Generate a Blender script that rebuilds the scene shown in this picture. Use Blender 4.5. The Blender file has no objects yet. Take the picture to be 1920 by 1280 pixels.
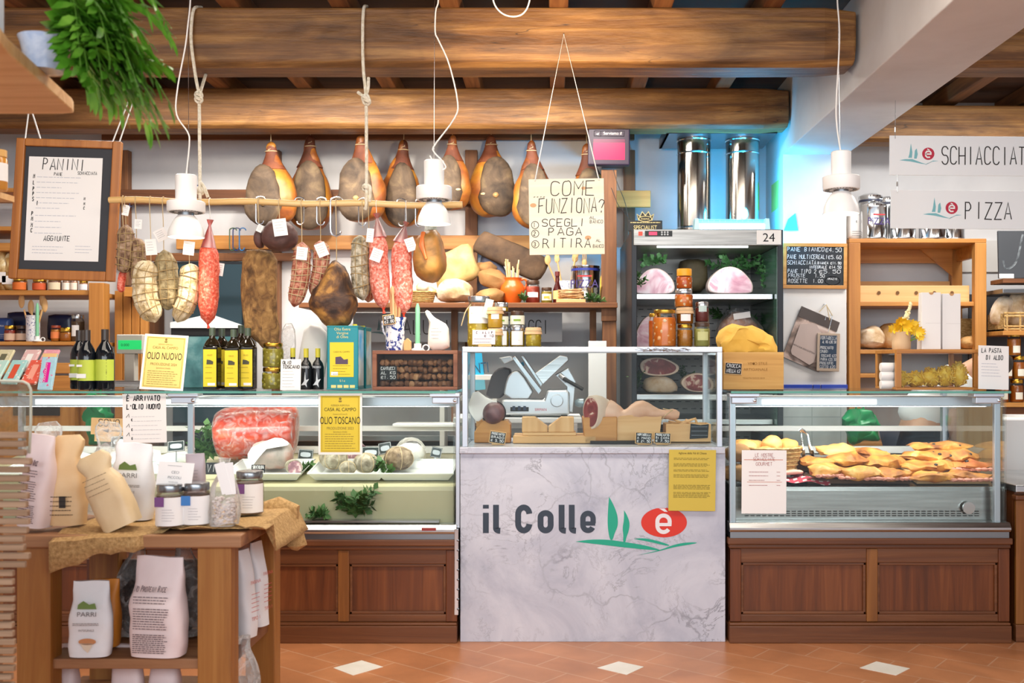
import bpy, math, random
from mathutils import Vector, Matrix, Euler, noise
R = random.Random(11)
S = bpy.context.scene
COL = S.collection
pi = math.pi
rad = math.radians
# ------------------------------------------------------------------ camera
F, VX, VY, CZ = 1900.0, 1037.0, 680.0, 1.376      # focal length in px, vanishing point, eye height
cam = bpy.data.cameras.new('camera'); camo = bpy.data.objects.new('camera', cam); COL.objects.link(camo)
camo.location = (0, -5, CZ); camo.rotation_euler = (pi/2, 0, 0)
cam.sensor_width = 36; cam.lens = 36*F/1920
cam.shift_x = -(VX-960)/1920; cam.shift_y = (VY-640)/1920
cam.clip_start = .05
cam.dof.use_dof = True; cam.dof.focus_distance = 5.6; cam.dof.aperture_fstop = 3.6
S.camera = camo
# ------------------------------------------------------------------ world, lights, exposure
W = bpy.data.worlds.new('daylight'); S.world = W; W.use_nodes = True
W.node_tree.nodes['Background'].inputs[0].default_value = (.80, .90, 1, 1)
W.node_tree.nodes['Background'].inputs[1].default_value = 1.0
S.view_settings.view_transform = 'Standard'; S.view_settings.look = 'None'
S.view_settings.exposure = 0.2; S.view_settings.gamma = 1; S.view_settings.use_curve_mapping = False
S.cycles.use_denoising = True
S.cycles.max_bounces = 8; S.cycles.transparent_max_bounces = 24; S.cycles.caustics_reflective = False; S.cycles.caustics_refractive = False
S.cycles.sample_clamp_indirect = 6
def lamp(name, kind, loc, rot, power, color, size=.3, sy=None, spot=None, blend=.6):
    l = bpy.data.lights.new(name, kind); l.energy = power; l.color = color
    if kind == 'AREA':
        l.shape = 'RECTANGLE'; l.size = size; l.size_y = sy or size
    else:
        l.shadow_soft_size = size
    if spot: l.spot_size = rad(spot); l.spot_blend = blend
    o = bpy.data.objects.new(name, l); COL.objects.link(o); o.location = loc; o.rotation_euler = rot
    return o
WARM, NEUT, COOL = (1, .80, .58), (1, .93, .84), (.86, .93, 1)
lamp('shopfront_daylight', 'AREA', (0, -6.4, 2.35), (rad(82), 0, 0), 162, (.90,.95,1), 7.5, 1.5)
lamp('added_ceiling_fill', 'AREA', (-.4, -1.6, 3.15), (rad(14), 0, 0), 82, (1, .89, .76), 5.5, .8)  # unseen area lamp added to lift the dark interior
lamp('aisle_ceiling_light', 'AREA', (-1.2, 1.15, 3.12), (rad(6), 0, 0), 95, (1, .93, .84), 3.4, .3)
lamp('right_bay_light', 'AREA', (2.9, 1.1, 3.12), (rad(6), 0, 0), 52, (1, .95, .88), 1.4, .5)
lamp('beam_spotlight', 'SPOT', (.05, -1.0, 2.45), (rad(118), 0, 0), 150, (1, .74, .46), .05, spot=70, blend=1)
lamp('added_counter_spot', 'SPOT', (-.8, -1.9, 3.1), (rad(38), 0, rad(8)), 45, (1, .86, .68), .08, spot=75, blend=.8)  # unseen spot added above the frame to light the counters
lamp('added_ham_spot', 'SPOT', (-1.5, .75, 3.0), (rad(50), 0, rad(-4)), 80, (1, .90, .76), .06, spot=130, blend=.8)  # unseen spot added to brighten the back wall around the hams
lamp('added_rack_spot', 'SPOT', (-.2, .75, 3.0), (rad(48), 0, rad(10)), 48, (1, .90, .76), .06, spot=130, blend=.8)  # second unseen spot, added to whiten the wall towards the rack

def px(x, y, d): return Vector(((x-VX)*d/F, d-5, CZ-(y-VY)*d/F))
def sc(n, d): return n*d/F

# ------------------------------------------------------------------ mesh builder
def chaikin(p, it=2):
    for _ in range(it):
        q = [p[0]]
        for a, b in zip(p, p[1:]):
            q.append((a[0]*.75+b[0]*.25, a[1]*.75+b[1]*.25)); q.append((a[0]*.25+b[0]*.75, a[1]*.25+b[1]*.75))
        q.append(p[-1]); p = q
    return p
GL = {'A':'002640|1232','B':'00062635342303|2332312000','C':'~4536160501103041','D':'00062635312000','E':'46060040|0333','F':'460600|0333',
'G':'~4536160501103041|414323','H':'0600|4640|0343','I':'2026','J':'~4641301001','K':'0600|460340','L':'060040','M':'0006234640','N':'00064046',
'O':'~26160501103041453626','P':'00062635342303','Q':'~26160501103041453626|2240','R':'00062635342303|2340','S':'~453616050413334241301001',
'T':'0646|2620','U':'~060110304146','V':'062046','W':'0610233046','X':'0640|0046','Y':'062346|2320','Z':'06460040',
'0':'~26160501103041453626','1':'152620','2':'~051636454400|0040','3':'~05163645443323|~23334241301001','4':'30360242','5':'460604|~04344341301001',
'6':'~3616050110304142331303','7':'064610','8':'~261605041333424130100102133344453626','9':'~0110304145361605041343','.':'1011',',':'1100',"'":'2624',
'?':'~051636453422|2021','-':'1333','/':'0046','e':'~4536160501103041|0333','"':'1614|3634',':':'2122|2425','È':'46060040|0333|1827','(':'~36140236'}
_tx = {}
def font_geo(s):
    if s not in _tx:
        c = bpy.data.curves.new('t', 'FONT'); c.body = s; c.size = 1; c.resolution_u = 3
        o = bpy.data.objects.new('t', c); COL.objects.link(o)
        bpy.context.view_layer.update()
        me = bpy.data.meshes.new_from_object(o.evaluated_get(bpy.context.evaluated_depsgraph_get()))
        _tx[s] = ([(v.co.x, v.co.y) for v in me.vertices], [tuple(p.vertices) for p in me.polygons])
        bpy.data.meshes.remove(me); bpy.data.objects.remove(o); bpy.data.curves.remove(c)
    return _tx[s]
class MB:
    def __init__(s): s.v = []; s.f = []; s.sm = []
    def add(s, vs, fs, smooth=False, M=None):
        b = len(s.v)
        s.v += [tuple(M @ Vector(v)) for v in vs] if M else [tuple(v) for v in vs]
        for f in fs: s.f.append(tuple(i+b for i in f)); s.sm.append(smooth)
        return s
    def box(s, x0, x1, y0, y1, z0, z1, M=None):
        return s.add([(x0,y0,z0),(x1,y0,z0),(x1,y1,z0),(x0,y1,z0),(x0,y0,z1),(x1,y0,z1),(x1,y1,z1),(x0,y1,z1)],
                     [(3,2,1,0),(4,5,6,7),(0,1,5,4),(1,2,6,5),(2,3,7,6),(3,0,4,7)], False, M)
    def lathe(s, prof, n=24, M=None, smooth=True, a0=0, a1=2*pi, cap=True, sy=1):
        full = abs(a1-a0-2*pi) < 1e-6; m = n if full else n+1; vs = []; fs = []
        for r, z in prof:
            for i in range(m):
                a = a0+(a1-a0)*i/n; vs.append((r*math.cos(a), r*math.sin(a)*sy, z))
        for j in range(len(prof)-1):
            for i in range(n):
                k = (i+1) % m; fs.append((j*m+i, j*m+k, (j+1)*m+k, (j+1)*m+i))
        if cap and full:
            if prof[0][0] > 1e-5: fs.append(tuple(range(m))[::-1])
            if prof[-1][0] > 1e-5: fs.append(tuple((len(prof)-1)*m+i for i in range(m)))
        return s.add(vs, fs, smooth, M)
    def tube(s, pts, r, n=8, sx=1, M=None, smooth=True, cap=True, fn=None):
        pts = [Vector(p) for p in pts]; k = len(pts); rs = r if isinstance(r, (list, tuple)) else [r]*k
        vs = []; fs = []; u = None
        for i, p in enumerate(pts):
            t = (pts[min(i+1, k-1)]-pts[max(i-1, 0)])
            t = t.normalized() if t.length > 1e-9 else Vector((0,0,1))
            if u is None:
                u = Vector((1,0,0)) if abs(t.x) < .9 else Vector((0,1,0))
            u = (u-t*u.dot(t)).normalized(); w = t.cross(u)
            for j in range(n):
                a = 2*pi*j/n; q = p+(u*math.cos(a)*sx+w*math.sin(a))*rs[i]
                if fn: q = fn(q)
                vs.append(q)
        for i in range(k-1):
            for j in range(n):
                l = (j+1) % n; fs.append((i*n+j, i*n+l, (i+1)*n+l, (i+1)*n+j))
        if cap: fs.append(tuple(range(n))[::-1]); fs.append(tuple((k-1)*n+j for j in range(n)))
        return s.add(vs, fs, smooth, M)
    def prism(s, poly, y0, y1, M=None, smooth=False):          # outline in x,z pushed from y0 back to y1
        n = len(poly); vs = [(x, y0, z) for x, z in poly]+[(x, y1, z) for x, z in poly]
        ar = sum(poly[i][0]*poly[(i+1) % n][1]-poly[(i+1) % n][0]*poly[i][1] for i in range(n))
        fr = tuple(range(n)); fs = [fr, tuple(range(2*n-1, n-1, -1))]+[((i+1) % n, i, n+i, n+(i+1) % n) for i in range(n)]
        if ar < 0: fs = [f[::-1] for f in fs]
        return s.add(vs, fs, smooth, M)
    def blob(s, c, rx, ry, rz, nu=16, nv=10, amp=0, fr=6, seed=0, M=None, fn=None):
        vs = [(0,0,-1)]; fs = []
        for j in range(1, nv):
            ph = -pi/2+pi*j/nv
            for i in range(nu):
                a = 2*pi*i/nu; vs.append((math.cos(a)*math.cos(ph), math.sin(a)*math.cos(ph), math.sin(ph)))
        vs.append((0,0,1)); out = []
        for v in vs:
            k = 1+(amp*noise.noise(Vector(v)*fr*.35+Vector((seed*3.1, seed, 0))) if amp else 0)
            q = Vector((v[0]*rx*k, v[1]*ry*k, v[2]*rz*k))
            if fn: q = fn(q)
            out.append(q+Vector(c))
        for i in range(nu): fs.append((0, 1+(i+1) % nu, 1+i))
        for j in range(nv-2):
            for i in range(nu):
                a = 1+j*nu; k = (i+1) % nu; fs.append((a+i, a+k, a+nu+k, a+nu+i))
        t = len(vs)-1; a = 1+(nv-2)*nu
        for i in range(nu): fs.append((a+i, a+(i+1) % nu, t))
        return s.add(out, fs, True, M)
    def ribbon(s, pts, w, y=0, M=None):                        # flat stroke in the x,z plane facing -y
        n = len(pts); closed = n > 2 and abs(pts[0][0]-pts[-1][0])+abs(pts[0][1]-pts[-1][1]) < 1e-6
        L = []
        for i in range(n):
            p = Vector(pts[i]); a = Vector(pts[i-1] if i else (pts[-2] if closed else pts[0])); b = Vector(pts[i+1] if i < n-1 else (pts[1] if closed else pts[-1]))
            d1 = (p-a); d2 = (b-p); d1 = d1.normalized() if d1.length > 1e-9 else d2.normalized(); d2 = d2.normalized() if d2.length > 1e-9 else d1
            nn = Vector((-d1.y-d2.y, d1.x+d2.x)); nn = nn.normalized() if nn.length > 1e-6 else Vector((-d1.y, d1.x))
            k = min(1.8, 1/max(.3, nn.dot(Vector((-d1.y, d1.x))))); L.append((p+nn*w/2*k, p-nn*w/2*k))
        vs = []; fs = []
        for a, b in L: vs += [(a.x, y, a.y), (b.x, y, b.y)]
        for i in range(n-1): fs.append((2*i, 2*i+1, 2*i+3, 2*i+2))
        return s.add(vs, fs, False, M)
    def hand(s, t, x0, x1, z, h, th, y=-.0012, jit=.03, slant=.06, M=None):   # hand lettering that fills x0..x1
        u = (x1-x0)/max(1, len(t)-.25); cw = u*.72
        for i, ch in enumerate(t):
            g = GL.get(ch) or GL.get(ch.upper())
            if not g: continue
            k = 1 if ch.isupper() or ch.isdigit() else .86
            dz = R.uniform(-jit, jit)*h
            for st in g.split('|'):
                sm = st[0] == '~'; st = st.lstrip('~')
                p = [((int(st[j])/4+R.uniform(-jit, jit))*cw, int(st[j+1])/6*h*k+R.uniform(-jit, jit)*h+dz) for j in range(0, len(st), 2)]
                if sm: p = chaikin(p)
                s.ribbon([(x0+u*i+a+b*slant, z+b) for a, b in p], th, y, M)
        return s
    def text(s, t, x, z, size, sx=1, al='C', y=-.0012, M=None, rot=0):
        vs, fs = font_geo(t)
        if not vs: return s
        a = min(v[0] for v in vs); b = max(v[0] for v in vs)
        o = {'C':(a+b)/2, 'L':a, 'R':b}[al]; c, q = math.cos(rot), math.sin(rot); out = []
        for vx_, vy_ in vs:
            e, g = (vx_-o)*size*sx, vy_*size; out.append((x+e*c-g*q, y, z+e*q+g*c))
        return s.add(out, fs, False, M)
    def lines(s, x0, x1, z0, z1, n, th, y=-.0012, ragged=.3, M=None):         # small print too fine to read
        for i in range(n):
            z = z1+(z0-z1)*i/max(1, n-1); x = x0; e = x1-(x1-x0)*R.random()*ragged
            while x < e:
                w = min(e-x, (x1-x0)*R.uniform(.04, .13)); s.add([(x,y,z),(x+w,y,z),(x+w,y,z+th),(x,y,z+th)], [(0,1,2,3)], False, M); x += w+(x1-x0)*.018
        return s
    def rect(s, x0, x1, z0, z1, y=-.0008, M=None):
        return s.add([(x0,y,z0),(x1,y,z0),(x1,y,z1),(x0,y,z1)], [(0,1,2,3)], False, M)
    def poly(s, pts, y=-.0012, M=None):
        ar = sum(pts[i][0]*pts[(i+1) % len(pts)][1]-pts[(i+1) % len(pts)][0]*pts[i][1] for i in range(len(pts)))
        f = tuple(range(len(pts)))
        return s.add([(a, y, b) for a, b in pts], [f if ar > 0 else f[::-1]], False, M)
    def disc(s, x, z, r, y=-.0012, n=20, sx=1): return s.poly([(x+r*sx*math.cos(2*pi*i/n), z+r*math.sin(2*pi*i/n)) for i in range(n)], y)
def obj(name, mb, m, parent=None, bev=0, loc=None, rot=None, ang=40):
    me = bpy.data.meshes.new(name); me.from_pydata(mb.v, [], mb.f)
    me.polygons.foreach_set('use_smooth', mb.sm)
    me.validate()
    if any(mb.sm): me.set_sharp_from_angle(angle=rad(ang))
    o = bpy.data.objects.new(name, me); COL.objects.link(o)
    if m: me.materials.append(m)
    if parent: o.parent = parent
    if loc is not None: o.location = loc
    if rot is not None: o.rotation_euler = rot
    if bev:
        b = o.modifiers.new('b', 'BEVEL'); b.width = bev; b.segments = 2; b.limit_method = 'ANGLE'; b.angle_limit = rad(40); b.use_clamp_overlap = True
    return o
def tag(o, label, cat, group=None, kind=None):
    if label: o['label'] = label
    if cat: o['category'] = cat
    if group: o['group'] = group
    if kind: o['kind'] = kind
    return o
def T(name, label, cat, loc, rot=(0,0,0), group=None):          # a thing: an Empty that parents its parts
    o = bpy.data.objects.new(name, None); COL.objects.link(o); o.empty_display_size = .05
    o.location = loc; o.rotation_euler = rot if isinstance(rot, (tuple, list)) else (0,0,rot)
    return tag(o, label, cat, group)
def one(name, mb, m, label, cat, loc=(0,0,0), rot=(0,0,0), group=None, bev=0, kind=None):
    return tag(obj(name, mb, m, None, bev, loc, rot if isinstance(rot, (tuple, list)) else (0,0,rot)), label, cat, group, kind)
def struct(name, mb, m, bev=0): return tag(obj(name, mb, m, None, bev), None, None, None, 'structure')
def dup(root, loc, rot=None, label=None, group=None, s=None):
    r = root.copy(); COL.objects.link(r); r.location = loc
    if rot is not None: r.rotation_euler = rot if isinstance(rot, (tuple, list)) else (0,0,rot)
    if s: r.scale = s if isinstance(s, (tuple, list)) else (s,s,s)
    if label: r['label'] = label
    if group: r['group'] = group
    for ch in list(root.children):
        c = ch.copy(); COL.objects.link(c); c.parent = r
        for g in list(ch.children):
            d = g.copy(); COL.objects.link(d); d.parent = c
    return r
def recolor(root, part, m):                                     # give one copy's part its own material
    for ch in root.children:
        if ch.name.split('.')[0] == part:
            ch.data = ch.data.copy(); ch.data.materials[0] = m
            return ch
RM = lambda a, ax: Matrix.Rotation(a, 4, ax)
TM = lambda *p: Matrix.Translation(Vector(p))
# ------------------------------------------------------------------ materials
def lin(h):
    h = h.lstrip('#'); c = [int(h[i:i+2], 16)/255 for i in (0, 2, 4)]
    return tuple(x/12.92 if x <= .04045 else ((x+.055)/1.055)**2.4 for x in c)+(1,)
_m = {}
def new(name):
    m = bpy.data.materials.new(name); m.use_nodes = True; n = m.node_tree; return m, n, n.nodes['Principled BSDF']
def plain(h, rough=.6, metal=0, emit=0, spec=None, name=None):
    k = (h, rough, metal, emit)
    if k in _m: return _m[k]
    m, n, b = new(name or 'flat_'+h.strip('#')); b.inputs['Base Color'].default_value = lin(h); b.inputs['Roughness'].default_value = rough; b.inputs['Metallic'].default_value = metal
    if emit: b.inputs['Emission Color'].default_value = lin(h); b.inputs['Emission Strength'].default_value = emit
    _m[k] = m; return m
def ramp(n, fac, cols):
    r = n.nodes.new('ShaderNodeValToRGB'); e = r.color_ramp.elements
    cols = [c if isinstance(c, tuple) else (.3+.4*i/max(1, len(cols)-1), c) for i, c in enumerate(cols)]
    while len(e) < len(cols): e.new(.5)
    for i, (p, h) in enumerate(cols): e[i].position = p; e[i].color = lin(h)
    n.links.new(fac, r.inputs[0]); return r.outputs[0]
def coords(n, scale, rot=(0,0,0), rnd=True):
    t = n.nodes.new('ShaderNodeTexCoord'); mp = n.nodes.new('ShaderNodeMapping'); mp.inputs['Scale'].default_value = scale; mp.inputs['Rotation'].default_value = rot
    v = t.outputs['Object']
    if rnd:
        oi = n.nodes.new('ShaderNodeObjectInfo'); ml = n.nodes.new('ShaderNodeVectorMath'); ml.operation = 'MULTIPLY_ADD'
        cb = n.nodes.new('ShaderNodeCombineXYZ')
        for i in range(3): n.links.new(oi.outputs['Random'], cb.inputs[i])
        n.links.new(cb.outputs[0], ml.inputs[0]); ml.inputs[1].default_value = (7, 11, 5); n.links.new(v, ml.inputs[2]); v = ml.outputs[0]
    n.links.new(v, mp.inputs['Vector']); return mp.outputs[0]
def nz(n, vec, scale, detail=4, dist=0, rough=.55):
    t = n.nodes.new('ShaderNodeTexNoise'); t.inputs['Scale'].default_value = scale; t.inputs['Detail'].default_value = detail; t.inputs['Distortion'].default_value = dist; t.inputs['Roughness'].default_value = rough
    n.links.new(vec, t.inputs['Vector']); return t.outputs['Fac']
def bump(n, b, h, s, d=.01):
    k = n.nodes.new('ShaderNodeBump'); k.inputs['Strength'].default_value = s; k.inputs['Distance'].default_value = d
    n.links.new(h, k.inputs['Height']); n.links.new(k.outputs[0], b.inputs['Normal'])
def mot(name, cols, scale=8, rough=.6, bmp=0, detail=5, dist=.3, stretch=(1,1,1), metal=0, bs=None, coat=0):   # mottled surface
    if name in _m: return _m[name]
    m, n, b = new(name); v = coords(n, stretch); f = nz(n, v, scale, detail, dist)
    n.links.new(ramp(n, f, cols), b.inputs['Base Color']); b.inputs['Roughness'].default_value = rough; b.inputs['Metallic'].default_value = metal
    if coat: b.inputs['Coat Weight'].default_value = coat; b.inputs['Coat Roughness'].default_value = .15
    if bmp: bump(n, b, nz(n, v, bs or scale*2.5, 6), bmp)
    _m[name] = m; return m
def wood(name, dark, mid, light, ax='X', rough=.5, across=14, bmp=.12):
    if name in _m: return _m[name]
    m, n, b = new(name); s = {'X':(.7,across,across), 'Y':(across,.7,across), 'Z':(across,across,.7)}[ax]
    v = coords(n, s); f = nz(n, v, 1.0, 7, 1.2, .6)
    n.links.new(ramp(n, f, [(.25, dark), (.5, mid), (.75, light)]), b.inputs['Base Color']); b.inputs['Roughness'].default_value = rough
    bump(n, b, f, bmp); _m[name] = m; return m
def glassy(name, tint='#ffffff', refl=.9, rough=.0, ior=1.45, floor=.0, nb=0):   # thin clear sheet: see-through plus a mirror share by angle
    if name in _m: return _m[name]
    m = bpy.data.materials.new(name); m.use_nodes = True; n = m.node_tree; n.nodes.clear()
    o = n.nodes.new('ShaderNodeOutputMaterial'); mx = n.nodes.new('ShaderNodeMixShader'); tr = n.nodes.new('ShaderNodeBsdfTransparent'); gl = n.nodes.new('ShaderNodeBsdfGlossy')
    fr = n.nodes.new('ShaderNodeFresnel'); fr.inputs[0].default_value = ior
    tr.inputs[0].default_value = lin(tint); gl.inputs['Roughness'].default_value = rough
    mu = n.nodes.new('ShaderNodeMath'); mu.operation = 'MULTIPLY_ADD'; mu.inputs[1].default_value = refl; mu.inputs[2].default_value = floor; mu.use_clamp = True
    n.links.new(fr.outputs[0], mu.inputs[0]); n.links.new(mu.outputs[0], mx.inputs[0]); n.links.new(tr.outputs[0], mx.inputs[1]); n.links.new(gl.outputs[0], mx.inputs[2]); n.links.new(mx.outputs[0], o.inputs[0])
    if nb:
        v = coords(n, (1,1,1)); k = n.nodes.new('ShaderNodeBump'); k.inputs['Strength'].default_value = nb; k.inputs['Distance'].default_value = .02
        n.links.new(nz(n, v, 22, 5, 1.5), k.inputs['Height']); n.links.new(k.outputs[0], gl.inputs['Normal']); n.links.new(k.outputs[0], fr.inputs['Normal'])
    _m[name] = m; return m
def marble():
    m, n, b = new('white_marble'); v = coords(n, (1,1,1), rnd=False)
    f1 = nz(n, v, 4.5, 10, .9, .68); f2 = nz(n, v, 1.6, 10, .7, .62)
    vein = []
    for f, w in ((f1, .016), (f2, .008)):
        a = n.nodes.new('ShaderNodeMath'); a.operation = 'SUBTRACT'; n.links.new(f, a.inputs[0]); a.inputs[1].default_value = .5
        c = n.nodes.new('ShaderNodeMath'); c.operation = 'ABSOLUTE'; n.links.new(a.outputs[0], c.inputs[0])
        q = n.nodes.new('ShaderNodeMapRange'); q.inputs[1].default_value = 0; q.inputs[2].default_value = w; q.inputs[3].default_value = 1; q.inputs[4].default_value = 0; n.links.new(c.outputs[0], q.inputs[0]); vein.append(q.outputs[0])
    base = ramp(n, nz(n, v, 2.2, 8, .8, .65), [(.3, '#a9aebf'), (.5, '#c3c7d4'), (.7, '#d5d8e2')])
    vo = n.nodes.new('ShaderNodeTexVoronoi'); vo.feature = 'DISTANCE_TO_EDGE'; vo.inputs['Scale'].default_value = 2.1
    dn = n.nodes.new('ShaderNodeTexNoise'); dn.inputs['Scale'].default_value = 3.5; dn.inputs['Detail'].default_value = 8; n.links.new(v, dn.inputs['Vector'])
    dv = n.nodes.new('ShaderNodeVectorMath'); dv.operation = 'MULTIPLY_ADD'; n.links.new(dn.outputs['Color'], dv.inputs[0]); dv.inputs[1].default_value = (.35,.35,.35); n.links.new(v, dv.inputs[2]); n.links.new(dv.outputs[0], vo.inputs['Vector'])
    vq = n.nodes.new('ShaderNodeMapRange'); vq.inputs[2].default_value = .014; vq.inputs[3].default_value = 1; vq.inputs[4].default_value = 0; n.links.new(vo.outputs['Distance'], vq.inputs[0]); vein[1] = vq.outputs[0]
    mx = n.nodes.new('ShaderNodeMath'); mx.operation = 'MAXIMUM'; n.links.new(vein[0], mx.inputs[0]); n.links.new(vein[1], mx.inputs[1])
    ms = n.nodes.new('ShaderNodeMath'); ms.operation = 'MULTIPLY'; n.links.new(mx.outputs[0], ms.inputs[0])
    pt = n.nodes.new('ShaderNodeMapRange'); pt.inputs[1].default_value = .42; pt.inputs[2].default_value = .68; pt.inputs[3].default_value = 0; pt.inputs[4].default_value = .8
    n.links.new(nz(n, v, 2.5, 4), pt.inputs[0]); n.links.new(pt.outputs[0], ms.inputs[1])
    c = n.nodes.new('ShaderNodeMixRGB'); n.links.new(ms.outputs[0], c.inputs[0]); n.links.new(base, c.inputs[1]); c.inputs[2].default_value = lin('#5f606c')
    n.links.new(c.outputs[0], b.inputs['Base Color']); b.inputs['Roughness'].default_value = .22; return m
def tiles(name, c1, c2, grout, sx, sy, rot=0, rough=.4, plane='XY', mortar=.02, off=.5):
    m, n, b = new(name); t = n.nodes.new('ShaderNodeTexCoord'); mp = n.nodes.new('ShaderNodeMapping'); mp.inputs['Rotation'].default_value = (pi/2 if plane == 'XZ' else 0, 0, rot)
    n.links.new(t.outputs['Object'], mp.inputs[0]); br = n.nodes.new('ShaderNodeTexBrick'); n.links.new(mp.outputs[0], br.inputs['Vector'])
    br.offset = off; br.inputs['Scale'].default_value = 1; br.inputs['Brick Width'].default_value = sx; br.inputs['Row Height'].default_value = sy; br.inputs['Mortar Size'].default_value = mortar*sy; br.inputs['Mortar Smooth'].default_value = .3
    br.inputs['Color1'].default_value = lin(c1); br.inputs['Color2'].default_value = lin(c2); br.inputs['Mortar'].default_value = lin(grout)
    h = n.nodes.new('ShaderNodeMixRGB'); h.blend_type = 'MULTIPLY'; h.inputs[0].default_value = .5; n.links.new(br.outputs[0], h.inputs[1])
    n.links.new(ramp(n, nz(n, mp.outputs[0], 3, 6, .5), ['#a8a29c', '#ffffff']), h.inputs[2]); n.links.new(h.outputs[0], b.inputs['Base Color']); b.inputs['Roughness'].default_value = rough
    bump(n, b, br.outputs['Fac'], -.2, .003); return m
def oldwood():
    m, n, b = new('aged_beam_wood'); v = coords(n, (.8,14,14), rnd=True); f = nz(n, v, 1.0, 9, 1.0, .65)
    base = ramp(n, f, [(.28, '#4a2d13'), (.48, '#80562b'), (.7, '#b0834a')])
    vc = coords(n, (.45,10,10)); cf = nz(n, vc, 1.0, 3, .4); q = n.nodes.new('ShaderNodeMath'); q.operation = 'SUBTRACT'; n.links.new(cf, q.inputs[0]); q.inputs[1].default_value = .5
    ab = n.nodes.new('ShaderNodeMath'); ab.operation = 'ABSOLUTE'; n.links.new(q.outputs[0], ab.inputs[0]); mr = n.nodes.new('ShaderNodeMapRange'); mr.inputs[2].default_value = .006; mr.inputs[3].default_value = .85; mr.inputs[4].default_value = 0; n.links.new(ab.outputs[0], mr.inputs[0])
    pk = n.nodes.new('ShaderNodeMapRange'); pk.inputs[1].default_value = .48; pk.inputs[2].default_value = .6; n.links.new(nz(n, coords(n, (1,1,1)), 1.3, 3), pk.inputs[0]); ml = n.nodes.new('ShaderNodeMath'); ml.operation = 'MULTIPLY'; n.links.new(mr.outputs[0], ml.inputs[0]); n.links.new(pk.outputs[0], ml.inputs[1])
    mx = n.nodes.new('ShaderNodeMixRGB'); n.links.new(ml.outputs[0], mx.inputs[0]); n.links.new(base, mx.inputs[1]); mx.inputs[2].default_value = lin('#24140a')
    bl = n.nodes.new('ShaderNodeMixRGB'); bl.blend_type = 'MULTIPLY'; bl.inputs[0].default_value = .55; n.links.new(mx.outputs[0], bl.inputs[1]); n.links.new(ramp(n, nz(n, coords(n, (1,2.5,2.5)), 2.4, 6, .6), [(.35, '#7a6a58'), (.62, '#ffffff')]), bl.inputs[2]); n.links.new(bl.outputs[0], b.inputs['Base Color']); b.inputs['Roughness'].default_value = .55
    ad = n.nodes.new('ShaderNodeMath'); n.links.new(f, ad.inputs[0]); n.links.new(nz(n, coords(n, (6,22,22)), 1.2, 5), ad.inputs[1]); bump(n, b, ad.outputs[0], .45, .012); return m
OLDWOOD = oldwood()
JOIST = wood('joist_wood', '#4a2b16', '#7a4c28', '#96683c', 'Y', .7, 10)
PLANK = wood('ceiling_plank_wood', '#3a2416', '#59381f', '#6b4628', 'X', .8, 6)
PINE = wood('honey_pine', '#a1642a', '#c0833f', '#d39a55', 'X', .45)
PINEZ = wood('honey_pine_upright', '#9a5f28', '#ba7d3b', '#cf9550', 'Z', .45)
RACKX = wood('rack_rail_wood', '#54301a', '#774826', '#935f34', 'X', .6)
RACKZ = wood('rack_post_wood', '#553420', '#7c5030', '#94643c', 'Z', .6)
TABLEX = wood('table_top_wood', '#6f4a30', '#946745', '#ac7f58', 'X', .55)
TABLEZ = wood('table_leg_wood', '#7a471d', '#9a6329', '#b17d3e', 'Z', .5)
TABLEY = wood('table_rail_wood', '#5c3620', '#774a2b', '#8e603c', 'Y', .55)
CASEX = wood('cabinet_wood_rail', '#512c17', '#6b3f22', '#825231', 'X', .4)
CASEZ = wood('cabinet_wood_panel', '#45210f', '#693719', '#874e28', 'Z', .38)
CASEO = wood('cabinet_wood_stile', '#5d3517', '#7d4c20', '#94602c', 'Z', .4)
LIGHTW = wood('pale_wood', '#c9955a', '#ddb077', '#e9c590', 'X', .5)
LIGHTZ = wood('pale_wood_upright', '#c79257', '#dbac72', '#e8c28c', 'Z', .5)
BOARDW = wood('pine_board_sign', '#f3e6c4', '#fbf1d6', '#fff9e8', 'X', .6, 8, .03)
FRAMEW = wood('picture_frame_wood', '#8f5320', '#ac6a2c', '#bd7b3b', 'Z', .4)
BAMBOO = wood('bamboo', '#c99a57', '#dfb877', '#ecd09a', 'X', .4, 20)
PLASTER = mot('white_plaster', ['#cfcac6', '#d8d4d1', '#dedbd8'], 2.5, .9, .05)
WALLP = mot('grey_white_wall', ['#cbccd0', '#d6d7da', '#dfdfe2'], 1.6, .9, .04)
MARB = marble()
STEEL = mot('brushed_steel', ['#a9abad', '#bfc1c3', '#d0d2d3'], 4, .28, 0, 4, 0, (1,1,40), 1)
CHROME = plain('#d5d7d9', .12, 1, name='chrome')
DSTEEL = plain('#8c9094', .35, 1, name='satin_steel')
ALU = plain('#c3c9d2', .35, .6, name='pale_aluminium')
WHITE = plain('#f1f0ee', .4, name='white_enamel')
PAPER = plain('#f2f0ee', .8, name='white_paper')
CARD = plain('#f2f5f6', .6, name='white_sign_panel')
INK = plain('#16161a', .8, name='black_ink'); GREYINK = plain('#8d8f96', .8, name='faint_ink'); PENCIL = plain('#2e2a28', .8, name='pen_ink')
CHALK = plain('#e9e9ea', .9, name='white_chalk'); SLATE = plain('#27292d', .8, name='slate_black')
BLACK = plain('#161618', .45, name='black_plastic'); DARK = plain('#2b2522', .7, name='dark_shadow_brown')
GLASS = glassy('case_glass', '#fafdfc', .45); GEDGE = plain('#5fa394', .15, name='green_glass_edge')
JARG = glassy('jar_glass', '#fbfcfa', .7, .02, 1.4)
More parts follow.
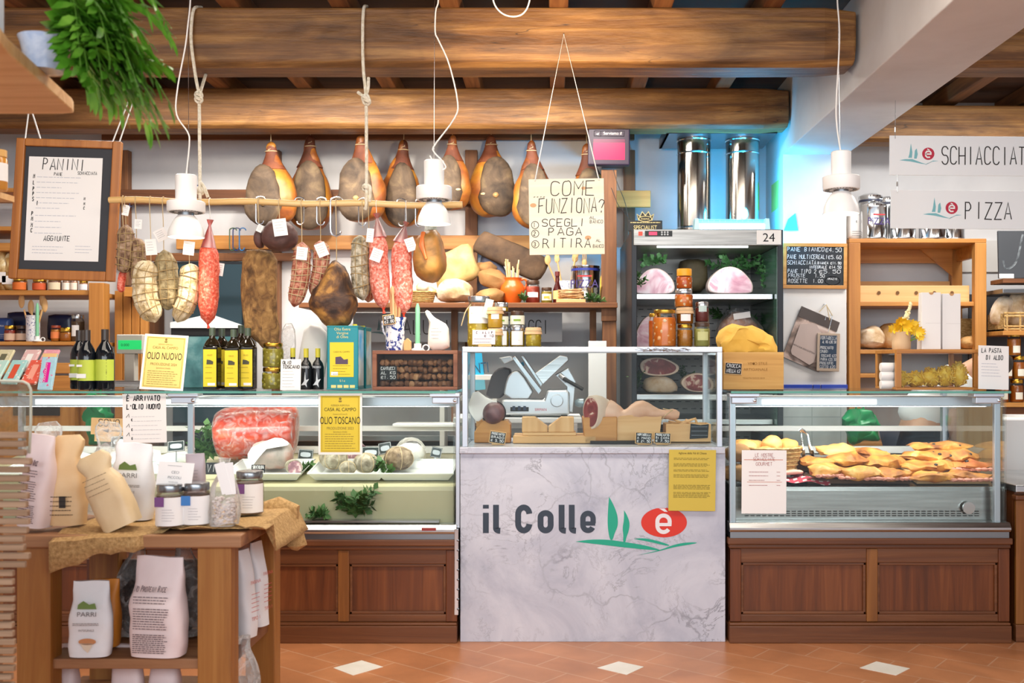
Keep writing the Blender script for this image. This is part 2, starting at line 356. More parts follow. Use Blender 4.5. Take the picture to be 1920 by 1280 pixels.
def film(name, amt, fres, rough=.2, nb=.6, col='#f4f4f2'):                # crinkled plastic film: mostly see-through, partly milky and shiny
    m, n, b = new(name); b.inputs['Base Color'].default_value = lin(col); b.inputs['Roughness'].default_value = rough; b.inputs['Specular IOR Level'].default_value = .8
    tr = n.nodes.new('ShaderNodeBsdfTransparent'); mx = n.nodes.new('ShaderNodeMixShader'); fr = n.nodes.new('ShaderNodeFresnel'); fr.inputs[0].default_value = 1.4
    v = coords(n, (1,1,1)); nn = nz(n, v, 20, 5, 1.5); bump(n, b, nn, nb, .02)
    mu = n.nodes.new('ShaderNodeMath'); mu.operation = 'MULTIPLY_ADD'; mu.inputs[1].default_value = fres; mu.inputs[2].default_value = amt; n.links.new(fr.outputs[0], mu.inputs[0])
    k = n.nodes.new('ShaderNodeMapRange'); k.inputs[1].default_value = .45; k.inputs[2].default_value = .7; k.inputs[3].default_value = 0; k.inputs[4].default_value = .35; n.links.new(nn, k.inputs[0])
    ad = n.nodes.new('ShaderNodeMath'); ad.operation = 'ADD'; ad.use_clamp = True; n.links.new(mu.outputs[0], ad.inputs[0]); n.links.new(k.outputs[0], ad.inputs[1])
    o = n.nodes['Material Output']; n.links.new(ad.outputs[0], mx.inputs[0]); n.links.new(tr.outputs[0], mx.inputs[1]); n.links.new(b.outputs[0], mx.inputs[2]); n.links.new(mx.outputs[0], o.inputs[0]); return m
WRAP = film('plastic_wrap', .01, .6); CLEARBAG = film('clear_bag', .10, .8)
ROPE = mot('white_rope', ['#cfc3a8', '#e6ddc8', '#f0eadb'], 60, .9, .6, 3, 0, (1,1,1))
TWINE = plain('#c9b28a', .9, name='twine'); CORD = plain('#e9e7e3', .5, name='white_cord')
BURLAP = mot('burlap', ['#9c7a4d', '#b89460', '#cda976'], 90, .95, .5, 3, 0)
GREEN = mot('leaf_green', ['#3c7518', '#5f9e2a', '#96c84c'], 9, .35); HERB = mot('herb_green', ['#2c4a24', '#47703a', '#6d9a55'], 9, .6); EUCA = mot('eucalyptus_green', ['#3a6238', '#5c9a58', '#8cc286'], 9, .55)
LEDW = plain('#fffaf0', .5, 0, 3.2, name='lit_tube'); BULB = plain('#fff3df', .5, 0, 9, name='lit_bulb')
YELLOW = mot('yellow_card', ['#d8c036', '#e3cb44'], 3, .7); GOLDP = plain('#f2d37c', .6, name='pale_yellow_card')
# ------------------------------------------------------------------ the room
def exx(mb, prof, x0, x1): return mb.prism(prof, -x1, -x0, RM(pi/2, 'Z'))        # profile in y,z pushed along x
FLOORM = tiles('terracotta_herringbone', '#cb8a5e', '#bf7d52', '#d2a280', .36, .18, rad(38), .35, 'XY', .022)
struct('floor', MB().box(-5.2, 5.2, -6.2, 2.7, -.1, 0), FLOORM)
INLAY = mot('pale_marble_inlay', ['#e2ded2', '#efece4'], 6, .35)
for q in ([(625,1252),(678,1238),(718,1250),(662,1266)], [(1120,1252),(1160,1240),(1207,1250),(1175,1265)], [(1612,1252),(1643,1240),(1706,1253),(1680,1266)]):
    P = [(px(a, b, CZ*F/(b-VY)).x, px(a, b, CZ*F/(b-VY)).y) for a, b in q]
    struct('floor_inlay', MB().add([(x,y,.0015) for x, y in P]+[(x,y,-.02) for x, y in P], [(3,2,1,0),(0,1,5,4),(1,2,6,5),(2,3,7,6),(3,0,4,7)]), INLAY)
struct('wall_back', MB().box(-5.2, 5.2, 2.62, 2.8, 0, 3.5), WALLP)
struct('wall_left', MB().box(-5.3, -5.2, -6.2, 2.8, 0, 3.5), PLASTER)
struct('wall_right', MB().box(5.2, 5.3, -6.2, 2.8, 0, 3.5), PLASTER)
struct('ceiling', MB().box(-5.3, 5.3, -6.2, 2.8, 3.33, 3.45), PLANK)
for k in range(-9, 10):
    x = k*.56+.02+R.uniform(-.015, .015)
    if 1.5 < x < 2.1: continue
    struct('trim_%d' % (k+10), MB().box(x-.05, x+.05, -6.2, 2.62, 3.215, 3.33), JOIST, .008)
def beam(n, x0, x1, yf, z0, z1, dep, seed):
    mb = MB(); N = 40; prof = [(0,z1),(0,z0+.105),(.014,z0+.022),(.05,z0),(dep*.62,z0),(dep*.9,z0+.06),(dep,z0+.14),(dep,z1)]
    vs = []; fs = []; m = len(prof)
    for i in range(N+1):
        x = x0+(x1-x0)*i/N
        e = min(1, min(i, N-i)/1.0)
        for j, (a, b) in enumerate(prof):
            w = noise.noise(Vector((x*1.1+seed, a*4, b*4)))*.012
            cy, cz = dep/2, (z0+z1)/2; k = 1 if e >= 1 else .9
            vs.append((x, yf+cy+(a-cy)*k+w, cz+(b-cz)*k+w*.6))
    for i in range(N):
        for j in range(m):
            l = (j+1) % m; fs.append((i*m+j, i*m+l, (i+1)*m+l, (i+1)*m+j))
    fs += [tuple(range(m))[::-1], tuple(N*m+j for j in range(m))]
    struct('trim_%d' % n, mb.add(vs, fs, False), OLDWOOD, .012)
beam(30, -5.2, 1.575, .24, 2.915, 3.215, .36, 3)
beam(31, -5.2, 1.585, 1.78, 2.952, 3.215, .34, 9)
beam(32, 2.05, 5.2, .24, 2.915, 3.215, .36, 5)
beam(33, 2.05, 5.2, 2.1, 2.93, 3.18, .3, 7)
struct('trim_34', MB().box(1.60, 2.042, -6.2, 2.62, 2.825, 3.33), PLASTER, .006)
struct('wall_pillar', MB().box(1.60, 2.042, 2.05, 2.62, 1.19, 2.83), PLASTER, .004)
TILEW = tiles('white_wall_tiles', '#dde3e4', '#d3dadc', '#bcc4c6', .2, .2, 0, .15, 'XZ', .02, 0)
struct('wall_pillar_tiling', MB().box(1.60, 2.042, 2.045, 2.62, 0, 1.19), TILEW)
BLUET = plain('#1f3fae', .15, name='cobalt_tile')
mb = MB()
for a, b in ((1.598,1.80),(1.805,1.855),(1.86,2.045)): mb.box(a, b, 2.03, 2.05, 1.19, 1.225)
struct('trim_35', mb, BLUET, .004)
# ------------------------------------------------------------------ glazed counters
def counter(name, label, x0, x1, stiles, basetop, steel, posts, clamps, left_end, right_end, light, gw):
    cx = (x0+x1)/2; t = T(name, label, 'display counter', (cx, 0, 0)); a, b = x0-cx, x1-cx; zt = 1.238
    obj('plinth', MB().box(a-.006, b+.006, -.03, .82, 0, .085).box(a-.004, b+.004, -.022, .02, .085, .098), CASEX, t, .004)
    obj('carcass', MB().box(a, b, .03, .80, .09, basetop-.03), CASEX, t)
    fr = MB(); fr.box(a, b, .0, .03, basetop-.125, basetop-.03).box(a, b, .0, .03, .098, .135)
    obj('rail', fr, CASEX, t, .004)
    obj('moulding', MB().box(a-.012, b+.012, -.03, .03, basetop-.032, basetop).box(a-.006, b+.006, -.02, .03, basetop-.052, basetop-.032), CASEX, t, .006)
    st = [a]+[s-cx for s in stiles]+[b-.05]
    for i, s in enumerate(st):
        obj('stile', MB().box(s, s+.055, -.008, .03, .1, basetop-.055), CASEO if 0 < i < len(st)-1 else CASEZ, t, .004)
    for s, e in zip(st, st[1:]):
        p = MB(); p.box(s+.055, e, .018, .03, .13, basetop-.12)
        pp = obj('panel', p, CASEZ, t)
        m = MB(); q0, q1, z0, z1 = s+.055, e, .135, basetop-.125
        for c in ((q0, q1, z0, z0+.014), (q0, q1, z1-.014, z1), (q0, q0+.014, z0, z1), (q1-.014, q1, z0, z1)): m.box(c[0], c[1], .004, .02, c[2], c[3])
        obj('bead', m, CASEX, pp, .003)
    sb = steel
    obj('steel_sill', exx(MB(), [(-.022,sb),(-.03,sb+.012),(-.03,sb+.022),(-.012,sb+.045),(.06,sb+.045),(.06,sb)], a-.005, b+.004), STEEL, t, .002)
    obj('lower_sill', exx(MB(), [(-.012,basetop),(-.012,sb),(.7,sb),(.7,basetop)], a, b), DSTEEL, t)
    g0 = sb+.045
    obj('front_pane', MB().box(a+.004, b-.012, -.006, 0, g0, zt-.012), GLASS, t)
    tp = obj('top_pane', MB().box(a, b, -.03, .56, zt-.012, zt), GLASS, t)
    obj('pane_edge', MB().box(a, b, -.033, -.03, zt-.011, zt-.001), GEDGE, tp)
    for e in (left_end, right_end):
        if e is None: continue
        obj('end_pane', MB().box(e-cx-.003, e-cx+.003, 0, .75, g0, zt-.012), GLASS, t)
    for s, w in posts: obj('post', MB().box(s-cx-w/2, s-cx+w/2, .004, .03, g0-.02, zt-.02), ALU, t, .003)
    for s in clamps:
        c = obj('clamp', MB().box(s-cx-.075, s-cx+.075, -.028, .05, zt-.03, zt-.012).box(s-cx-.062, s-cx+.062, -.02, .03, zt-.062, zt-.03), ALU, t, .004)
        obj('screw', MB().lathe([(.009,0),(.009,.006),(.004,.008)], 12, TM(s-cx+.05, -.022, zt-.046) @ RM(pi/2, 'X')), CHROME, c)
    l0, l1 = light[0]-cx, light[1]-cx
    lb = obj('light_housing', MB().box(a+.02, b-.02, .14, .2, zt-.085, zt-.032), ALU, t, .005)
    obj('light_strip', MB().box(l0, l1, .135, .1405, zt-.072, zt-.048), LEDW, lb)
    il = lamp('counter_light', 'AREA', (0, .13, zt-.088), (rad(28), 0, 0), (5.0 if b-a > 2 else 6.5*1.0)*(b-a)/1.4, (1, .97, .92), b-a-.1, .03); il.parent = t
    obj('deck', exx(MB(), [(.07,g0-.01),(.075,.735),(.08,.755),(.80,.86),(.80,g0-.01)], a+.015, b-.015), gw, t)
    obj('back_rail', MB().box(a+.02, b-.02, .78, .81, .86, .9).box(a+.02, b-.02, .80, .82, .985, 1.015).box(a+.02, b-.02, .78, .82, 1.16, 1.19), WHITE, t, .003)
    obj('back_pane', MB().box(a+.02, b-.02, .809, .813, .9, 1.16), GLASS, t)
    for s in (a+.01, b-.01): obj('rear_post', MB().box(s-.012, s+.012, .78, .82, g0, zt-.012), ALU, t)
    return t
DECKO = mot('olive_beige_enamel', ['#bdb68e', '#cbc5a2'], 2, .3); DECKS = mot('deck_steel', ['#9a9894', '#b5b3ae'], 3, .25, 0, 4, 0, (1,1,20), .9)
LC = counter('display_counter', 'long glazed deli counter on brown panelled wood, holding the mortadella and salami', -3.05, -.478, [-2.56, -2.06, -1.56, -1.06], .508, .535,
        [(px(356,0,5).x, .028), (px(858,0,5).x, .02)], [px(346,0,5).x, px(846,0,5).x-.03], None, -.49, (px(40,0,5).x, px(600,0,5).x), DECKO)
obj('maker_plate', MB().box(-.0, .07, -.0325, -.03, 0, .014), plain('#8e2f2c', .4), LC, loc=(.99+.13, 0, .553))
p = obj('end_strip', MB().box(1.272, 1.292, -.034, -.012, .14, .56), CHROME, LC, .002); p.location.x = .008
m = MB()
for k in range(8): m.lathe([(.006,0),(.006,.003),(.003,.005)], 10, TM(1.29, -.034, .17+k*.048) @ RM(pi/2, 'X'))
obj('bolt', m, DSTEEL, p)
RC = counter('display_counter', 'glazed bakery counter on dark panelled wood, heaped with filled flatbreads', .872, 2.245, [1.545], .515, .545,
        [(.888, .03), (2.195, .03)], [px(1402,0,5).x-.02, px(1858,0,5).x-.02], .885, 2.225, (px(1440,0,5).x, px(1660,0,5).x), DECKS)
cx = (.872+2.245)/2
m = MB()
for r in range(3):
    for k in range(40): m.box(-.60+k*.0295, -.58+k*.0295, .0665, .07, .61+r*.011, .614+r*.011)
obj('vent_slot', m, BLACK, RC)
th = T('dial_thermometer', 'round white dial thermometer on the steel inside the bakery counter', 'thermometer', (px(1816,952,5.05).x, .055, px(1816,952,5.05).z))
obj('case_ring', MB().lathe([(.026,.012),(.03,.012),(.03,0),(0,0)], 28, RM(pi/2, 'X')), CHROME, th)
obj('dial', MB().lathe([(.027,0),(0,0.0001)], 24, TM(0,-.008,0) @ RM(pi/2,'X')), PAPER, th); obj('needle', MB().box(-.02,.004,-.0095,-.009,-.0015,.0015), INK, th)
# the next counter, cut by the frame
mb = MB(); x0 = 2.27
nc = T('wooden_cabinet', 'panelled wooden cabinet with steel top beyond the bakery counter', 'cabinet', (x0+.515, 0, 0))
obj('body', MB().box(-.5, .6, .02, .7, .0, .74), CASEZ, nc); obj('plinth', MB().box(-.505, .6, -.01, .03, 0, .085), CASEX, nc, .004)
obj('stile', MB().box(-.5, -.44, 0, .03, .085, .70), CASEO, nc, .004); obj('rail', MB().box(-.44, .6, 0, .03, .62, .70), CASEX, nc, .004); obj('moulding', MB().box(-.51, .6, -.02, .03, .70, .725), CASEX, nc, .006)
obj('steel_top', MB().box(-.515, .6, -.03, .7, .74, .775), STEEL, nc, .004)
# ------------------------------------------------------------------ marble counter with glass case
mx0, mx1 = px(863,0,5).x, px(1360,0,5).x; mc = (mx0+mx1)/2; hw = (mx1-mx0)/2
MC = T('marble_counter', 'white veined marble counter with the shop emblem on its face', 'counter', (mc, 0, 0))
obj('body', MB().box(-hw, hw, 0, .6, 0, .93), MARB, MC, .002)
obj('slab', MB().box(-hw-.002, hw-.004, -.022, .62, .93, .962), MARB, MC, .004)
def ml(x, y): q = px(x, y, 5); return (q.x-mc, q.z)
def curve(*p, it=3): return chaikin([ml(a, b) for a, b in p], it)
NAVY = plain('#2d3a49', .5, name='dark_slate_lettering'); TEAL = plain('#12a184', .5, name='teal_emblem'); REDE = plain('#d3301f', .5, name='red_emblem')
def arc(cx_, cy_, rx, ry, a0, a1, n=14): return [ml(cx_+rx*math.cos(rad(a0+(a1-a0)*i/n)), cy_-ry*math.sin(rad(a0+(a1-a0)*i/n))) for i in range(n+1)]
wd = sc(11, 5); m = MB()
m.ribbon([ml(911,961), ml(911,999)], wd, -.0012).box(*(ml(905.5,0)[0], ml(916.5,0)[0]), -.0012, -.0011, ml(0,953)[1], ml(0,946)[1])
for x in (930, 1053, 1072): m.ribbon([ml(x,946), ml(x,990)]+arc(x+6.5, 990, 6.5, 4.5, 180, 262, 6)+[ml(x+8,994.6)], wd, -.0012)
m.ribbon(arc(982, 964, 10.5, 13, 5, 180)+[ml(971.5,981)]+arc(982, 981, 10.5, 13, 180, 355), wd, -.0012)
m.ribbon(arc(1023, 970, 9.5, 8.5, 0, 180)+[ml(1013.5,984)]+arc(1023, 984, 9.5, 10, 180, 360)+[ml(1032.5,970)], wd, -.0012)
m.ribbon([ml(1094,981), ml(1116,981)], sc(8,5), -.0012).ribbon([ml(1112,981)]+arc(1102.5, 972, 9.5, 10, 0, 180)+arc(1102.5, 984, 9.5, 10, 180, 335), sc(10,5), -.0013)
obj('lettering', m, NAVY, MC)
m = MB()
m.poly(curve((1142,931),(1150,945),(1158,965),(1159,985),(1152,1000),(1149,1012),(1144,1012),(1141,1000),(1139,980),(1140,955),(1142,931)))
m.poly(curve((1170,956),(1176,966),(1181,980),(1179,995),(1174,1008),(1173,1016),(1168,1016),(1169,1003),(1167,990),(1170,975),(1170,956)))
m.poly(curve((1079,1015),(1105,1011),(1140,1011),(1180,1017),(1215,1023),(1243,1032),(1225,1031),(1180,1027),(1130,1021),(1095,1017),(1079,1015)))
m.poly(curve((1188,1010),(1208,1008),(1235,1014),(1258,1022),(1250,1023),(1225,1017),(1205,1013),(1188,1010)))
m.poly(curve((1196,1040),(1215,1036),(1240,1030),(1265,1020),(1290,1016),(1312,1017),(1290,1021),(1265,1025),(1235,1033),(1215,1037),(1196,1040)))
obj('cypress_emblem', m, TEAL, MC)
m = MB(); m.poly([ml(1245+43*math.cos(2*pi*i/40), 979-28*math.sin(2*pi*i/40)) for i in range(40) if not 8 < i < 12]+[] )
m.poly([ml(1246,957), ml(1252,954), ml(1258,956), ml(1250,951)], -.0011)
obj('tomato_emblem', m, REDE, MC)
m = MB(); EW = sc(7.5, 5); WM = plain('#e3e2e6', .5, name='pale_letter')
m.ribbon([ml(1234,983), ml(1259,983)], sc(6,5), -.002).ribbon([ml(1255.5,983)]+arc(1244, 977, 11.5, 11, 0, 180)+arc(1244, 985, 11.5, 12, 180, 325), EW, -.0021)
m.poly([ml(1236,953), ml(1246,953), ml(1252,959), ml(1246,959)], -.002)
obj('letter', m, WM, MC)
# glass case standing on the slab
GC = T('glass_case', 'glass showcase with pale metal frame standing on the marble counter', 'showcase', (mc, 0, .962)); H = 1.455-.962; gx0, gx1 = px(867,0,5).x-mc, px(1354,0,5).x-mc
tf = MB()
for q in ((gx0, gx1, -.006, .016), (gx0, gx1, .46, .482), (gx0, gx0+.022, .016, .46), (gx1-.022, gx1, .016, .46)): tf.box(q[0], q[1], q[2], q[3], H-.026, H)
obj('top_frame', tf, ALU, GC, .002)
for x in (gx0, gx1-.026):
    for y in (-.006, .456): obj('corner_post', MB().box(x, x+.026, y, y+.026, 0, H-.026), ALU, GC, .002)
obj('front_pane', MB().box(gx0+.026, gx1-.026, .0, .005, 0, H-.026), GLASS, GC)
for x in (gx0+.01, gx1-.014): obj('side_pane', MB().box(x, x+.005, .02, .456, 0, H-.026), GLASS, GC)
obj('top_pane', MB().box(gx0+.022, gx1-.022, .016, .46, H-.012, H-.004), GLASS, GC)
m = MB()
for k in range(26):
    a = R.uniform(-.12, .12); m.tube([(.35+a+R.uniform(-.05,.05), -.0085, H-.004-R.random()*.02), (.35+a+R.uniform(-.03,.03), -.010, H-.012-R.random()*.012), (.35+a+R.uniform(-.05,.05), -.0085, H-.004-R.random()*.02)], .0009, 4)
obj('twig_trim', m, plain('#7a6248', .8), GC)
# ------------------------------------------------------------------ aisle furniture behind the counters
wb = T('work_bench', 'dark back bench with steel top behind the deli counter', 'bench', (-.9, 1.95, 0))
obj('steel_top', MB().box(-1.3, 1.34, -.3, .42, .86, .9), DSTEEL, wb, .004); obj('cupboard', MB().box(-1.3, 1.34, -.24, .42, 0, .86), DARK, wb)
mb = MB()
for k in range(5): mb.box(-1.28+k*.525, -.80+k*.525, -.26, -.24, .1, .82)
obj('door_panel', mb, CASEZ, wb, .004)
st = T('slicer_table', 'white topped steel table carrying the meat slicer', 'table', (px(1000,0,5.9).x, .95, 0))
obj('tabletop', MB().box(-.46, .28, -.13, .35, 1.03, 1.06), WHITE, st, .004)
for x in (-.43, .22):
    for y in (-.1, .28): obj('leg', MB().box(x, x+.035, y, y+.035, 0, 1.03), STEEL, st)
obj('lower_shelf', MB().box(-.43, .255, -.1, .31, .5, .52), STEEL, st)
# ------------------------------------------------------------------ soft shapes
def smooth_ring(p, it=2):
    for _ in range(it):
        q = []
        for i in range(len(p)):
            a, b = p[i], p[(i+1) % len(p)]
            q.append((a[0]*.75+b[0]*.25, a[1]*.75+b[1]*.25)); q.append((a[0]*.25+b[0]*.75, a[1]*.25+b[1]*.75))
        p = q
    return p
def pillow(mb, ring, th, p=.5, n=9, amp=0, fr=8, seed=0, y0=0, M=None, rnd=1):       # outline in x,z swollen to a solid of thickness th
    ring = smooth_ring(ring, rnd) if rnd else ring
    if sum(ring[i][0]*ring[(i+1) % len(ring)][1]-ring[(i+1) % len(ring)][0]*ring[i][1] for i in range(len(ring))) < 0: ring = ring[::-1]
    m = len(ring); cx = sum(a for a, _ in ring)/m; cz = sum(b for _, b in ring)/m; vs = []; fs = []
    def put(x, y, z):
        if amp:
            w = noise.noise_vector(Vector((x, y, z))*fr+Vector((seed, seed*2, 0)))*amp; x, y, z = x+w.x, y+w.y, z+w.z
        vs.append((x, y+y0, z))
    put(cx, -th/2, cz); js = [pi*(j+1)/(n+1) for j in range(n)]
    js = [.16, .4]+js[1:-1]+[pi-.4, pi-.16]
    for a in js:
        s = math.sin(a)**p
        for x, z in ring: put(cx+(x-cx)*s, -math.cos(a)*th/2, cz+(z-cz)*s)
    put(cx, th/2, cz); k = len(js)
    for i in range(m): fs.append((0, 1+i, 1+(i+1) % m))
    for j in range(k-1):
        for i in range(m):
            l = (i+1) % m; fs.append((1+j*m+i, 1+(j+1)*m+i, 1+(j+1)*m+l, 1+j*m+l))
    t = len(vs)-1
    for i in range(m): fs.append((1+(k-1)*m+i, t, 1+(k-1)*m+(i+1) % m))
    return mb.add(vs, fs, True, M)
def loc(pts, d, o): return [((px(x, y, d)-o).x, (px(x, y, d)-o).z) for x, y in pts]
def catm(pts, n):
    P = [Vector(p) for p in pts]; P = [P[0]*2-P[1]]+P+[P[-1]*2-P[-2]]; k = len(P)-3; out = []
    for i in range(n):
        u = i/(n-1)*k; j = min(int(u), k-1); t = u-j; a, b, c, d = P[j:j+4]
        out.append(.5*((2*b)+(c-a)*t+(2*a-5*b+4*c-d)*t*t+(3*b-a-3*c+d)*t**3))
    return out
def board(name, label, cat, c, w, h, th, m, rot=(0,0,0), part='sheet', bev=0):
    t = T(name, label, cat, c, rot); obj(part, MB().box(-w/2, w/2, 0, th, -h/2, h/2), m, t, bev); return t
def bxs(x0, y0, x1, y1, d): return px((x0+x1)/2, (y0+y1)/2, d), sc(x1-x0, d), sc(y1-y0, d)
# ------------------------------------------------------------------ bamboo pole and its ropes
DP = 5.2
a, b = px(205, 375, DP), px(867, 385, DP); o = (a+b)/2
t = T('bamboo_pole', 'long bamboo pole hung on ropes, carrying the salami row', 'pole', o)
N = 40; pts = [(a+(b-a)*i/N-o)+Vector((0,0,.004*math.sin(i*.5))) for i in range(N+1)]
obj('cane', MB().tube(pts, [.0165*(1.07 if i % 6 == 3 else 1) for i in range(N+1)], 12), BAMBOO, t)
def polez(x): return px(x, 375+(x-205)/66.2, DP)
def rope(label, main, extra, knots, yk):
    o = px(main[0][0], main[0][1], DP); o.z = px(0, main[-1][1], DP).z; t = T('hanging_rope', label, 'rope', o)
    f = lambda q: [px(x, y, dd)-o for x, y, dd in q]
    obj('strand', MB().tube(catm(f(main), 30), .0085, 8), ROPE, t)
    for e in extra: obj('tail', MB().tube(catm(f(e), 12), .0085, 8), ROPE, t)
    for x, y in knots:
        m = MB(); c = px(x, y, DP-.01)-o
        for k in range(3):
            M = TM(*c) @ Euler((k*1.1, k*.8+.4, k*2.1)).to_matrix().to_4x4()
            m.tube([M @ Vector((.016*math.cos(2*pi*i/10), .016*math.sin(2*pi*i/10), .004*k)) for i in range(11)], .008, 6)
        obj('knot', m, ROPE, t)
rope('off white rope looped round the front beam, tied to the pole beside the menu board', [(378,14,5.3),(364,16,5.225),(359,45,5.218),(359,85,5.218),(367,145,5.22),(373,182,5.21),(374,260,5.2),(375,372,5.185),(373,384,5.19)],
     [[(386,139,5.4),(380,158,5.28),(374,178,5.21)], [(375,340,5.19),(383,352,5.18),(390,370,5.185)]], [(373,178),(373,186),(376,358)], 372)
rope('white knotted rope looped round the front beam, tied to the pole near its middle', [(688,12,5.3),(682,16,5.225),(680,60,5.218),(681,125,5.218),(686,180,5.21),(687,260,5.2),(687,378,5.183),(684,392,5.19)],
     [[(691,146,5.22),(690,165,5.2),(686,180,5.205)], [(671,173,5.2),(680,180,5.19),(688,194,5.2)], [(686,345,5.19),(694,352,5.18),(693,378,5.185)]], [(686,184),(688,190),(687,352)], 380)
# ------------------------------------------------------------------ hanging cured meats
SB = mot('beige_casing', ['#8f7850', '#c2ab80', '#e3d3b0', '#f0e5cc'], 26, .75, .7, 8); SG = mot('grey_casing', ['#6b5d42', '#9a8963', '#c6b68f'], 26, .75, .7, 8)
SN = mot('brown_casing', ['#46321f', '#745640', '#a3856a', '#c0a68c'], 30, .7, .7, 6); STI = mot('tied_salami_casing', ['#6e3526', '#a1553f', '#c98a70', '#dfb8a2'], 36, .6, .6, 6)
SPK = mot('pink_salami_casing', ['#b8402e', '#dd705c', '#f0a090', '#fbd6ca'], 75, .45, .3, 7); SRD = mot('red_net_salami_casing', ['#bf2f1c', '#ea6248', '#f8ab96'], 80, .5, .3, 7)
SGR = mot('mouldy_salami_casing', ['#5d5340', '#8f8670', '#beb6a0', '#dcd6c8'], 34, .8, .7, 7)
DHAM = mot('dark_cured_crust', [(.34,'#2b1d17'),(.47,'#523829'),(.56,'#7d5630'),(.66,'#bd8a45')], 8, .6, .8, 8, 1.2); DSP = mot('brown_cured_slab', ['#4f371c', '#755430', '#957040', '#b08a55'], 26, .8, .9, 8, 1, (1,1,.6))
REDNET = plain('#e2452c', .6, name='red_net'); HOOKS = plain('#c9ccd0', .2, 1, name='hook_steel'); TAGP = plain('#f4f1ee', .7, name='paper_tag'); TAGI = plain('#b9454a', .7, name='tag_print')
def hang_line(t, o, x, y, d, m=TWINE, r=.0022):
    p = polez(x); q = px(x, y, d); P = [q-o, (q+(p-q)*.5)+Vector((0,-.004,0))-o, p+Vector((0,-.019,0))-o, p+Vector((0,0,.02))-o, p+Vector((0,.019,0))-o]
    obj('string', MB().tube(catm(P, 14), r, 6), m, t)
def paper_tag(t, o, x, y, d, w, h, rot, printed=True):
    c = px(x, y, d)-o; k = obj('paper_tag', MB().box(-sc(w,d)/2, sc(w,d)/2, 0, .0015, -sc(h,d)/2, sc(h,d)/2), TAGP, t, 0, c, (0, rot, .2))
    if printed: obj('print', MB().lines(-sc(w,d)*.35, sc(w,d)*.35, -sc(h,d)*.2, sc(h,d)*.3, 4, .0014, -.0006), GREYINK, k)
def sausage(label, pts, w, m, d=DP, ties=0, net=None, hx=None, hy=None, tagp=None, name='hanging_salami', group='salami hung from the bamboo pole'):
    C3 = catm([px(x, y, d) for x, y in pts], 17); o = C3[0].copy(); t = T(name, label, 'salami', o, (0,0,0), group)
    Rm = sc(w, d)/2; rs = [Rm*max(.14, (1-abs(2*i/16-1)**4.5)**.5) for i in range(17)]; sd = R.random()*9
    P = [c-o for c in C3]
    obj('casing', MB().tube(P, rs, 18, fn=lambda q: q+noise.noise_vector(q*26+Vector((sd,0,0)))*Rm*.13), m, t)
    if ties:
        g = MB()
        for k in range(1, ties+1):
            i = 1+14*k/(ties+1); j = int(i); c = P[j]+(P[j+1]-P[j])*(i-j); r = rs[j]+(rs[j+1]-rs[j])*(i-j); ax = (P[j+1]-P[j]).normalized(); u = ax.orthogonal().normalized(); v = ax.cross(u); tl = R.uniform(-.3,.3)
            g.tube([c+(u*math.cos(q)+v*math.sin(q))*r*1.05+ax*r*tl*math.cos(q) for q in [2*pi*s/16 for s in range(17)]], .0024, 5, cap=False)
        for q in (-1.9, -1.2, .6): 
            L = []
            for i in range(1, 16):
                ax = (P[i+1]-P[i]).normalized(); u = Vector((1,0,0)); u = (u-ax*u.dot(ax)).normalized(); v = ax.cross(u)
                s = 1 if v.y > 0 else -1
                L.append(P[i]+(u*math.cos(q)-v*s*abs(math.sin(q)))*rs[i]*1.06)
            g.tube(L, .0017, 5)
        obj('twine_net', g, plain('#a88f62', .9, name='brown_twine') if m not in (STI,) else TWINE, t)
    x, y = (hx or pts[0][0]), (hy or pts[0][1])
    if net:
        h = px(x, y, d)-o; a0 = P[0]+Vector((0,0,-.02)); L = [a0+(h-a0)*s for s in (0,.25,.55,.8,.9,1)]
        obj('net_end', MB().tube(L, [Rm*.8, Rm*.62, Rm*.35, .006, .012, .018], 12, M=None), glassy('red_netting', '#f0604a', .2, .5, 1.3, .35), t)
        e = P[-1]; obj('net_tail', MB().tube([e+Vector((0,0,.006)), e+Vector((0,0,-.008)), e+Vector((.004,0,-.026))], [.012, .004, .009], 8), REDNET, t)
        hang_line(t, o, x, y, d, CORD, .0018)
    else: hang_line(t, o, x, y+2, d)
    if tagp: paper_tag(t, o, *tagp)
    return t
sausage('brown tied salami half hidden beside the menu board frame', [(236,422),(236,450),(234,490),(231,512)], 31, SN, 5.24, 5, tagp=(236,394,5.2,12,20,.2))
sausage('slim brown tied salami behind the largest beige one', [(256,446),(259,470),(258,500),(254,530)], 28, SN, 5.27, 5, tagp=(259,420,5.2,13,18,.05))
sausage('fat beige curved salami with a blue and white tag, hung above the register', [(283,490),(272,520),(275,565),(293,603)], 45, SB, 5.14, 6, tagp=(283,463,5.1,20,30,-.1))
sausage('greyish green tied salami between two beige curved ones', [(307,470),(312,505),(315,545),(314,580)], 40, SG, 5.19, 5, tagp=(302,440,5.15,22,22,-.5))
sausage('pale beige salami bending towards the yellow new oil sign', [(355,495),(357,520),(350,565),(330,603)], 38, SB, 5.16, 5, tagp=(354,465,5.1,20,26,.1))
sausage('coral red salami in a red net under the pole, first from the menu board', [(391,458),(392,490),(391,550),(390,606)], 36, SRD, 5.17, 0, True, 394, 412, (413,505,5.2,12,24,.15))
sausage('small red netted sausage end below the menu board corner', [(232,505),(229,520),(227,535),(227,548)], 14, SRD, 5.27, 0)
sausage('reddish tied salami curving away from the dark ham, beside the brown slab', [(566,455),(566,490),(562,530),(550,574)], 34, STI, 5.2, 8, tagp=(566,475,5.14,20,24,.1))
sausage('reddish tied salami partly behind the large dark ham', [(601,452),(603,480),(598,520),(588,556)], 30, STI, 5.26, 7, tagp=(603,468,5.2,20,26,-.4))
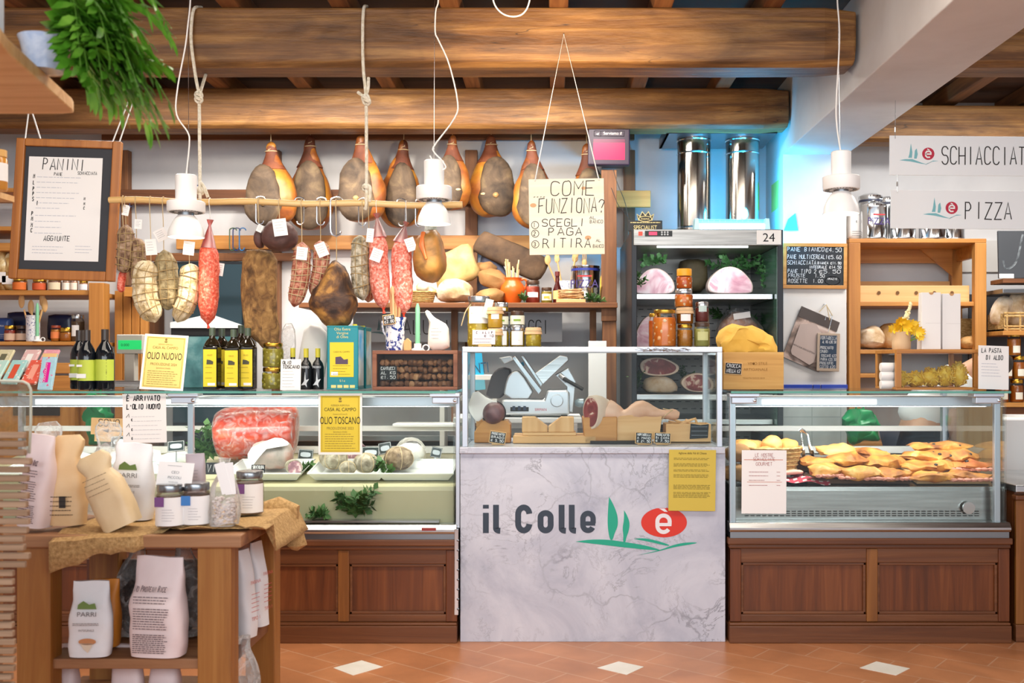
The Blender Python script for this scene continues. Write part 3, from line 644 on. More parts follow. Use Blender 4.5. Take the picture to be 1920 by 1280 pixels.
sausage('grey mould covered salami tied with string beside the pink pair', [(677,442),(675,475),(676,520),(681,562)], 34, SGR, 5.2, 5, hx=680, hy=425, tagp=(694,441,5.15,13,26,.1))
sausage('pink netted salami with a white square tag, beside the grey one', [(711,438),(709,480),(712,530),(719,578)], 36, SPK, 5.19, 0, True, 706, 400, (706,478,5.12,20,24,.35))
sausage('pink netted salami with a tag at its neck, beside the small ham', [(751,448),(753,485),(755,535),(757,588)], 38, SPK, 5.2, 0, True, 762, 416, (770,458,5.14,18,25,-.35))
sausage('reddish brown salami end behind the grey mouldy salami', [(692,490),(692,520),(693,545),(691,566)], 22, STI, 5.33, 3)
def slabmeat(name, label, cat, ring, d, th, m, hx, hy, amp=.006, p=.45, tagp=None, group='salami hung from the bamboo pole', rnd=1, fr=18):
    o = px(hx, hy, d); t = T(name, label, cat, o, (0,0,0), group)
    obj('meat', pillow(MB(), loc(ring, d, o), th, p, 9, amp, fr, R.random()*9, rnd=rnd), m, t); hang_line(t, o, hx, hy+2, d, TWINE, .0025)
    if tagp: paper_tag(t, o, *tagp)
    return t
slabmeat('hanging_pancetta', 'tall rough brown slab of cured pork hung beside the red netted salami', 'cured meat', [(456,470),(486,466),(518,474),(521,520),(519,575),(524,630),(520,652),(495,655),(478,640),(462,625),(452,575),(452,520)], 5.28, .07, DSP, 486, 468, .008)
slabmeat('hanging_ham', 'round dark cured ham with a square white tag near the pole middle', 'ham', [(492,440),(500,420),(522,410),(548,420),(558,440),(556,460),(535,472),(508,468),(494,458)], 5.2, .16, mot('dark_red_crust', ['#3c2622', '#5a3a34', '#7a544a'], 8, .6, .6, 6), 524, 412, .006, .5, (525,426,5.1,25,32,-.15))
slabmeat('hanging_ham', 'small dark ham end tied with white string behind the round tagged ham', 'ham', [(478,440),(482,430),(490,428),(496,440),(494,464),(484,466),(478,456)], 5.24, .08, mot('dark_red_crust', []), 485, 430, .004, .5, (487,428,5.18,10,14,.4))
slabmeat('hanging_ham', 'big dark wedge shaped cured ham hanging above the oil tin', 'ham', [(629,484),(641,495),(656,515),(661,545),(672,565),(664,590),(655,612),(625,622),(600,600),(577,572),(585,548),(600,530),(614,505)], 5.24, .2, DHAM, 631, 486, .01, .5)
h = slabmeat('hanging_ham', 'small orange brown ham in a white mesh cap below the pole end', 'ham', [(795,434),(808,428),(822,432),(832,460),(838,490),(834,515),(815,530),(795,528),(778,515),(774,490),(778,465),(784,445)], 5.22, .2, mot('ham_skin_orange', ['#7a5528', '#a97a3c', '#c98a45', '#d8763a'], 6, .45, .35, 6, .8), 808, 432, .008, .5)
obj('mesh_cap', MB().tube([(.0,0,-.012),(0,0,.03),(.01,0,.07)], [.034,.03,.012], 14), mot('white_mesh', ['#a9b7a8', '#e7ebe4'], 60, .7, .5), h)
obj('tendon', MB().tube([(-.03,-.07,-.02),(-.035,-.1,-.09),(-.01,-.115,-.16)], [.012,.016,.006], 8), plain('#c8692e', .4), h)
# ------------------------------------------------------------------ prosciutto hams under the second beam
FACE = mot('ham_rind_grey', ['#2f241b', '#493a2c', '#5f4d3b', '#7a664b'], 8, .75, .5, 7, .6); SKIN = mot('ham_skin_amber', ['#552c17', '#8a4c22', '#a86a26', '#bd862e'], 5, .42, .25, 5, .5); HOCK = mot('ham_hock_brown', ['#3f2113', '#6a3620', '#8a5032'], 5, .6, .4)
def ham(label, cx, y0, y1, w, d, fx, flip=1):
    o = px(cx, y0, d); L = sc(y1-y0, d); a = sc(w, d)/2; t = T('prosciutto_ham', label, 'ham', o, (0, R.uniform(-.04,.04), R.uniform(-.15,.15)), 'hams under the second beam'); sd = R.random()*20
    prof = [(0,.06),(.03,.17),(.09,.21),(.16,.26),(.26,.40),(.36,.60),(.48,.82),(.6,.95),(.72,1.0),(.84,.93),(.92,.76),(.975,.5),(1,.12)]
    P = [(flip*.06*a*math.sin(u*3), 0, -u*L) for u, _ in prof]; P = [tuple(p) for p in catm(P, 26)]; rr = [p.x for p in catm([(r*a,0,0) for _, r in prof], 26)]
    obj('skin', MB().tube(P, rr, 22, 1, fn=lambda q: Vector((q.x, q.y*.62, q.z))+noise.noise_vector(q*9+Vector((sd,0,0)))*a*.09), SKIN, t)
    ring = [(fx*a+a*.84*math.cos(u)*(1.0 if math.sin(u) < 0 else .85), -L*.68+L*(.33 if math.sin(u) < 0 else .40)*math.sin(u)) for u in [2*pi*i/22 for i in range(22)]]
    f = obj('cut_face', pillow(MB(), ring, a*.5, .5, 7, a*.07, 9, sd, -a*.47, rnd=0), FACE, t)
    obj('bone_end', MB().blob((fx*a+.1*a*flip, -a*.76, -L*.76), a*.12, a*.1, a*.11, 10, 7, .2), plain('#b08a5a', .6), f)
    obj('bone_slit', MB().blob((fx*a+.55*a*flip, -a*.66, -L*.74), a*.16, a*.06, a*.06, 10, 6, .2), plain('#d9b98a', .6), f)
    obj('hock', MB().tube([p for p in P[:11]], [r*1.05 for r in rr[:11]], 14, fn=lambda q: Vector((q.x, q.y*.64, q.z))), HOCK, t)
    obj('string', MB().tube([(0,0,.09),(0,0,.0),(.012,-.02,-.05),(-.012,-.025,-.06)], .003, 5).tube([(rr[5]*1.1*math.cos(u), rr[5]*.75*math.sin(u), P[5][2]) for u in [2*pi*i/14 for i in range(15)]], .003, 5, cap=False), TWINE, t)
for a in [('ham under the second beam, first in the row above the bamboo pole', 508, 266, 424, 92, 7.08, -.18, 1), ('ham with a broad grey face, second in the row above the pole', 582, 254, 432, 86, 7.3, .02, -1),
          ('ham behind the white knotted rope in the row under the second beam', 677, 253, 416, 92, 7.08, -.12, 1), ('ham hanging between the white rope and the middle lamp', 757, 262, 428, 82, 7.3, .1, -1),
          ('ham half hidden behind the middle pendant lamp', 848, 255, 395, 74, 7.1, -.1, 1), ('ham hanging clear beyond the middle lamp, its face turned to the wooden sign', 921, 254, 408, 92, 7.3, .14, -1),
          ('ham partly covered by the edge of the wooden sign', 996, 264, 428, 78, 7.08, .1, 1), ('ham mostly hidden behind the wooden sign and its cord', 1100, 270, 445, 86, 7.14, 0, 1)]: ham(*a)
# ------------------------------------------------------------------ blue and steel hooks on the rails
BLU = plain('#2f7fc4', .4, name='blue_plastic'); NVY = plain('#273a6e', .4, name='navy_plastic'); GRNP = plain('#3c5a44', .4, name='green_plastic')
def shook(label, x, y, d, h, m, group, s=1, up=.0):
    o = px(x, y, d); L = sc(h, d); r = L*.13
    P = [(r*1.5*s*math.cos(u)-0, 0, r*math.sin(u)) for u in [0, .8, 1.6, 2.4, 3.1]]+[(-r*1.5*s, 0, -L*.5)]+[(-r*1.5*s+r*1.2*s*(1-math.cos(u)), 0, -L+r-r*1.3*math.sin(u)) for u in [0, .8, 1.6, 2.4, 3.0]]
    return one('meat_hook', MB().tube([tuple(p) for p in catm(P, 24)], max(.0022, L*.03), 7), m, label, 'hook', o, (0,0,R.uniform(-.4,.4)), group)
shook('navy plastic hook on the pole beside the menu board', 246, 371, 5.2, 16, NVY, 'hooks on the pole')
for x, l in ((489,'steel hook on the pole above the small dark ham end'),(561,'steel hook on the pole above the first reddish tied salami'),(603,'steel hook on the pole above the second reddish tied salami'),(681,'steel hook on the pole above the grey mouldy salami'),(752,'steel hook on the pole above the tagged pink salami'),(788,'steel hook on the pole beside the middle lamp')):
    shook(l, x, polez(x).z and 375+(x-205)/66.2-5, 5.2, 44, HOOKS, 'hooks on the pole', R.choice((1,-1)))
shook('long steel hook on the pole holding the big dark ham', 632, 378, 5.2, 62, HOOKS, 'hooks on the pole')
for x, y, m, l in ((437,432,GRNP,'green hook hanging on the lower wall rail'),(444,432,NVY,'navy hook hanging on the lower wall rail'),(455,432,BLU,'bright blue double hook hanging on the lower wall rail'),(372,352,NVY,'navy hook hanging on the upper wall rail behind the lamp')):
    shook(l, x, y, 7.34, 36, m, 'hooks on the wall rails')
# ------------------------------------------------------------------ pendant lamps
def pendant(label, cx, yc0, yr0, yr1, ys0, ys1, wc, wr, ws, cable, wire, tilt, power):
    d = 4.98; o = px(cx, (yr0+yr1)/2, d); t = T('pendant_lamp', label, 'lamp', o); z = lambda y: (px(cx, y, d)-o).z; rr = lambda w: sc(w, d)/2
    obj('housing', MB().lathe([(rr(wc)*.98, z(yr0)), (rr(wc), z(yc0)-.004), (rr(wc)*.9, z(yc0)), (.012, z(yc0))], 32), WHITE, t)
    obj('collar', MB().lathe([(rr(wr)*.96, z(yr0)), (rr(wr), z(yr0)-.004), (rr(wr), z(yr1)+.006), (rr(wr)*.96, z(yr1)), (rr(wr)*.42, z(yr1))][::-1]+[(rr(wc)*.9, z(yr0))], 36), WHITE, t)
    v = MB()
    for k in range(30): v.box(rr(wr)*.62, rr(wr)*.86, -.0018, .0018, z(yr1)-.001, z(yr1)+.001, RM(2*pi*k/30, 'Z'))
    obj('vent', v, BLACK, t)
    obj('neck', MB().lathe([(rr(wc)*.75, z(ys0)-.012), (rr(wc)*.75, z(yr1)+.004)], 20), DSTEEL, t)
    sh = obj('shade', MB().lathe([(rr(ws), z(ys1)), (rr(ws)*.93, z(ys1)+(z(ys0)-z(ys1))*.35), (rr(ws)*.72, z(ys1)+(z(ys0)-z(ys1))*.72), (rr(ws)*.45, z(ys0)), (rr(ws)*.41, z(ys0)), (rr(ws)*.69, z(ys1)+(z(ys0)-z(ys1))*.70), (rr(ws)*.9, z(ys1)+(z(ys0)-z(ys1))*.34), (rr(ws)*.975, z(ys1))], 36, cap=False), WHITE, t)
    obj('bulb', MB().lathe([(.0, z(ys1)+.022), (rr(ws)*.6, z(ys1)+.022), (rr(ws)*.55, z(ys1)+.05), (0, z(ys1)+.05)], 24), BULB, sh)
    cp = [px(x, y, d-.02)-o for x, y in cable]; cp.append(Vector((cp[-1].x, cp[-1].y, 3.33-o.z)))
    obj('cable', MB().tube(catm(cp, 44), .0038, 7), CORD, t)
    wp = [px(x, y, d)-o for x, y in wire]; wp.append(Vector((wp[-1].x, 0, 3.33-o.z))); obj('wire', MB().tube(wp, .0014, 5), HOOKS, t)
    L = lamp('pendant_light', 'SPOT', (0,0,z(ys1)+.015), (tilt, 0, 0), power, (1, .90, .74), .05, spot=130, blend=.7); L.parent = t
pendant('white pendant spot lamp over the red netted salami', 349, 328, 378, 398, 404, 445, 39, 69, 67, [(349,329),(355,270),(352,248),(331,214),(333,165),(347,90),(352,50),(357,0)], [(354,329),(353,0)], rad(-14), 24)
pendant('white pendant spot lamp over the pink netted salami', 814, 301, 350, 375, 380, 420, 38, 67, 63, [(806,292),(822,318),(836,314),(828,300),(814,285),(815,272),(852,222),(858,190),(842,120),(822,75),(816,60),(817,20),(822,0)], [(814,301),(815,0)], rad(-14), 26)
pendant('white pendant spot lamp in front of the plastered pillar', 1577, 284, 331, 356, 360, 401, 37, 69, 68, [(1576,284),(1569,235),(1568,190),(1574,70),(1570,0)], [(1575,284),(1571,0)], rad(-10), 9)
o = px(960, 30, 4.95)
one('sagging_cable', MB().tube(catm([px(x, y, 4.95)-o for x, y in ((921,-30),(926,5),(940,24),(960,31),(980,26),(992,5),(997,-40))]+[Vector((.1, .0, 3.33-o.z))], 30), .004, 7), CORD, 'loop of white cord sagging in front of the lit beam', 'cord', o)
# ------------------------------------------------------------------ wooden sign on its cord
c, w, h = bxs(992, 335, 1133, 477, 5.17)
t = T('wooden_sign', 'pale pine sign with handwritten ordering steps, hung on a white cord', 'sign', c, (0, rad(-.8), 0))
obj('board', MB().box(-w/2, w/2, 0, .012, -h/2, h/2), BOARDW, t, .001)
q = lambda x, y: (px(x, y, 5.17)-c).x; qz = lambda y: (px(0, y, 5.17)-c).z
m = MB(); th = .0042
m.hand('COME', q(1033,0), q(1115,0), qz(366), sc(27,5.17), th); m.hand('FUNZIONA?', q(1010,0), q(1133,0), qz(399), sc(27,5.17), th)
m.hand('SCEGLI', q(1016,0), q(1096,0), qz(424), sc(14,5.17), th*.9); m.hand('PAGA', q(1028,0), q(1091,0), qz(441), sc(14,5.17), th*.9); m.hand('RITIRA', q(1017,0), q(1107,0), qz(464), sc(17,5.17), th*.9)
m.hand('AL', q(1105,0), q(1117,0), qz(411), sc(5,5.17), .002); m.hand('BANCO', q(1106,0), q(1130,0), qz(419), sc(6,5.17), .002); m.hand('AL', q(1117,0), q(1126,0), qz(454), sc(5,5.17), .002); m.hand('BANCO', q(1111,0), q(1131,0), qz(465), sc(6,5.17), .002)
for i, y in enumerate((421,437,457)):
    z0 = qz(y); x0 = q(1003,0); r = sc(6.8,5.17); m.ribbon([(x0+r*math.cos(2*pi*k/18), z0+r*math.sin(2*pi*k/18)) for k in range(19)], .003, -.0012); m.hand('123'[i], x0-.009, x0+.004, z0-.010, .02, .003)
for k in range(4): m.ribbon([(q(1001+k*6,0), qz(369)), (q(1004+k*6,0), qz(368))], .003, -.0012)
obj('lettering', m, PENCIL, t)
k = MB()
for x, y, r in ((1000,384,4),(1102,446,4),(1095,353,3)): k.disc(q(x,0), qz(y), sc(r,5.17), -.0006, 14, 1.5)
obj('knot', k, plain('#d9a878', .6), t)
nail = Vector((px(1062,64,5.21).x, .215, px(1062,64,5.21).z))-c
obj('cord', MB().tube([(q(1004,0), -.003, h/2-.01), nail, (q(1124,0), -.003, h/2-.01)], .0035, 6), CORD, t); obj('nail', MB().tube([nail, nail+Vector((0,.06,0))], .004, 8), HOOKS, t)
# ------------------------------------------------------------------ framed menu board
c, w, h = bxs(27, 260, 220, 526, 5.28)
t = T('menu_board', 'brown framed sandwich menu board hung on strings in front of the shelves', 'menu board', c, (rad(-4), rad(1.5), rad(3)))
for n, b in (('frame', (-w/2, -w/2+.045, -h/2, h/2)), ('frame', (w/2-.045, w/2, -h/2, h/2)), ('frame', (-w/2+.045, w/2-.045, h/2-.04, h/2)), ('frame', (-w/2+.045, w/2-.045, -h/2, -h/2+.05))): obj(n, MB().box(b[0], b[1], -.012, .02, b[2], b[3]), FRAMEW, t, .005)
obj('slate', MB().box(-w/2+.04, w/2-.04, .004, .016, -h/2+.04, h/2-.035), plain('#33353b', .7), t)
pw, ph = w*.70, h*.74; sx = lambda u: -pw/2+u*pw; sz = lambda v: ph/2-v*ph+.0
sh = obj('paper', MB().box(-pw/2, pw/2, .001, .003, -ph/2, ph/2), PAPER, t, 0, (-.012, 0, .004), (0, rad(-.6), 0))
m = MB(); m.hand('PANINI', sx(.19), sx(.76), sz(.125), .06, .0045, 0); m.hand('PANE', sx(.35), sx(.46), sz(.18), .016, .0022, 0); m.hand('SCHIACCIATA', sx(.67), sx(.93), sz(.165), .016, .002, 0)
for ch, v in zip('MLPPST', (.21,.27,.33,.38,.43,.47)): m.hand(ch, sx(.07 if ch != 'T' else .13), sx(.095 if ch != 'T' else .15), sz(v), .02, .0035, 0)
for ch, v in zip('PMMC', (.57,.62,.68,.73)): m.hand(ch, sx(.07), sx(.095), sz(v), .02, .0035, 0)
for ch, v in zip('NMC', (.41,.46,.50)): m.hand(ch, sx(.77), sx(.79), sz(v), .014, .003, 0)
m.hand('AGGIUNTE', sx(.25), sx(.60), sz(.81), .026, .0032, 0); obj('lettering', m, INK, sh)
g = MB().lines(sx(.12), sx(.75), sz(.5), sz(.2), 7, .003, 0, .5).lines(sx(.12), sx(.7), sz(.74), sz(.57), 4, .003, 0, .5).lines(sx(.1), sx(.55), sz(.93), sz(.87), 3, .003, 0).lines(sx(.68), sx(.92), sz(.92), sz(.86), 3, .003, 0)
obj('faint_writing', g, plain('#c3c6cf', .8), sh)
s = MB()
for x, x2 in ((-w/2+.04, -.30), (-w/2+.12, -.36), (w/2-.05, w/2-.02), (w/2-.015, w/2+.0)): s.tube([(x,.0,h/2-.005), (x2, .2, 2.93-c.z)], .004, 6)
obj('hanging_string', s, CORD, t)
# ------------------------------------------------------------------ suspended white bay signs
EMT = plain('#7dbcc4', .6, name='pale_teal_emblem'); EMR = plain('#c02742', .6, name='crimson_emblem')
def emblem(t, x, z, s, col=(EMT, EMR), ch=True):
    m = MB(); f = lambda *p: [(x+a*s, z+b*s) for a, b in p]
    m.poly(f((-.62,.1),(-.56,.3),(-.48,.9),(-.40,.4),(-.42,.1))).poly(f((-.30,.06),(-.26,.5),(-.16,.62),(-.10,.3),(-.16,.05)))
    m.poly(f((-1.1,-.04),(-.8,.02),(-.4,.03),(.1,-.16),(.42,-.26),(.1,-.22),(-.5,-.1))).poly(f((.42,-.2),(.7,-.1),(1.05,-.06),(.75,-.04),(.3,-.3)))
    obj('cypress_emblem', m, col[0], t); m = MB().disc(x+.48*s, z+.33*s, .34*s, -.0012); obj('tomato_emblem', m, col[1], t)
    obj('letter', MB().ribbon([(x+(.48+a)*s, z+(.33+b)*s) for a, b in ((-.14,-.02),(.14,-.02),(.14,.06),(.08,.13),(-.08,.13),(-.14,.05),(-.14,-.12),(-.06,-.2),(.1,-.19))], .08*s, -.002).ribbon([(x+(.48+a)*s, z+(.33+b)*s) for a, b in ((-.06,.26),(.06,.2))], .06*s, -.002), WHITE, t)
def baysign(label, x0, y0, x1, y1, text, ex, lx0, lx1, ly0, ly1, wires):
    d = 5.6; c, w, h = bxs(x0, y0, x1, y1, d); t = T('hanging_sign', label, 'sign', c, (0, rad(.5), 0)); obj('panel', MB().box(-w/2, w/2, 0, .006, -h/2, h/2), CARD, t, .001)
    f = lambda x, y: ((px(x, y, d)-c).x, (px(x, y, d)-c).z); e = f(ex, (y0+y1)/2+8); emblem(t, e[0], e[1], sc(34, d))
    obj('lettering', MB().hand(text, f(lx0,0)[0], f(lx1,0)[0], f(0,ly1)[1], sc(ly1-ly0, d), .006, -.0012, .015, .0), PENCIL, t)
    for x in wires:
        q = f(x, y0+6); m = MB().tube([(q[0],-.004,q[1]), (q[0],0,h/2+.004), (q[0],.0,wires[x]-c.z)], .0016, 5); obj('wire', m, HOOKS, t); obj('grip', MB().tube([(q[0],0,h/2+.02),(q[0],0,h/2+.045)], .005, 8), CHROME, t)
baysign('white hanging sign for flat bread, upper of the two under the plaster beam', 1668, 256, 2160, 330, 'SCHIACCIATA', 1724, 1766, 1938, 276, 309, {1678: 2.825, 2100: 3.33})
baysign('white hanging sign for pizza, lower of the two beside the pillar', 1670, 358, 2160, 430, 'PIZZA', 1768, 1810, 1897, 380, 411, {1682: px(0,329,5.6).z, 2100: px(0,329,5.6).z})
# ------------------------------------------------------------------ shelf with fern and bottle near the ceiling
P3 = lambda x, y, z: Vector(((x-VX)*(z-CZ)*F/(VY-y)/F, (z-CZ)*F/(VY-y)-5, z))      # where a pixel's ray meets height z
zs = 2.10; c1 = P3(150, 214, zs); 
t = T('hanging_shelf', 'pale wooden shelf jutting in high above the menu board', 'shelf', (c1.x-.6, c1.y-.7, zs), rad(0))
a = P3(0, 100, zs)-Vector((c1.x-.6, c1.y-.7, zs)); e = c1-Vector((c1.x-.6, c1.y-.7, zs))
L = [(e.x-.05, e.y+.0), (e.x-.012, e.y-.012), (e.x, e.y-.05), (a.x+.02, a.y), (a.x+.2, a.y-.6), (-2.2, a.y-.6), (-2.2, e.y)]
obj('board', MB().add([(x,y,0) for x, y in L]+[(x,y,.035) for x, y in L], [tuple(range(7)), tuple(range(13,6,-1))]+[((i+1)%7, i, 7+i, 7+(i+1)%7) for i in range(7)]), LIGHTW, t, .004)
obj('hanger', MB().tube([(e.x-.5, e.y-.03, .03), (e.x-.5, e.y-.03, 3.33-zs)], .004, 6).tube([(e.x-.6, e.y-1.1, .03), (e.x-.6, e.y-1.1, 3.33-zs)], .004, 6), HOOKS, t)
zt = zs+.035; b = P3(18, 112, zt); DKG = plain('#12180f', .06, name='dark_bottle_glass')
t = T('wine_bottle', 'dark wine bottle with grey white label standing on the high shelf', 'bottle', (b.x-.06, b.y, zt+.001))
obj('bottle_body', MB().lathe([(.036,0),(.04,.006),(.04,.19),(.03,.225),(.014,.25),(.0135,.30),(0,.30)], 28), DKG, t); obj('label', MB().lathe([(.0405,.055),(.0405,.16)], 28, None, True, 0, 2*pi, False), plain('#cfd2da', .7), t)
pt = P3(92, 138, zt); o = Vector((pt.x, pt.y-.02, zt))
fern = T('potted_fern', 'green fern spilling over the edge of the high shelf from a white pot', 'plant', o)
obj('pot', MB().lathe([(.045,0),(.06,.07),(.066,.085),(.058,.085),(.05,.07),(0,.07)], 24), mot('blue_white_glaze', ['#c9d6ec', '#aebfdc', '#e8eef8'], 12, .2), fern)
lv = MB(); stm = MB()
for k in range(95):
    az = R.uniform(-1.15, 1.25); ln = R.uniform(.10, .34); up = R.uniform(-.02, .20); P = []
    for i in range(9):
        u = i/8; P.append(Vector((math.cos(az)*ln*u*.8+.05+.02*u, math.sin(az)*ln*u*.45-.05*u, .08+up*math.sin(u*2.4)-.34*ln/.5*u*u*R.uniform(.95,1.05)*(1.0 if k % 3 else .3))))
    stm.tube(P, .0012, 4)
    for i in range(2, 9):
        tg = (P[i]-P[i-1]).normalized(); sd = tg.cross(Vector((0,.3,1))).normalized()
        for s_ in (-1, 1):
            l = .062*(1-.5*abs(i/8-.4))*R.uniform(.7,1.2); tip = P[i]+sd*s_*l+tg*l*.8+Vector((0,0,-.018)); wv = tg*l*.42; mid = (P[i]+tip)/2+Vector((0,0,.006))
            lv.add([P[i], P[i]+(tip-P[i])*.35-wv*.8, mid+(tip-mid)*.35-wv*.7, tip, mid+(tip-mid)*.35+wv*.7, P[i]+(tip-P[i])*.35+wv*.8+Vector((0,0,.004))], [(0,1,2,3),(0,3,4,5)], True)
obj('foliage', lv, GREEN, fern); obj('stem', stm, plain('#5d8a2e', .5), fern)
# a jar that just reaches into the frame, on a shelf beyond it
jd = 3.4; b = px(-6, 357, jd)
t = T('honey_jar', 'jar with amber lid and white label cut off by the frame near the menu board', 'jar', b)
obj('glass', MB().lathe([(.03,0),(.033,.005),(.033,.10),(.028,.112)], 24), plain('#c98a3a', .15), t); obj('lid', MB().lathe([(.031,.112),(.031,.135),(.0,.137)], 24), plain('#d9a860', .4), t); obj('label', MB().lathe([(.0335,.03),(.0335,.09)], 24, cap=False), PAPER, t)
one('side_shelf', MB().box(-.5, .0, -.12, .12, -.02, 0), LIGHTW, 'wooden shelf end carrying the amber lidded jar beyond the frame', 'shelf', (b.x-.005, b.y, b.z))
# ------------------------------------------------------------------ wall rack behind the counter
t = T('wooden_rack', 'rough timber rack of posts, rails and one shelf along the back wall', 'rack', (-1.0, 2.4, 0)); o = t.location.copy()
def rk(n, x0, y0, x1, y1, d, dep, m, par=None):
    a = px(x0, y1, d)-o; b = px(x1, y0, d)-o; return obj(n, MB().box(a.x, b.x, a.y, a.y+dep, a.z, b.z), m, par or t, .004)
for x0, x1, y0, d in ((226,240,1.95,7.54),(509,524,.9,7.54),(872,895,.9,7.54),(1170,1191,2.25,7.54)):
    a = px(x0, 0, d)-o; b = px(x1, 0, d)-o; obj('post', MB().box(a.x, b.x, a.y, a.y+.07, y0, 2.96), RACKZ, t, .004)
a = px(1130, 0, 6.92)-o; b = px(1156, 0, 6.92)-o; obj('post', MB().box(a.x, b.x, a.y, a.y+.1, .9, 2.15), RACKZ, t, .004); obj('post', MB().box(a.x-.01, b.x, a.y-.02, a.y-.002, 1.66, 2.69), RACKZ, t, .004)
rk('rail', 190, 355, 1140, 383, 7.5, .035, RACKX); rk('rail', 330, 441, 1140, 467, 7.5, .04, PINE); rk('rail', 190, 474, 560, 489, 7.51, .03, RACKX)
rk('rail', 1150, 357, 1220, 388, 7.25, .035, PINE); rk('rail', 190, 251, 1190, 262, 7.5, .03, RACKX)
a = px(560, 567, 6.85)-o; b = px(1158, 577, 6.85)-o; SZ = px(0, 567, 6.85).z
obj('shelf', MB().box(a.x, b.x, a.y, a.y+.62, SZ-.035, SZ), RACKX, t, .004)
for x0, x1 in ((846,858),(1106,1118)): a = px(x0, 0, 7.2)-o; b = px(x1, 0, 7.2)-o; obj('bracket', MB().box(a.x, b.x, a.y, a.y+.05, .9, SZ-.035), RACKZ, t)
def baysmall(label, x0, x1, text, lx0, lx1):
    d = 7.22; c, w, h = bxs(x0, 586, x1, 641, d); t = T('shelf_sign', label, 'sign', c); obj('panel', MB().box(-w/2, w/2, 0, .006, -h/2, h/2), plain('#9a9da2', .6), t)  # shade under the shelf is put into the grey panel and dulled emblem
    e = px(x0+62, 622, d)-c; emblem(t, e.x, e.z, sc(28, d), (plain('#4f6b70', .6), plain('#8e2440', .6)))
    obj('lettering', MB().hand(text, (px(lx0,0,d)-c).x, (px(lx1,0,d)-c).x, (px(0,626,d)-c).z, sc(26,d), .007, -.0012, .01, 0), PENCIL, t)
baysmall('shade-greyed sign for salami under the rack shelf, behind the blue patterned jug', 662, 848, 'SALUMI', 738, 845); baysmall('shade-greyed sign for cheese under the rack shelf, behind the olive jars', 859, 1054, 'FORMAGGI', 925, 1028)
# ------------------------------------------------------------------ goods on the rack shelf
DS = 7.0
def on(x, d=DS): q = px(x, 0, d); return Vector((q.x, q.y, SZ+.0015))
CRUST = mot('bread_crust', ['#8f5c2a', '#b98548', '#d3a970', '#e6cca0'], 9, .8, .5, 6); FLOURY = mot('floury_crust', ['#a8845c', '#c9ab86', '#decab0', '#eaded0'], 9, .9, .4, 6); BROWNB = mot('brown_loaf_crust', ['#7d5630', '#a07545', '#bd9260'], 5, .85, .5, 6)
WICK = mot('wicker', ['#a87c42', '#cda564', '#e3c68e'], 40, .7, .9, 2, 0, (1,1,3)); 
def loaf(label, c, rx, ry, rz, m=CRUST, rot=(0,0,0), group=None, sd=None, name='bread_loaf', amp=.22):
    sd = R.random()*30 if sd is None else sd
    return one(name, MB().blob((0,0,rz*.93), rx, ry, rz, 20, 12, amp, 5, sd, None, lambda q: Vector((q.x, q.y, max(q.z, -rz*.82)))), m, label, 'bread', c, rot, group)
def basket(label, c, rx, ry, h, group=None):
    t = T('wicker_basket', label, 'basket', c, (0,0,0), group); M = Matrix.Diagonal((1, ry/rx, 1, 1))
    obj('weave', MB().lathe([(0,0),(rx*.78,0),(rx*.9,h*.5),(rx,h),(rx*.95,h),(rx*.85,h*.5),(rx*.74,.012),(0,.012)], 28, M), WICK, t)
    obj('rim', MB().tube([M @ Vector((rx*math.cos(2*pi*i/28), rx*math.sin(2*pi*i/28), h)) for i in range(29)], .008, 6), WICK, t)
    w = MB()
    for k in range(1, 6): w.tube([M @ Vector((rx*(.78+.22*k/6)*1.02*math.cos(2*pi*i/28), rx*(.78+.22*k/6)*1.02*math.sin(2*pi*i/28), h*k/6)) for i in range(29)], .004, 5)
    obj('band', w, WICK, t); return t
c = on(793); c.y -= .02; basket('small round bread basket on the rack shelf below the orange ham', c, sc(24,DS), .08, .075)
for i, (dx, dy, dz) in enumerate(((-.04,.0,.05),(.045,.02,.05),(.0,-.02,.075),(.0,.05,.07))): loaf('pale bun in the small round basket on the rack shelf', c+Vector((dx,dy,dz)), .05, .045, .033, FLOURY, (0,0,i), 'buns in the small basket', name='bread_bun')
loaf('large flour dusted loaf standing beside the small bun basket', on(852), .125, .10, .085, FLOURY)
loaf('brown rounded loaf tilted on top of another beside the clay jug', on(918)+Vector((0,.04,.10)), .115, .09, .075, BROWNB, (0,.35,0)); loaf('low brown loaf lying under the tilted loaf, beside the clay jug', on(922)+Vector((0,-.02,0)), .10, .09, .055, BROWNB)
loaf('dark small loaf behind the tilted brown loaf', on(905)+Vector((0,.22,.20)), .08, .07, .06, BROWNB)
oo = on(860)+Vector((0,.12,0))
def slab2(name, label, cat, ring, d, th, m, amp=.006, p=.3, rot=(0,0,0)):
    o = px(sum(a for a, _ in ring)/len(ring), max(b for _, b in ring), d); return one(name, pillow(MB(), loc(ring, d, o), th, p, 7, amp, 10, R.random()*9), m, label, 'cured meat' if 'meat' in cat else cat, o, rot)
slab2('lard_slab', 'pale yellow angular slab of cured fat leaning on the rack shelf', 'cured meat', [(822,478),(845,470),(874,455),(886,462),(888,482),(904,512),(880,530),(850,535),(822,545),(818,525)], 7.14, .12, mot('pale_fat', ['#b08a4e', '#c9a76a', '#dcc08c'], 8, .7, .3, 6))
slab2('cured_slab', 'dark brown rectangular cured slab leaning diagonally behind the clay jug', 'cured meat', [(905,433),(918,436),(1000,470),(1030,485),(1026,505),(1010,528),(990,524),(940,495),(886,472),(888,458)], 7.22, .07, mot('dark_slab', ['#3d2c20', '#55402e', '#6b523b'], 8, .8, .5, 6))
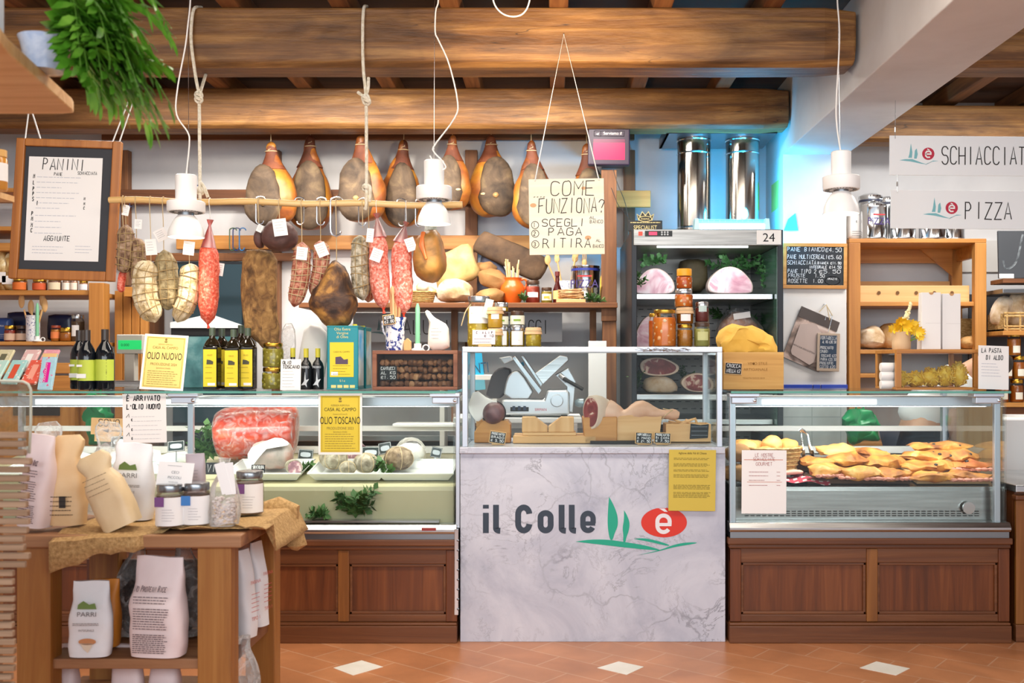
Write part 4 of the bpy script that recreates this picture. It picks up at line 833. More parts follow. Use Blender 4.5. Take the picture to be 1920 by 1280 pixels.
one('cloth_wrap', pillow(MB(), loc([(905,470),(925,480),(950,505),(960,540),(955,568),(900,568),(895,520)], 7.28, px(925,568,7.28)), .1, .4, 7, .02, 6), plain('#4b4f63', .9), 'bluish grey cloth bundled behind the loaves on the rack shelf', 'cloth', px(925,568,7.28))
CLAY = plain('#d9641f', .3, name='orange_glaze')
t = T('clay_jug', 'glossy orange clay jug full of bread sticks on the rack shelf', 'jug', on(961)); k = sc(1, DS)
obj('jug_body', MB().lathe([(14*k,0),(17*k,6*k),(22*k,18*k),(23.5*k,26*k),(21*k,34*k),(15.5*k,41*k),(15*k,44*k),(17*k,48*k),(15*k,48*k),(13*k,43*k),(10*k,20*k),(0,10*k)], 32), CLAY, t)
obj('handle', MB().tube(catm([(15*k,0,44*k),(22*k,0,46*k),(27*k,0,40*k),(25*k,0,32*k),(21*k,0,25*k)], 14), 2.2*k, 8), CLAY, t)
for i in range(9):
    a = i*.7; one('bread_stick', MB().tube([Vector((9*k*math.cos(a)*.6, 7*k*math.sin(a)*.6, 12*k)), Vector((13*k*math.cos(a)+R.uniform(-3,3)*k, 8*k*math.sin(a), (66+R.uniform(-4,18))*k))], [1.7*k, 1.4*k], 7), mot('bread_stick_crust', ['#c79a62', '#e0bd8c', '#ecd5ae'], 20, .8), 'pale bread stick standing in the orange clay jug', 'bread stick', on(961), (0,0,0), 'bread sticks in the clay jug')
def jar(name, label, c, r, h, cont, lidm, lidh=.022, lab=None, labm=PAPER, cat='jar', group=None, neck=.86, pieces=0, pm=None, cloth=None, twl=None, lz=(.22,.68), fill=.84, mark=None):
    t = T(name, label, cat, c, (0,0,0), group); b = h-lidh
    obj('glass', MB().lathe([(r*.9,0),(r,.006),(r,b*.8),(r*.97,b*.86),(r*neck,b*.93),(r*neck,b)], 28), JARG, t)
    cm = MB().lathe([(0,.004),(r*.88,.004),(r*.95,.01),(r*.95,b*fill*.95),(r*.9,b*fill),(0,b*fill)], 24, None, True)
    obj('contents', cm, cont, t)
    if pieces:
        m = MB(); n = pieces
        for i in range(n):
            a = i*2.4+R.uniform(-.3,.3); z = b*fill*(.06+.86*i/n); q = r*.2*R.uniform(.85,1.15)
            m.blob((r*.80*math.cos(a), r*.80*math.sin(a), z+q*.4), q, q, q*R.uniform(.9,1.3), 9, 6, .2, 6, i)
        obj('piece', m, pm or cont, t)['kind'] = 'stuff'
    if cloth:
        obj('paper_cap', MB().lathe([(r*1.12,b-.02)]+[(r*1.02,b-.004),(r*.98,h-.004),(r*.9,h),(0,h+.001)], 26, None, True), cloth, t); obj('cap_string', MB().tube([(r*1.02*math.cos(2*pi*i/20), r*1.02*math.sin(2*pi*i/20), b-.003) for i in range(21)], .0022, 5), TWINE, t)
    else: obj('lid', MB().lathe([(r*neck*1.06,b-.006),(r*neck*1.08,b),(r*neck*1.08,h-.003),(r*neck*1.03,h),(0,h)], 28), lidm, t)
    if lab:
        a0 = -pi/2-lab; l = obj('label', MB().lathe([(r*1.012,b*lz[0]),(r*1.012,b*lz[1])], 14, None, True, a0, a0+2*lab, False), labm, t)
        if mark:
            zc = b*(lz[0]+lz[1])/2; obj('print', MB().rect(-r*.5, r*.5, zc-b*.1, zc+b*.06, -r*1.03), mark, l)
    return t
RJAM = mot('tomato_red', ['#8e2a1c', '#b5402c', '#c85a44'], 12, .4); GOLD = plain('#c89a3c', .25, 1, name='gold_lid'); DLID = plain('#4a3324', .35, name='brown_lid'); SLID = plain('#c4c7ca', .25, 1, name='silver_lid')
jar('sauce_jar', 'red sauce jar with a small white label beside the clay jug', on(999), sc(13.5,DS), sc(43,DS), RJAM, DLID, .02, .8, PAPER, lz=(.3,.55))
jar('preserve_jar', 'small yellow preserve jar with cream label beside the red sauce jar', on(1025), sc(10.5,DS), sc(30,DS), mot('mustard_fill', ['#8f8a2a', '#c9a43a'], 9), DLID, .014, 1.0, plain('#f0e3c4', .7), mark=plain('#e2a23c', .7))
t = T('sauce_bottle', 'slim dark red sauce bottle beside the tray of cinnamon sticks', 'bottle', on(1045)); k = sc(1, DS)
obj('bottle_body', MB().lathe([(7.5*k,0),(8*k,2*k),(8*k,26*k),(4*k,38*k),(3.5*k,52*k)], 20), mot('dark_red_sauce', ['#3d0f0c', '#5e1a16'], 6, .15), t); obj('cap', MB().lathe([(4.5*k,52*k),(4.5*k,60*k),(0,60*k)], 16), plain('#6b2a28', .4), t); obj('label', MB().lathe([(8.3*k,8*k),(8.3*k,24*k)], 20, cap=False), plain('#e8c87a', .7), t)
c = on(1062)+Vector((0,.18,0)); t = T('utensil_pot', 'white blue patterned pot of wooden forks and spoons behind the cinnamon tray', 'pot', c)
obj('pot', MB().lathe([(.05,0),(.055,.01),(.055,.17),(.05,.17),(.048,.02),(0,.02)], 22), mot('blue_patterned_glaze', ['#2c3f8e', '#e6e8ee', '#eef0f4', '#3c52a0'], 60, .2), t)
for i in range(6):
    a = i*1.05; m = MB(); b0 = Vector((.03*math.cos(a), .025*math.sin(a), .06)); b1 = Vector((.13*math.cos(a), .04*math.sin(a), .30+.02*(i % 3)))
    m.tube([b0, b1], .006, 6); 
    if i % 2: m.blob(b1+Vector((0,0,.02)), .022, .006, .035, 12, 8)
    else:
        m.blob(b1, .018, .006, .025, 12, 8)
        for s in (-.011, 0, .011): m.tube([b1+Vector((s,0,.01)), b1+Vector((s*1.1,0,.06))], .0035, 5)
    one('wooden_spoon' if i % 2 else 'wooden_fork', m, LIGHTZ, 'pale wooden spoon standing in the patterned pot on the rack shelf' if i % 2 else 'pale wooden fork standing in the patterned pot on the rack shelf', 'utensil', c, (0,0,0), 'wooden spoons in the patterned pot' if i % 2 else 'wooden forks in the patterned pot')
c = on(1070)+Vector((0,-.06,0)); t = T('stick_tray', 'pale tray heaped with cinnamon coloured sticks on the rack shelf', 'tray', c)
obj('tray', MB().box(-.10,.10,-.06,.06,0,.025), LIGHTW, t, .004); m = MB()
for i in range(60): 
    z = .03+R.random()*.06; m.tube([(-.09+R.uniform(0,.03), R.uniform(-.05,.05), z), (.09-R.uniform(0,.03), R.uniform(-.05,.05), z+R.uniform(-.01,.01))], .004, 5)
obj('stick', m, mot('cinnamon', ['#9a6a42', '#c4986a', '#dcb98e'], 30, .8), t)['kind'] = 'stuff'
def canister(label, c, r, h, text=None, lid=True, band=None, knob=True, group=None, name='steel_canister'):
    t = T(name, label, 'canister', c, (0,0,R.uniform(-.2,.2)), group)
    obj('drum', MB().lathe([(r,0),(r*1.02,.004),(r*1.02,.012),(r,.016),(r,h-.014),(r*1.02,h-.01),(r*1.02,h)], 36), CHROME, t)
    if band: obj('band', MB().lathe([(r*1.022,h-.035),(r*1.022,h-.018)], 36, cap=False), band, t)
    if lid: obj('lid', MB().lathe([(r*1.04,h),(r*1.04,h+.012),(r*.7,h+.026),(r*.2,h+.032)]+([(.012,h+.032),(.02,h+.045),(.0,h+.05)] if knob else [(0,h+.033)]), 32), CHROME, t)
    if text: obj('lettering', MB().text(text, 0, h*.42, h*.3, .9, 'C', -r*1.03), plain('#3b2a6b', .4), t); obj('underline', MB().rect(-r*.5, r*.5, h*.70, h*.74, -r*1.03), plain('#b3262e', .5), t)
    return t
canister('steel tin with a blue band near the corner post of the rack', on(1099)+Vector((0,.13,0)), sc(27,DS), sc(73,DS), 'PIZZA', False, plain('#2d3a8c', .3))
t = T('drinking_glass', 'clear ribbed drinking glass in front of the banded steel tin', 'glass', on(1115)+Vector((0,-.07,0))); obj('glass_wall', MB().lathe([(.045,0),(.06,.11),(.057,.11),(.043,.006),(0,.006)], 16), JARG, t)
def candle(label, c, h, m, r=.011, d=None):
    t = T('candle', label, 'candle', c); obj('holder', MB().lathe([(r*2.6,0),(r*2.6,.006),(r*1.5,.012),(r*1.5,.035),(r*1.1,.035)], 20), WHITE, t)
    obj('wax', MB().lathe([(r,.03),(r*.95,h*.9),(r*.4,h),(0,h)], 14), m, t); obj('ring_handle', MB().tube([(r*3.4+r*1.3*math.cos(2*pi*i/14), 0, .012+r*1.3*math.sin(2*pi*i/14)) for i in range(15)], .0035, 6), WHITE, t); return t
YC = plain('#e3b92c', .45); GC_ = plain('#7fc49a', .45)
candle('short yellow candle nearest the steel tin at the shelf end', on(1128), sc(52,DS), YC); candle('yellow candle at the very end of the rack shelf', on(1138)+Vector((.0,-.055,0)), sc(55,DS), YC)
def sprig(label, c, n, rx, rz, m=HERB, ls=.03, group=None, ry=None, rot=0, name='herb_sprig', wide=.45):
    ry = ry or rx*.6; st = MB(); lf = MB(); t = T(name, label, 'herb', c, (0,0,rot), group)
    for i in range(n):
        a = R.uniform(0, 2*pi); e = Vector((rx*math.cos(a)*R.uniform(.3,1), ry*math.sin(a)*R.uniform(.3,1), rz*R.uniform(.3,1))); P = catm([(0,0,.004), e*.5+Vector((0,0,rz*.15)), e], 7); st.tube(P, .0014, 4)
        for j in range(1, 7):
            for s in (-1, 1):
                tg = (P[j]-P[j-1]).normalized(); sd = tg.orthogonal().normalized(); sd = (Matrix.Rotation(R.uniform(0,6.28), 3, tg) @ sd); l = ls*R.uniform(.7,1.2); tip = P[j]+(sd*.8+tg*.6)*l; w = tg.cross(sd)*l*wide
                mid = P[j]+(tip-P[j])*.5; lf.add([P[j], mid-w*.5, tip, mid+w*.5], [(0,1,2,3)], True)
    obj('leaf', lf, m, t); obj('stem', st, m, t); return t
sprig('dried green herb sprig hanging over the shelf edge beside the yellow candles', on(1113)+Vector((0,-.12,.0)), 12, .07, .05); sprig('bay leaf sprig between the clay jug and red sauce jar', on(984)+Vector((0,-.09,.0)), 7, .04, .06, HERB, .03)
# ------------------------------------------------------------------ shelves beside the menu board
t = T('jar_shelf', 'honey coloured wall shelves behind the menu board, stocked with jars', 'shelf', (px(80,0,7.2).x, 2.2, 0)); o = t.location.copy()
def su(n, x0, y0, x1, y1, d, dep, m): a = px(x0, y1, d)-o; b = px(x1, y0, d)-o; return obj(n, MB().box(a.x, b.x, a.y, a.y+dep, a.z, b.z), m, t, .004)
Z1, Z2 = px(0, 544, 6.95).z, px(0, 640, 6.95).z
su('shelf_board', -120, 544, 166, 553, 6.95, .55, PINE); su('shelf_board', -120, 640, 166, 647, 6.95, .55, PINE); su('shelf_board', -120, 352, 60, 360, 7.0, .5, PINE); su('shelf_board', -120, 424, 60, 432, 7.0, .5, PINE); su('shelf_board', -120, 455, 60, 470, 7.0, .5, PINE)
su('upright', 166, 530, 194, 700, 6.92, .1, PINEZ); su('upright', -100, 250, -80, 700, 6.92, .1, PINEZ); su('drawer_front', -120, 680, 166, 700, 6.93, .03, PINE); su('drawer_front', -120, 704, 166, 735, 6.93, .03, PINE)
b = px(140, 735, 6.95)-o; a = px(-120, 735, 6.95)-o; obj('cupboard', MB().box(a.x, b.x, a.y, a.y+.55, 0, b.z), PINEZ, t); obj('recess_shade', MB().box(b.x-.42, b.x-.1, a.y-.006, a.y+.02, b.z-.16, b.z-.06), DARK, t)  # the recess is a flat panel, its shade put into the dark colour
def onz(x, Z, d=7.05): q = px(x, 0, d); return Vector((q.x, q.y, Z+.0015))
for i, (x, w, h, lc, l) in enumerate(((38,13,24,'#d9702c','orange labelled jar under the menu board corner, first in its row'),(75,13,22,'#c9582e','reddish labelled jar under the menu board, second in its row'),(103,12,24,'#d8cdb0','cream labelled jar under the middle of the menu board'),(125,7,24,'#efe9df','slim white labelled jar beside the cream labelled one'),(139,7,24,'#e6ddd0','slim white jar beside another slim white jar under the board'),(157,8,20,'#dfe3ea','small white box like jar at the shelf end by the upright'))):
    jar('jam_jar', l, onz(x, Z1), sc(w,7.05), sc(h,7.05), mot('amber_jam', ['#6a2e14', '#a0531f', '#c9782c'], 8, .3), GOLD, .012, 1.3, plain(lc, .7), group='jars under the menu board', lz=(.1,.75))
for x, l, s in ((6,'clear cellophane bag of dried goods at the frame edge of the top shelf',1),(22,'smaller cellophane bag with pale label beside the menu board corner',.8)):
    t2 = T('dried_goods_bag', l, 'bag', onz(x, Z1, 7.1)); q = .12*s; obj('wrapper', pillow(MB(), [(-q*.6,0),(q*.6,0),(q*.62,q*1.4),(q*.2,q*2.2),(q*.3,q*2.8),(-q*.3,q*2.8),(-q*.2,q*2.2),(-q*.62,q*1.4)], .1, .5, 7, .008), mot('dried_pasta_mix', ['#6b4a28', '#b58a4c', '#e0c994', '#f0e6cc'], 12, .4), t2); obj('label', MB().rect(-q*.4, q*.4, q*.5, q*1.1, -.056), PAPER, t2)
NAVYP = plain('#1d2545', .25, name='navy_packet'); BLUP = plain('#2f4f8f', .3, name='blue_packet')
def packet(label, c, w, h, dp, m, text=None, group=None, txm=WHITE, rot=0, top=True, name='food_packet'):
    t = T(name, label, 'packet', c, (0,0,rot), group); obj('wrapper', pillow(MB(), [(-w*.48,0),(w*.48,0),(w*.5,h*.4),(w*.47,h*.86),(w*.46,h),(-w*.46,h),(-w*.47,h*.86),(-w*.5,h*.4)], dp, .28, 7, w*.02, 9, R.random()*9, rnd=1), m, t)
    if text:
        m_ = MB()
        for i, s in enumerate(text): m_.text(s, 0, h*(.62-.13*i), h*.11, .9, 'C', -dp*.53)
        obj('print', m_.lines(-w*.3, w*.3, h*.15, h*.3, 3, h*.012, -dp*.53), txm, t)
    return t
packet('blue packet with white print at the frame edge of the lower shelf', onz(6, Z2, 7.15), .14, .17, .08, BLUP, ['FARINA'])
packet('navy foil packet standing behind the jars on the lower shelf', onz(116, Z2, 7.25), .2, .2, .09, NAVYP); packet('navy packet partly behind the blue patterned crock', onz(40, Z2, 7.3), .2, .22, .08, NAVYP)
KRAFT = plain('#b58f66', .8, name='kraft_paper'); 
jar('kraft_jar', 'small jar with kraft paper label at the shelf start', onz(20, Z2), sc(11,7.05), sc(30,7.05), RJAM, GOLD, .018, 1.5, plain('#d8b8a0', .8), lz=(.1,.6)); jar('kraft_jar', 'small jar with kraft label beside the blue patterned crock', onz(42, Z2), sc(11,7.05), sc(30,7.05), mot('dark_jam', ['#2f1410', '#4a201a'], 6), DLID, .018, 1.5, plain('#d8b8a0', .8), lz=(.1,.6))
jar('honey_pot', 'small square honey jar with orange label on the lower shelf', onz(105, Z2), sc(9,7.05), sc(30,7.05), mot('honey_fill', ['#a85a18', '#d9862c'], 6, .2), plain('#8e3a22', .4), .012, 1.3, plain('#e08048', .7)); jar('honey_pot', 'round honey jar with golden lid on the lower shelf', onz(126, Z2), sc(13,7.05), sc(26,7.05), mot('honey_fill', []), GOLD, .022); jar('spice_jar', 'tall jar with metal lid against the upright of the lower shelf', onz(146, Z2), sc(12,7.05), sc(50,7.05), mot('brown_spice', ['#4a3322', '#7c5c3c'], 10), SLID, .02, .6, PAPER)
BPAT = mot('blue_patterned_glaze', [])
c = onz(62, Z2, 7.0); t = T('patterned_crock', 'blue and white crock of wooden spoons on the lower shelf', 'crock', c); obj('crock', MB().lathe([(.042,0),(.045,.01),(.045,.17),(.05,.18),(.044,.18),(.04,.02),(0,.02)], 24), BPAT, t)
for i, (dx, dy, hh) in enumerate(((-.09,.02,.30),(-.03,.03,.26),(.05,.03,.31),(.08,.0,.27))):
    one('wooden_spoon', MB().tube([(dx*.25,dy*.4,.05),(dx*.8,dy,.22)], .006, 6).blob((dx,dy,hh-.02), .022, .008, .05, 12, 8), LIGHTZ, 'wooden spoon standing in the patterned crock on the lower shelf', 'utensil', c, (0,0,0), 'wooden spoons in the crock')
candle('pale green candle in a white holder in front of the patterned crock', onz(70, Z2, 6.97), sc(72,6.97), GC_)
# panelled cupboard and dark glass cabinet beside the shelves
a = px(214, 0, 7.3); b = px(278, 0, 7.3)
t = T('plank_cupboard', 'tall honey wood plank cupboard behind the till', 'cupboard', (a.x, a.y, .0)); w = b.x-a.x; zc = px(0, 545, 7.3).z
for i in range(4): obj('plank', MB().box(w*i/4+.003, w*(i+1)/4-.003, 0, .03, .9, zc), PINEZ, t, .003)
obj('carcass', MB().box(0, w, .03, .3, 0, zc), RACKZ, t); obj('ledge', MB().box(.12, w*.9, -.12, 0, zc-.05, zc+.02), PINE, t, .004)
a = px(322, 0, 7.25); b = px(456, 0, 7.25); zc = px(0, 490, 7.25).z; t = T('glass_cabinet', 'dark glass fronted cabinet behind the olive oil bottles', 'cabinet', (a.x, a.y, 0)); w = b.x-a.x
obj('carcass', MB().box(0, w, .02, .32, 0, zc), plain('#1a1d22', .3), t); obj('dark_pane', MB().box(.01, w-.01, .0, .02, .95, zc-.02), plain('#20323a', .05), t); z5 = px(0, 615, 7.25).z
obj('teal_reflection', MB().box(.03, w-.03, -.004, 0, 1.2, z5-.06), mot('painted_teal_reflection', ['#2f5a60', '#4d7f84', '#7fa8aa'], 5, .1), t); obj('white_hood', MB().prism([(.0,z5),(w,z5),(w,z5+.02),(w*.55,z5+.1),(.0,z5+.04)], -.03, .0), plain('#dfe8ea', .4), t); obj('frame_bar', MB().box(0, w, -.012, 0, z5-.05, z5), BLACK, t)  # teal patch paints a reflection onto the dark glass
# till with green screen
c = px(245, 712, 6.2); t = T('till_scale', 'beige shop scale with lit green screen beside the yellow new oil sign', 'scale', Vector((c.x, c.y, px(0,725,6.2).z-.0)), rad(0)); k = sc(1, 6.2); BEI = plain('#c9c6bc', .5)
obj('display_head', MB().box(-23*k,26*k,-.03,.05,62*k,98*k), BEI, t, .006); obj('screen', MB().box(-19*k,24*k,-.034,-.03,70*k,87*k), plain('#18b05a', .3, 0, .9), t); obj('column', MB().box(-10*k,10*k,-.02,.04,0,62*k), BEI, t, .006); obj('scale_plate', MB().box(-40*k,40*k,-.1,.2,0,12*k), STEEL, t, .004)
obj('digits', MB().text('0.000', -6*k, 76*k, 7*k, 1, 'C', -.035), plain('#0d5a30', .5), t); obj('stand_post', MB().box(-12*k,12*k,0,.03,-t.location.z,0), STEEL, t)
# ------------------------------------------------------------------ tall open fridge
fx0, fx1 = .5, 1.419; fw = fx1-fx0
t = T('display_fridge', 'tall open steel fridge with hams, its header showing a number', 'fridge', ((fx0+fx1)/2, 1.3, 0)); a, b = -fw/2, fw/2; ztop = 2.205
BLKS = plain('#2a2c30', .4, .5, name='dark_fridge_side'); LOUV = plain('#a9a7a4', .5, .2, name='grey_louvred_panel')
for q in ((a-.012, a+.022), (b-.022, b+.012)): obj('side_panel', MB().box(q[0], q[1], 0, 1.08, .05, ztop), BLKS, t, .004)
obj('glass_flank', MB().box(b-.026, b-.022, .01, .9, .9, 2.1), plain('#3d5a4c', .15), t)
obj('back_panel', MB().box(a, b, .85, .9, .1, 2.12), LOUV, t); m = MB()
for r in range(26):
    for k in range(14): m.box(a+.04+k*.062+(r % 2)*.02, a+.075+k*.062+(r % 2)*.02, .847, .851, .75+r*.05, .756+r*.05)
obj('vent_slot', m, BLACK, t)
hd = obj('header', MB().box(a, b, -.01, .9, 2.105, ztop), mot('header_steel', ['#85837f', '#9a9894', '#aaa7a2'], 3, .32, 0, 4, 0, (1,1,20), .8), t, .003); obj('base', MB().box(a, b, .0, .9, .05, .7), BLKS, t)
obj('number_plate', MB().box(b-.155, b-.005, -.013, -.0101, 2.112, 2.198), PAPER, hd); obj('number', MB().text('24', b-.08, 2.128, .075, 1.05, 'C', -.0135), INK, hd)
obj('power_switch', MB().box(a+.03, a+.055, -.014, -.01, 2.165, 2.19), plain('#d4331f', .4, 0, 1), hd); obj('control_panel', MB().box(a+.07, a+.24, -.014, -.01, 2.16, 2.195), BLACK, hd); obj('red_display', MB().rect(a+.095, a+.145, 2.168, 2.188, -.0145), plain('#d32a4a', .4, 0, 1.5), hd)
m = MB()
for r in (2.172, 2.186):
    for k in range(3): m.disc(a+.175+k*.018, r, .006, -.0145, 10)
obj('button', m, plain('#b9bcc0', .5), hd)
obj('light_strip', MB().box(a+.15, b-.2, .03, .045, 2.096, 2.1045), plain('#e9f6f2', .5, 0, 3), t); il = lamp('fridge_light', 'AREA', (0,.04,2.09), (rad(30),0,0), 1.6, (.93,1,.98), .7, .03); il.parent = t
FS = [px(0, 551, 6.42).z, px(0, 656, 6.5).z, px(0, 738, 6.5).z, px(0, 784, 6.5).z]
for z in FS: obj('shelf', MB().box(a+.025, b-.03, .10, .84, z-.035, z), STEEL, t, .003)
def fl(x, k, d=6.62): q = px(x, 0, d); return Vector((q.x, q.y, FS[k]+.008))
HAMP = mot('cooked_ham_pink', [(.34,'#c98a9e'),(.44,'#dda8b8'),(.52,'#ecc6d0'),(.62,'#f6e4e8'),(.68,'#d9a0b2')], 6, .35, 0, 3, 1.5); FATR = mot('ham_fat_rim', ['#e0c4bc', '#efdcd4'], 6, .4)
def flatcut(t, ring, cy, m_rind, m_face, depth, fr=.9, taper=.6, M=None):
    rg = smooth_ring(ring, 2); n = len(rg); ar = sum(rg[i][0]*rg[(i+1) % n][1]-rg[(i+1) % n][0]*rg[i][1] for i in range(n)); rg = rg if ar > 0 else rg[::-1]
    cx = sum(a for a,_ in rg)/n; cz = sum(b for _,b in rg)/n; vs = []; fs = []; prof = [(0,.97),(.015,1),(.3,1.02),(.6,.95),(.85,.8),(1,taper)]; zlow = min(b for _, b in rg)
    for u, s in prof:
        for x, z in rg: vs.append((cx+(x-cx)*s, cy+u*depth, max(zlow, cz+(z-cz)*s)))
    for j in range(len(prof)-1):
        for i in range(n): l = (i+1) % n; fs.append((j*n+i, (j+1)*n+i, (j+1)*n+l, j*n+l))
    fs.append(tuple(range(n))); fs.append(tuple((len(prof)-1)*n+i for i in range(n))[::-1])
    obj('rind', MB().add(vs, [f[::-1] if len(f) == 4 else f for f in fs], True, M), m_rind, t)
    obj('cut_face', MB().prism([(cx+(x-cx)*fr, cz+(z-cz)*fr) for x, z in rg], cy-.004, cy+.002, M), m_face, t)
MUSC = mot('cured_muscle', [(.36,'#e8cdbb'),(.42,'#9c4a48'),(.55,'#7a3436'),(.68,'#8c4240')], 9, .35, 0, 3, 1.5)
def cookham(label, x0, y0, x1, y1, k, d, flip=1):
    c = fl((x0+x1)/2, k, d); w = sc(x1-x0, d); h = sc(y1-y0, d); t = T('cooked_ham', label, 'ham', c+Vector((0,0,.002))); g = [(-.5,.12),(-.46,.02),(-.2,0),(.25,0),(.46,.06),(.5,.3),(.42,.62),(.2,.93),(0,1),(-.2,.92),(-.38,.66),(-.5,.36)]
    flatcut(t, [(u*w*flip, v*h) for u, v in g], 0, FATR, HAMP, .24, .93, .5)
cookham('cut pink cooked ham on the top fridge shelf, beside the hanging brown ham', 1190, 498, 1266, 548, 0, 6.6); cookham('cut pink cooked ham framed by eucalyptus on the top fridge shelf', 1326, 497, 1412, 549, 0, 6.55, -1); cookham('pink cooked ham behind the orange pickle jar, one shelf down', 1190, 592, 1250, 655, 1, 6.6)
slab2('hanging_ham', 'brown greenish cured ham standing at the back of the top fridge shelf', 'ham', [(1278,486),(1318,486),(1326,500),(1326,548),(1272,548),(1270,500)], 6.95, .2, mot('brown_green_ham', ['#3f3626', '#5c5038', '#7a6a4a'], 4, .7, .4), .008, .4)
sprig('eucalyptus spray over the second cooked ham in the fridge', fl(1368, 0, 6.85)+Vector((0,0,.16)), 16, .30, .14, EUCA, .045, None, .1, 0, 'eucalyptus_spray', .8); sprig('eucalyptus twigs beside the fridge flank on the top shelf', fl(1440, 0, 6.7), 12, .08, .26, EUCA, .045, None, .06, 0, 'eucalyptus_spray', .8); sprig('eucalyptus tip lying over the first cooked ham', fl(1228, 0, 6.75)+Vector((0,0,.20)), 7, .12, .06, EUCA, .045, None, .05, 0, 'eucalyptus_spray', .8); sprig('bay twig hanging across the first cooked ham face', fl(1202, 0, 6.42)+Vector((0,0,.03)), 4, .05, .12, HERB, .04, None, .01)
sprig('eucalyptus twigs above the wrapped meat on the second shelf', fl(1430, 1, 6.85), 10, .12, .22, EUCA, .045, None, .05, 0, 'eucalyptus_spray', .8); sprig('dark green bay branch at the back of the second fridge shelf', fl(1360, 1, 7.0)+Vector((0,0,.2)), 10, .22, .08, HERB, .045, None, .04)
c = fl(1383, 1, 6.7)+Vector((0,0,.012)); t = T('wrapped_meat', 'brownish vacuum wrapped meat with a white label in the fridge', 'meat', c); w = sc(82, 6.7); h = sc(66, 6.7)
obj('meat', pillow(MB(), [(-w/2,h*.3),(-w*.35,h*.8),(-w*.1,h),(w*.2,h*.92),(w*.48,h*.6),(w*.5,h*.1),(w*.2,0),(-w*.3,0)], .2, .4, 8, .02), mot('meat_brown_pink', ['#9c6f5c', '#c39a86', '#dcbcab'], 6, .3, .3), t); obj('wrap', pillow(MB(), [(-w*.56,h*.3),(-w*.4,h*.88),(-w*.1,h*1.08),(w*.2,h),(w*.54,h*.62),(w*.54,h*.05),(w*.2,0),(-w*.34,0)], .24, .4, 8, .03), WRAP, t); obj('label', MB().box(-.02,.09,-.13,-.128,h*.78,h*.95,RM(-.15,'Y')), PAPER, t); obj('price_tab', MB().box(-.02,.08,-.135,-.13,h*.22,h*.45), BLACK, t)
RAW = mot('cured_ham_red', ['#6a2e30', '#8c4644', '#a8605c', '#c98a86'], 6, .3, .1, 6, 1); FATW = mot('ham_fat_white', ['#dcc4ae', '#eddccb'], 6, .4)
def cutham(label, ring, d, th=.18, fr=.84, rot=(0,0,0)):
    o = px(sum(a for a, _ in ring)/len(ring), max(b for _, b in ring), d); t = T('cut_ham', label, 'ham', o, rot); L = loc(ring, d, o); cz = sum(b for _, b in L)/len(L)
    zl = min(b for _, b in L); t.location.z += .008; flatcut(t, L, 0, FATW, MUSC, th, fr, .6); return t
cutham('cut cured ham with red face lying on top, third fridge shelf', [(1198,685),(1210,674),(1240,671),(1262,680),(1276,690),(1268,703),(1240,708),(1205,704)], 6.55); slab2('cured_ham', 'flour coloured cured ham lying under the cut one in the fridge', 'ham', [(1205,712),(1225,705),(1255,706),(1270,722),(1268,737),(1230,738),(1205,735)], 6.58, .16, FLOURY)
cutham('cut cured ham with dark red face beside the stacked hams in the fridge', [(1276,716),(1290,704),(1315,700),(1335,712),(1340,730),(1325,738),(1295,737),(1280,728)], 6.56)
sprig('green parsley bunch beside the flour coloured ham in the fridge', fl(1192, 2, 6.5), 14, .05, .14, HERB, .025); sprig('dark parsley bunch between the two cut hams in the fridge', fl(1285, 2, 6.95), 10, .08, .2, HERB, .03)
# on top of the fridge
c = px(1370, 428, 6.7); c.z = ztop; t = T('insect_lamp', 'blue glowing insect lamp lying on top of the fridge', 'lamp', c); k = sc(1, 6.7); UVM = plain('#7fdcff', .5, 0, 9, name='lit_blue_tube')
obj('housing', MB().box(-72*k,74*k,-.05,.12,0,12*k), DSTEEL, t, .004); obj('reflector', MB().box(-66*k,70*k,.03,.035,12*k,34*k), plain('#7fd3e6', .25, .4), t)
obj('tube', MB().tube([(-60*k,-.012,20*k),(62*k,-.012,20*k)], 6*k, 14), UVM, t); m = MB()
for i in range(13): m.tube([(-64*k+i*10.6*k,-.03,13*k),(-64*k+i*10.6*k,-.02,33*k)], .0015, 5)
for z in (28, 33): m.tube([(-66*k,-.022,z*k),(70*k,-.022,z*k)], .0015, 5)
obj('guard', m, plain('#a9d9e2', .3, 1), t)
for x in (-66, 66): obj('end_cap', MB().prism([(x*k-4*k,12*k),(x*k+6*k,12*k),(x*k+4*k,34*k),(x*k-2*k,34*k)], -.04, .05), plain('#b5dfe6', .3, .3), t)
l = lamp('insect_lamp_light', 'AREA', (.02, .14, 30*k), (rad(105), 0, 0), 26, (.02, .50, 1), .5, .06); l.parent = t; l = lamp('insect_lamp_glow', 'POINT', (.16, .30, 60*k), (0,0,0), 14, (.02, .52, 1), .06); l.parent = t
for x, l in ((1301, 'steel duct pipe above the fridge, nearer the timber rack'), (1392, 'steel duct pipe above the fridge, nearer the plastered pillar')):
    d = 7.15; r = sc(31, d); c = px(x, 405, d); c.z = ztop; zt = px(0, 262, d).z-c.z; t = T('duct_pipe', l, 'duct', c, (0,0,0), 'duct pipes above the fridge')
    obj('pipe', MB().lathe([(r,0),(r,zt)], 40, cap=False), plain('#a8a39c', .14, 1, name='duct_steel'), t); m = MB()
    for f in (.03, .09, .16, .86, .985): m.lathe([(r,zt*f-.006),(r*1.05,zt*f),(r,zt*f+.006)], 40, cap=False)
    obj('seam', m, CHROME, t)
c = px(1345, 262, 7.15); one('duct_plate', MB().box(-.38, .38, -.2, .3, 0, .012).box(-.38, .38, -.2, -.19, -.0, .07).prism([(-.38,0),(-.36,0),(-.36,.07),(-.38,.07)], -.2, .3), DSTEEL, 'bent grey metal plate joining the two duct pipes under the beam', 'plate', c, bev=.002)
GOLDL = plain('#d8c486', .4, .3, name='gold_lettering')
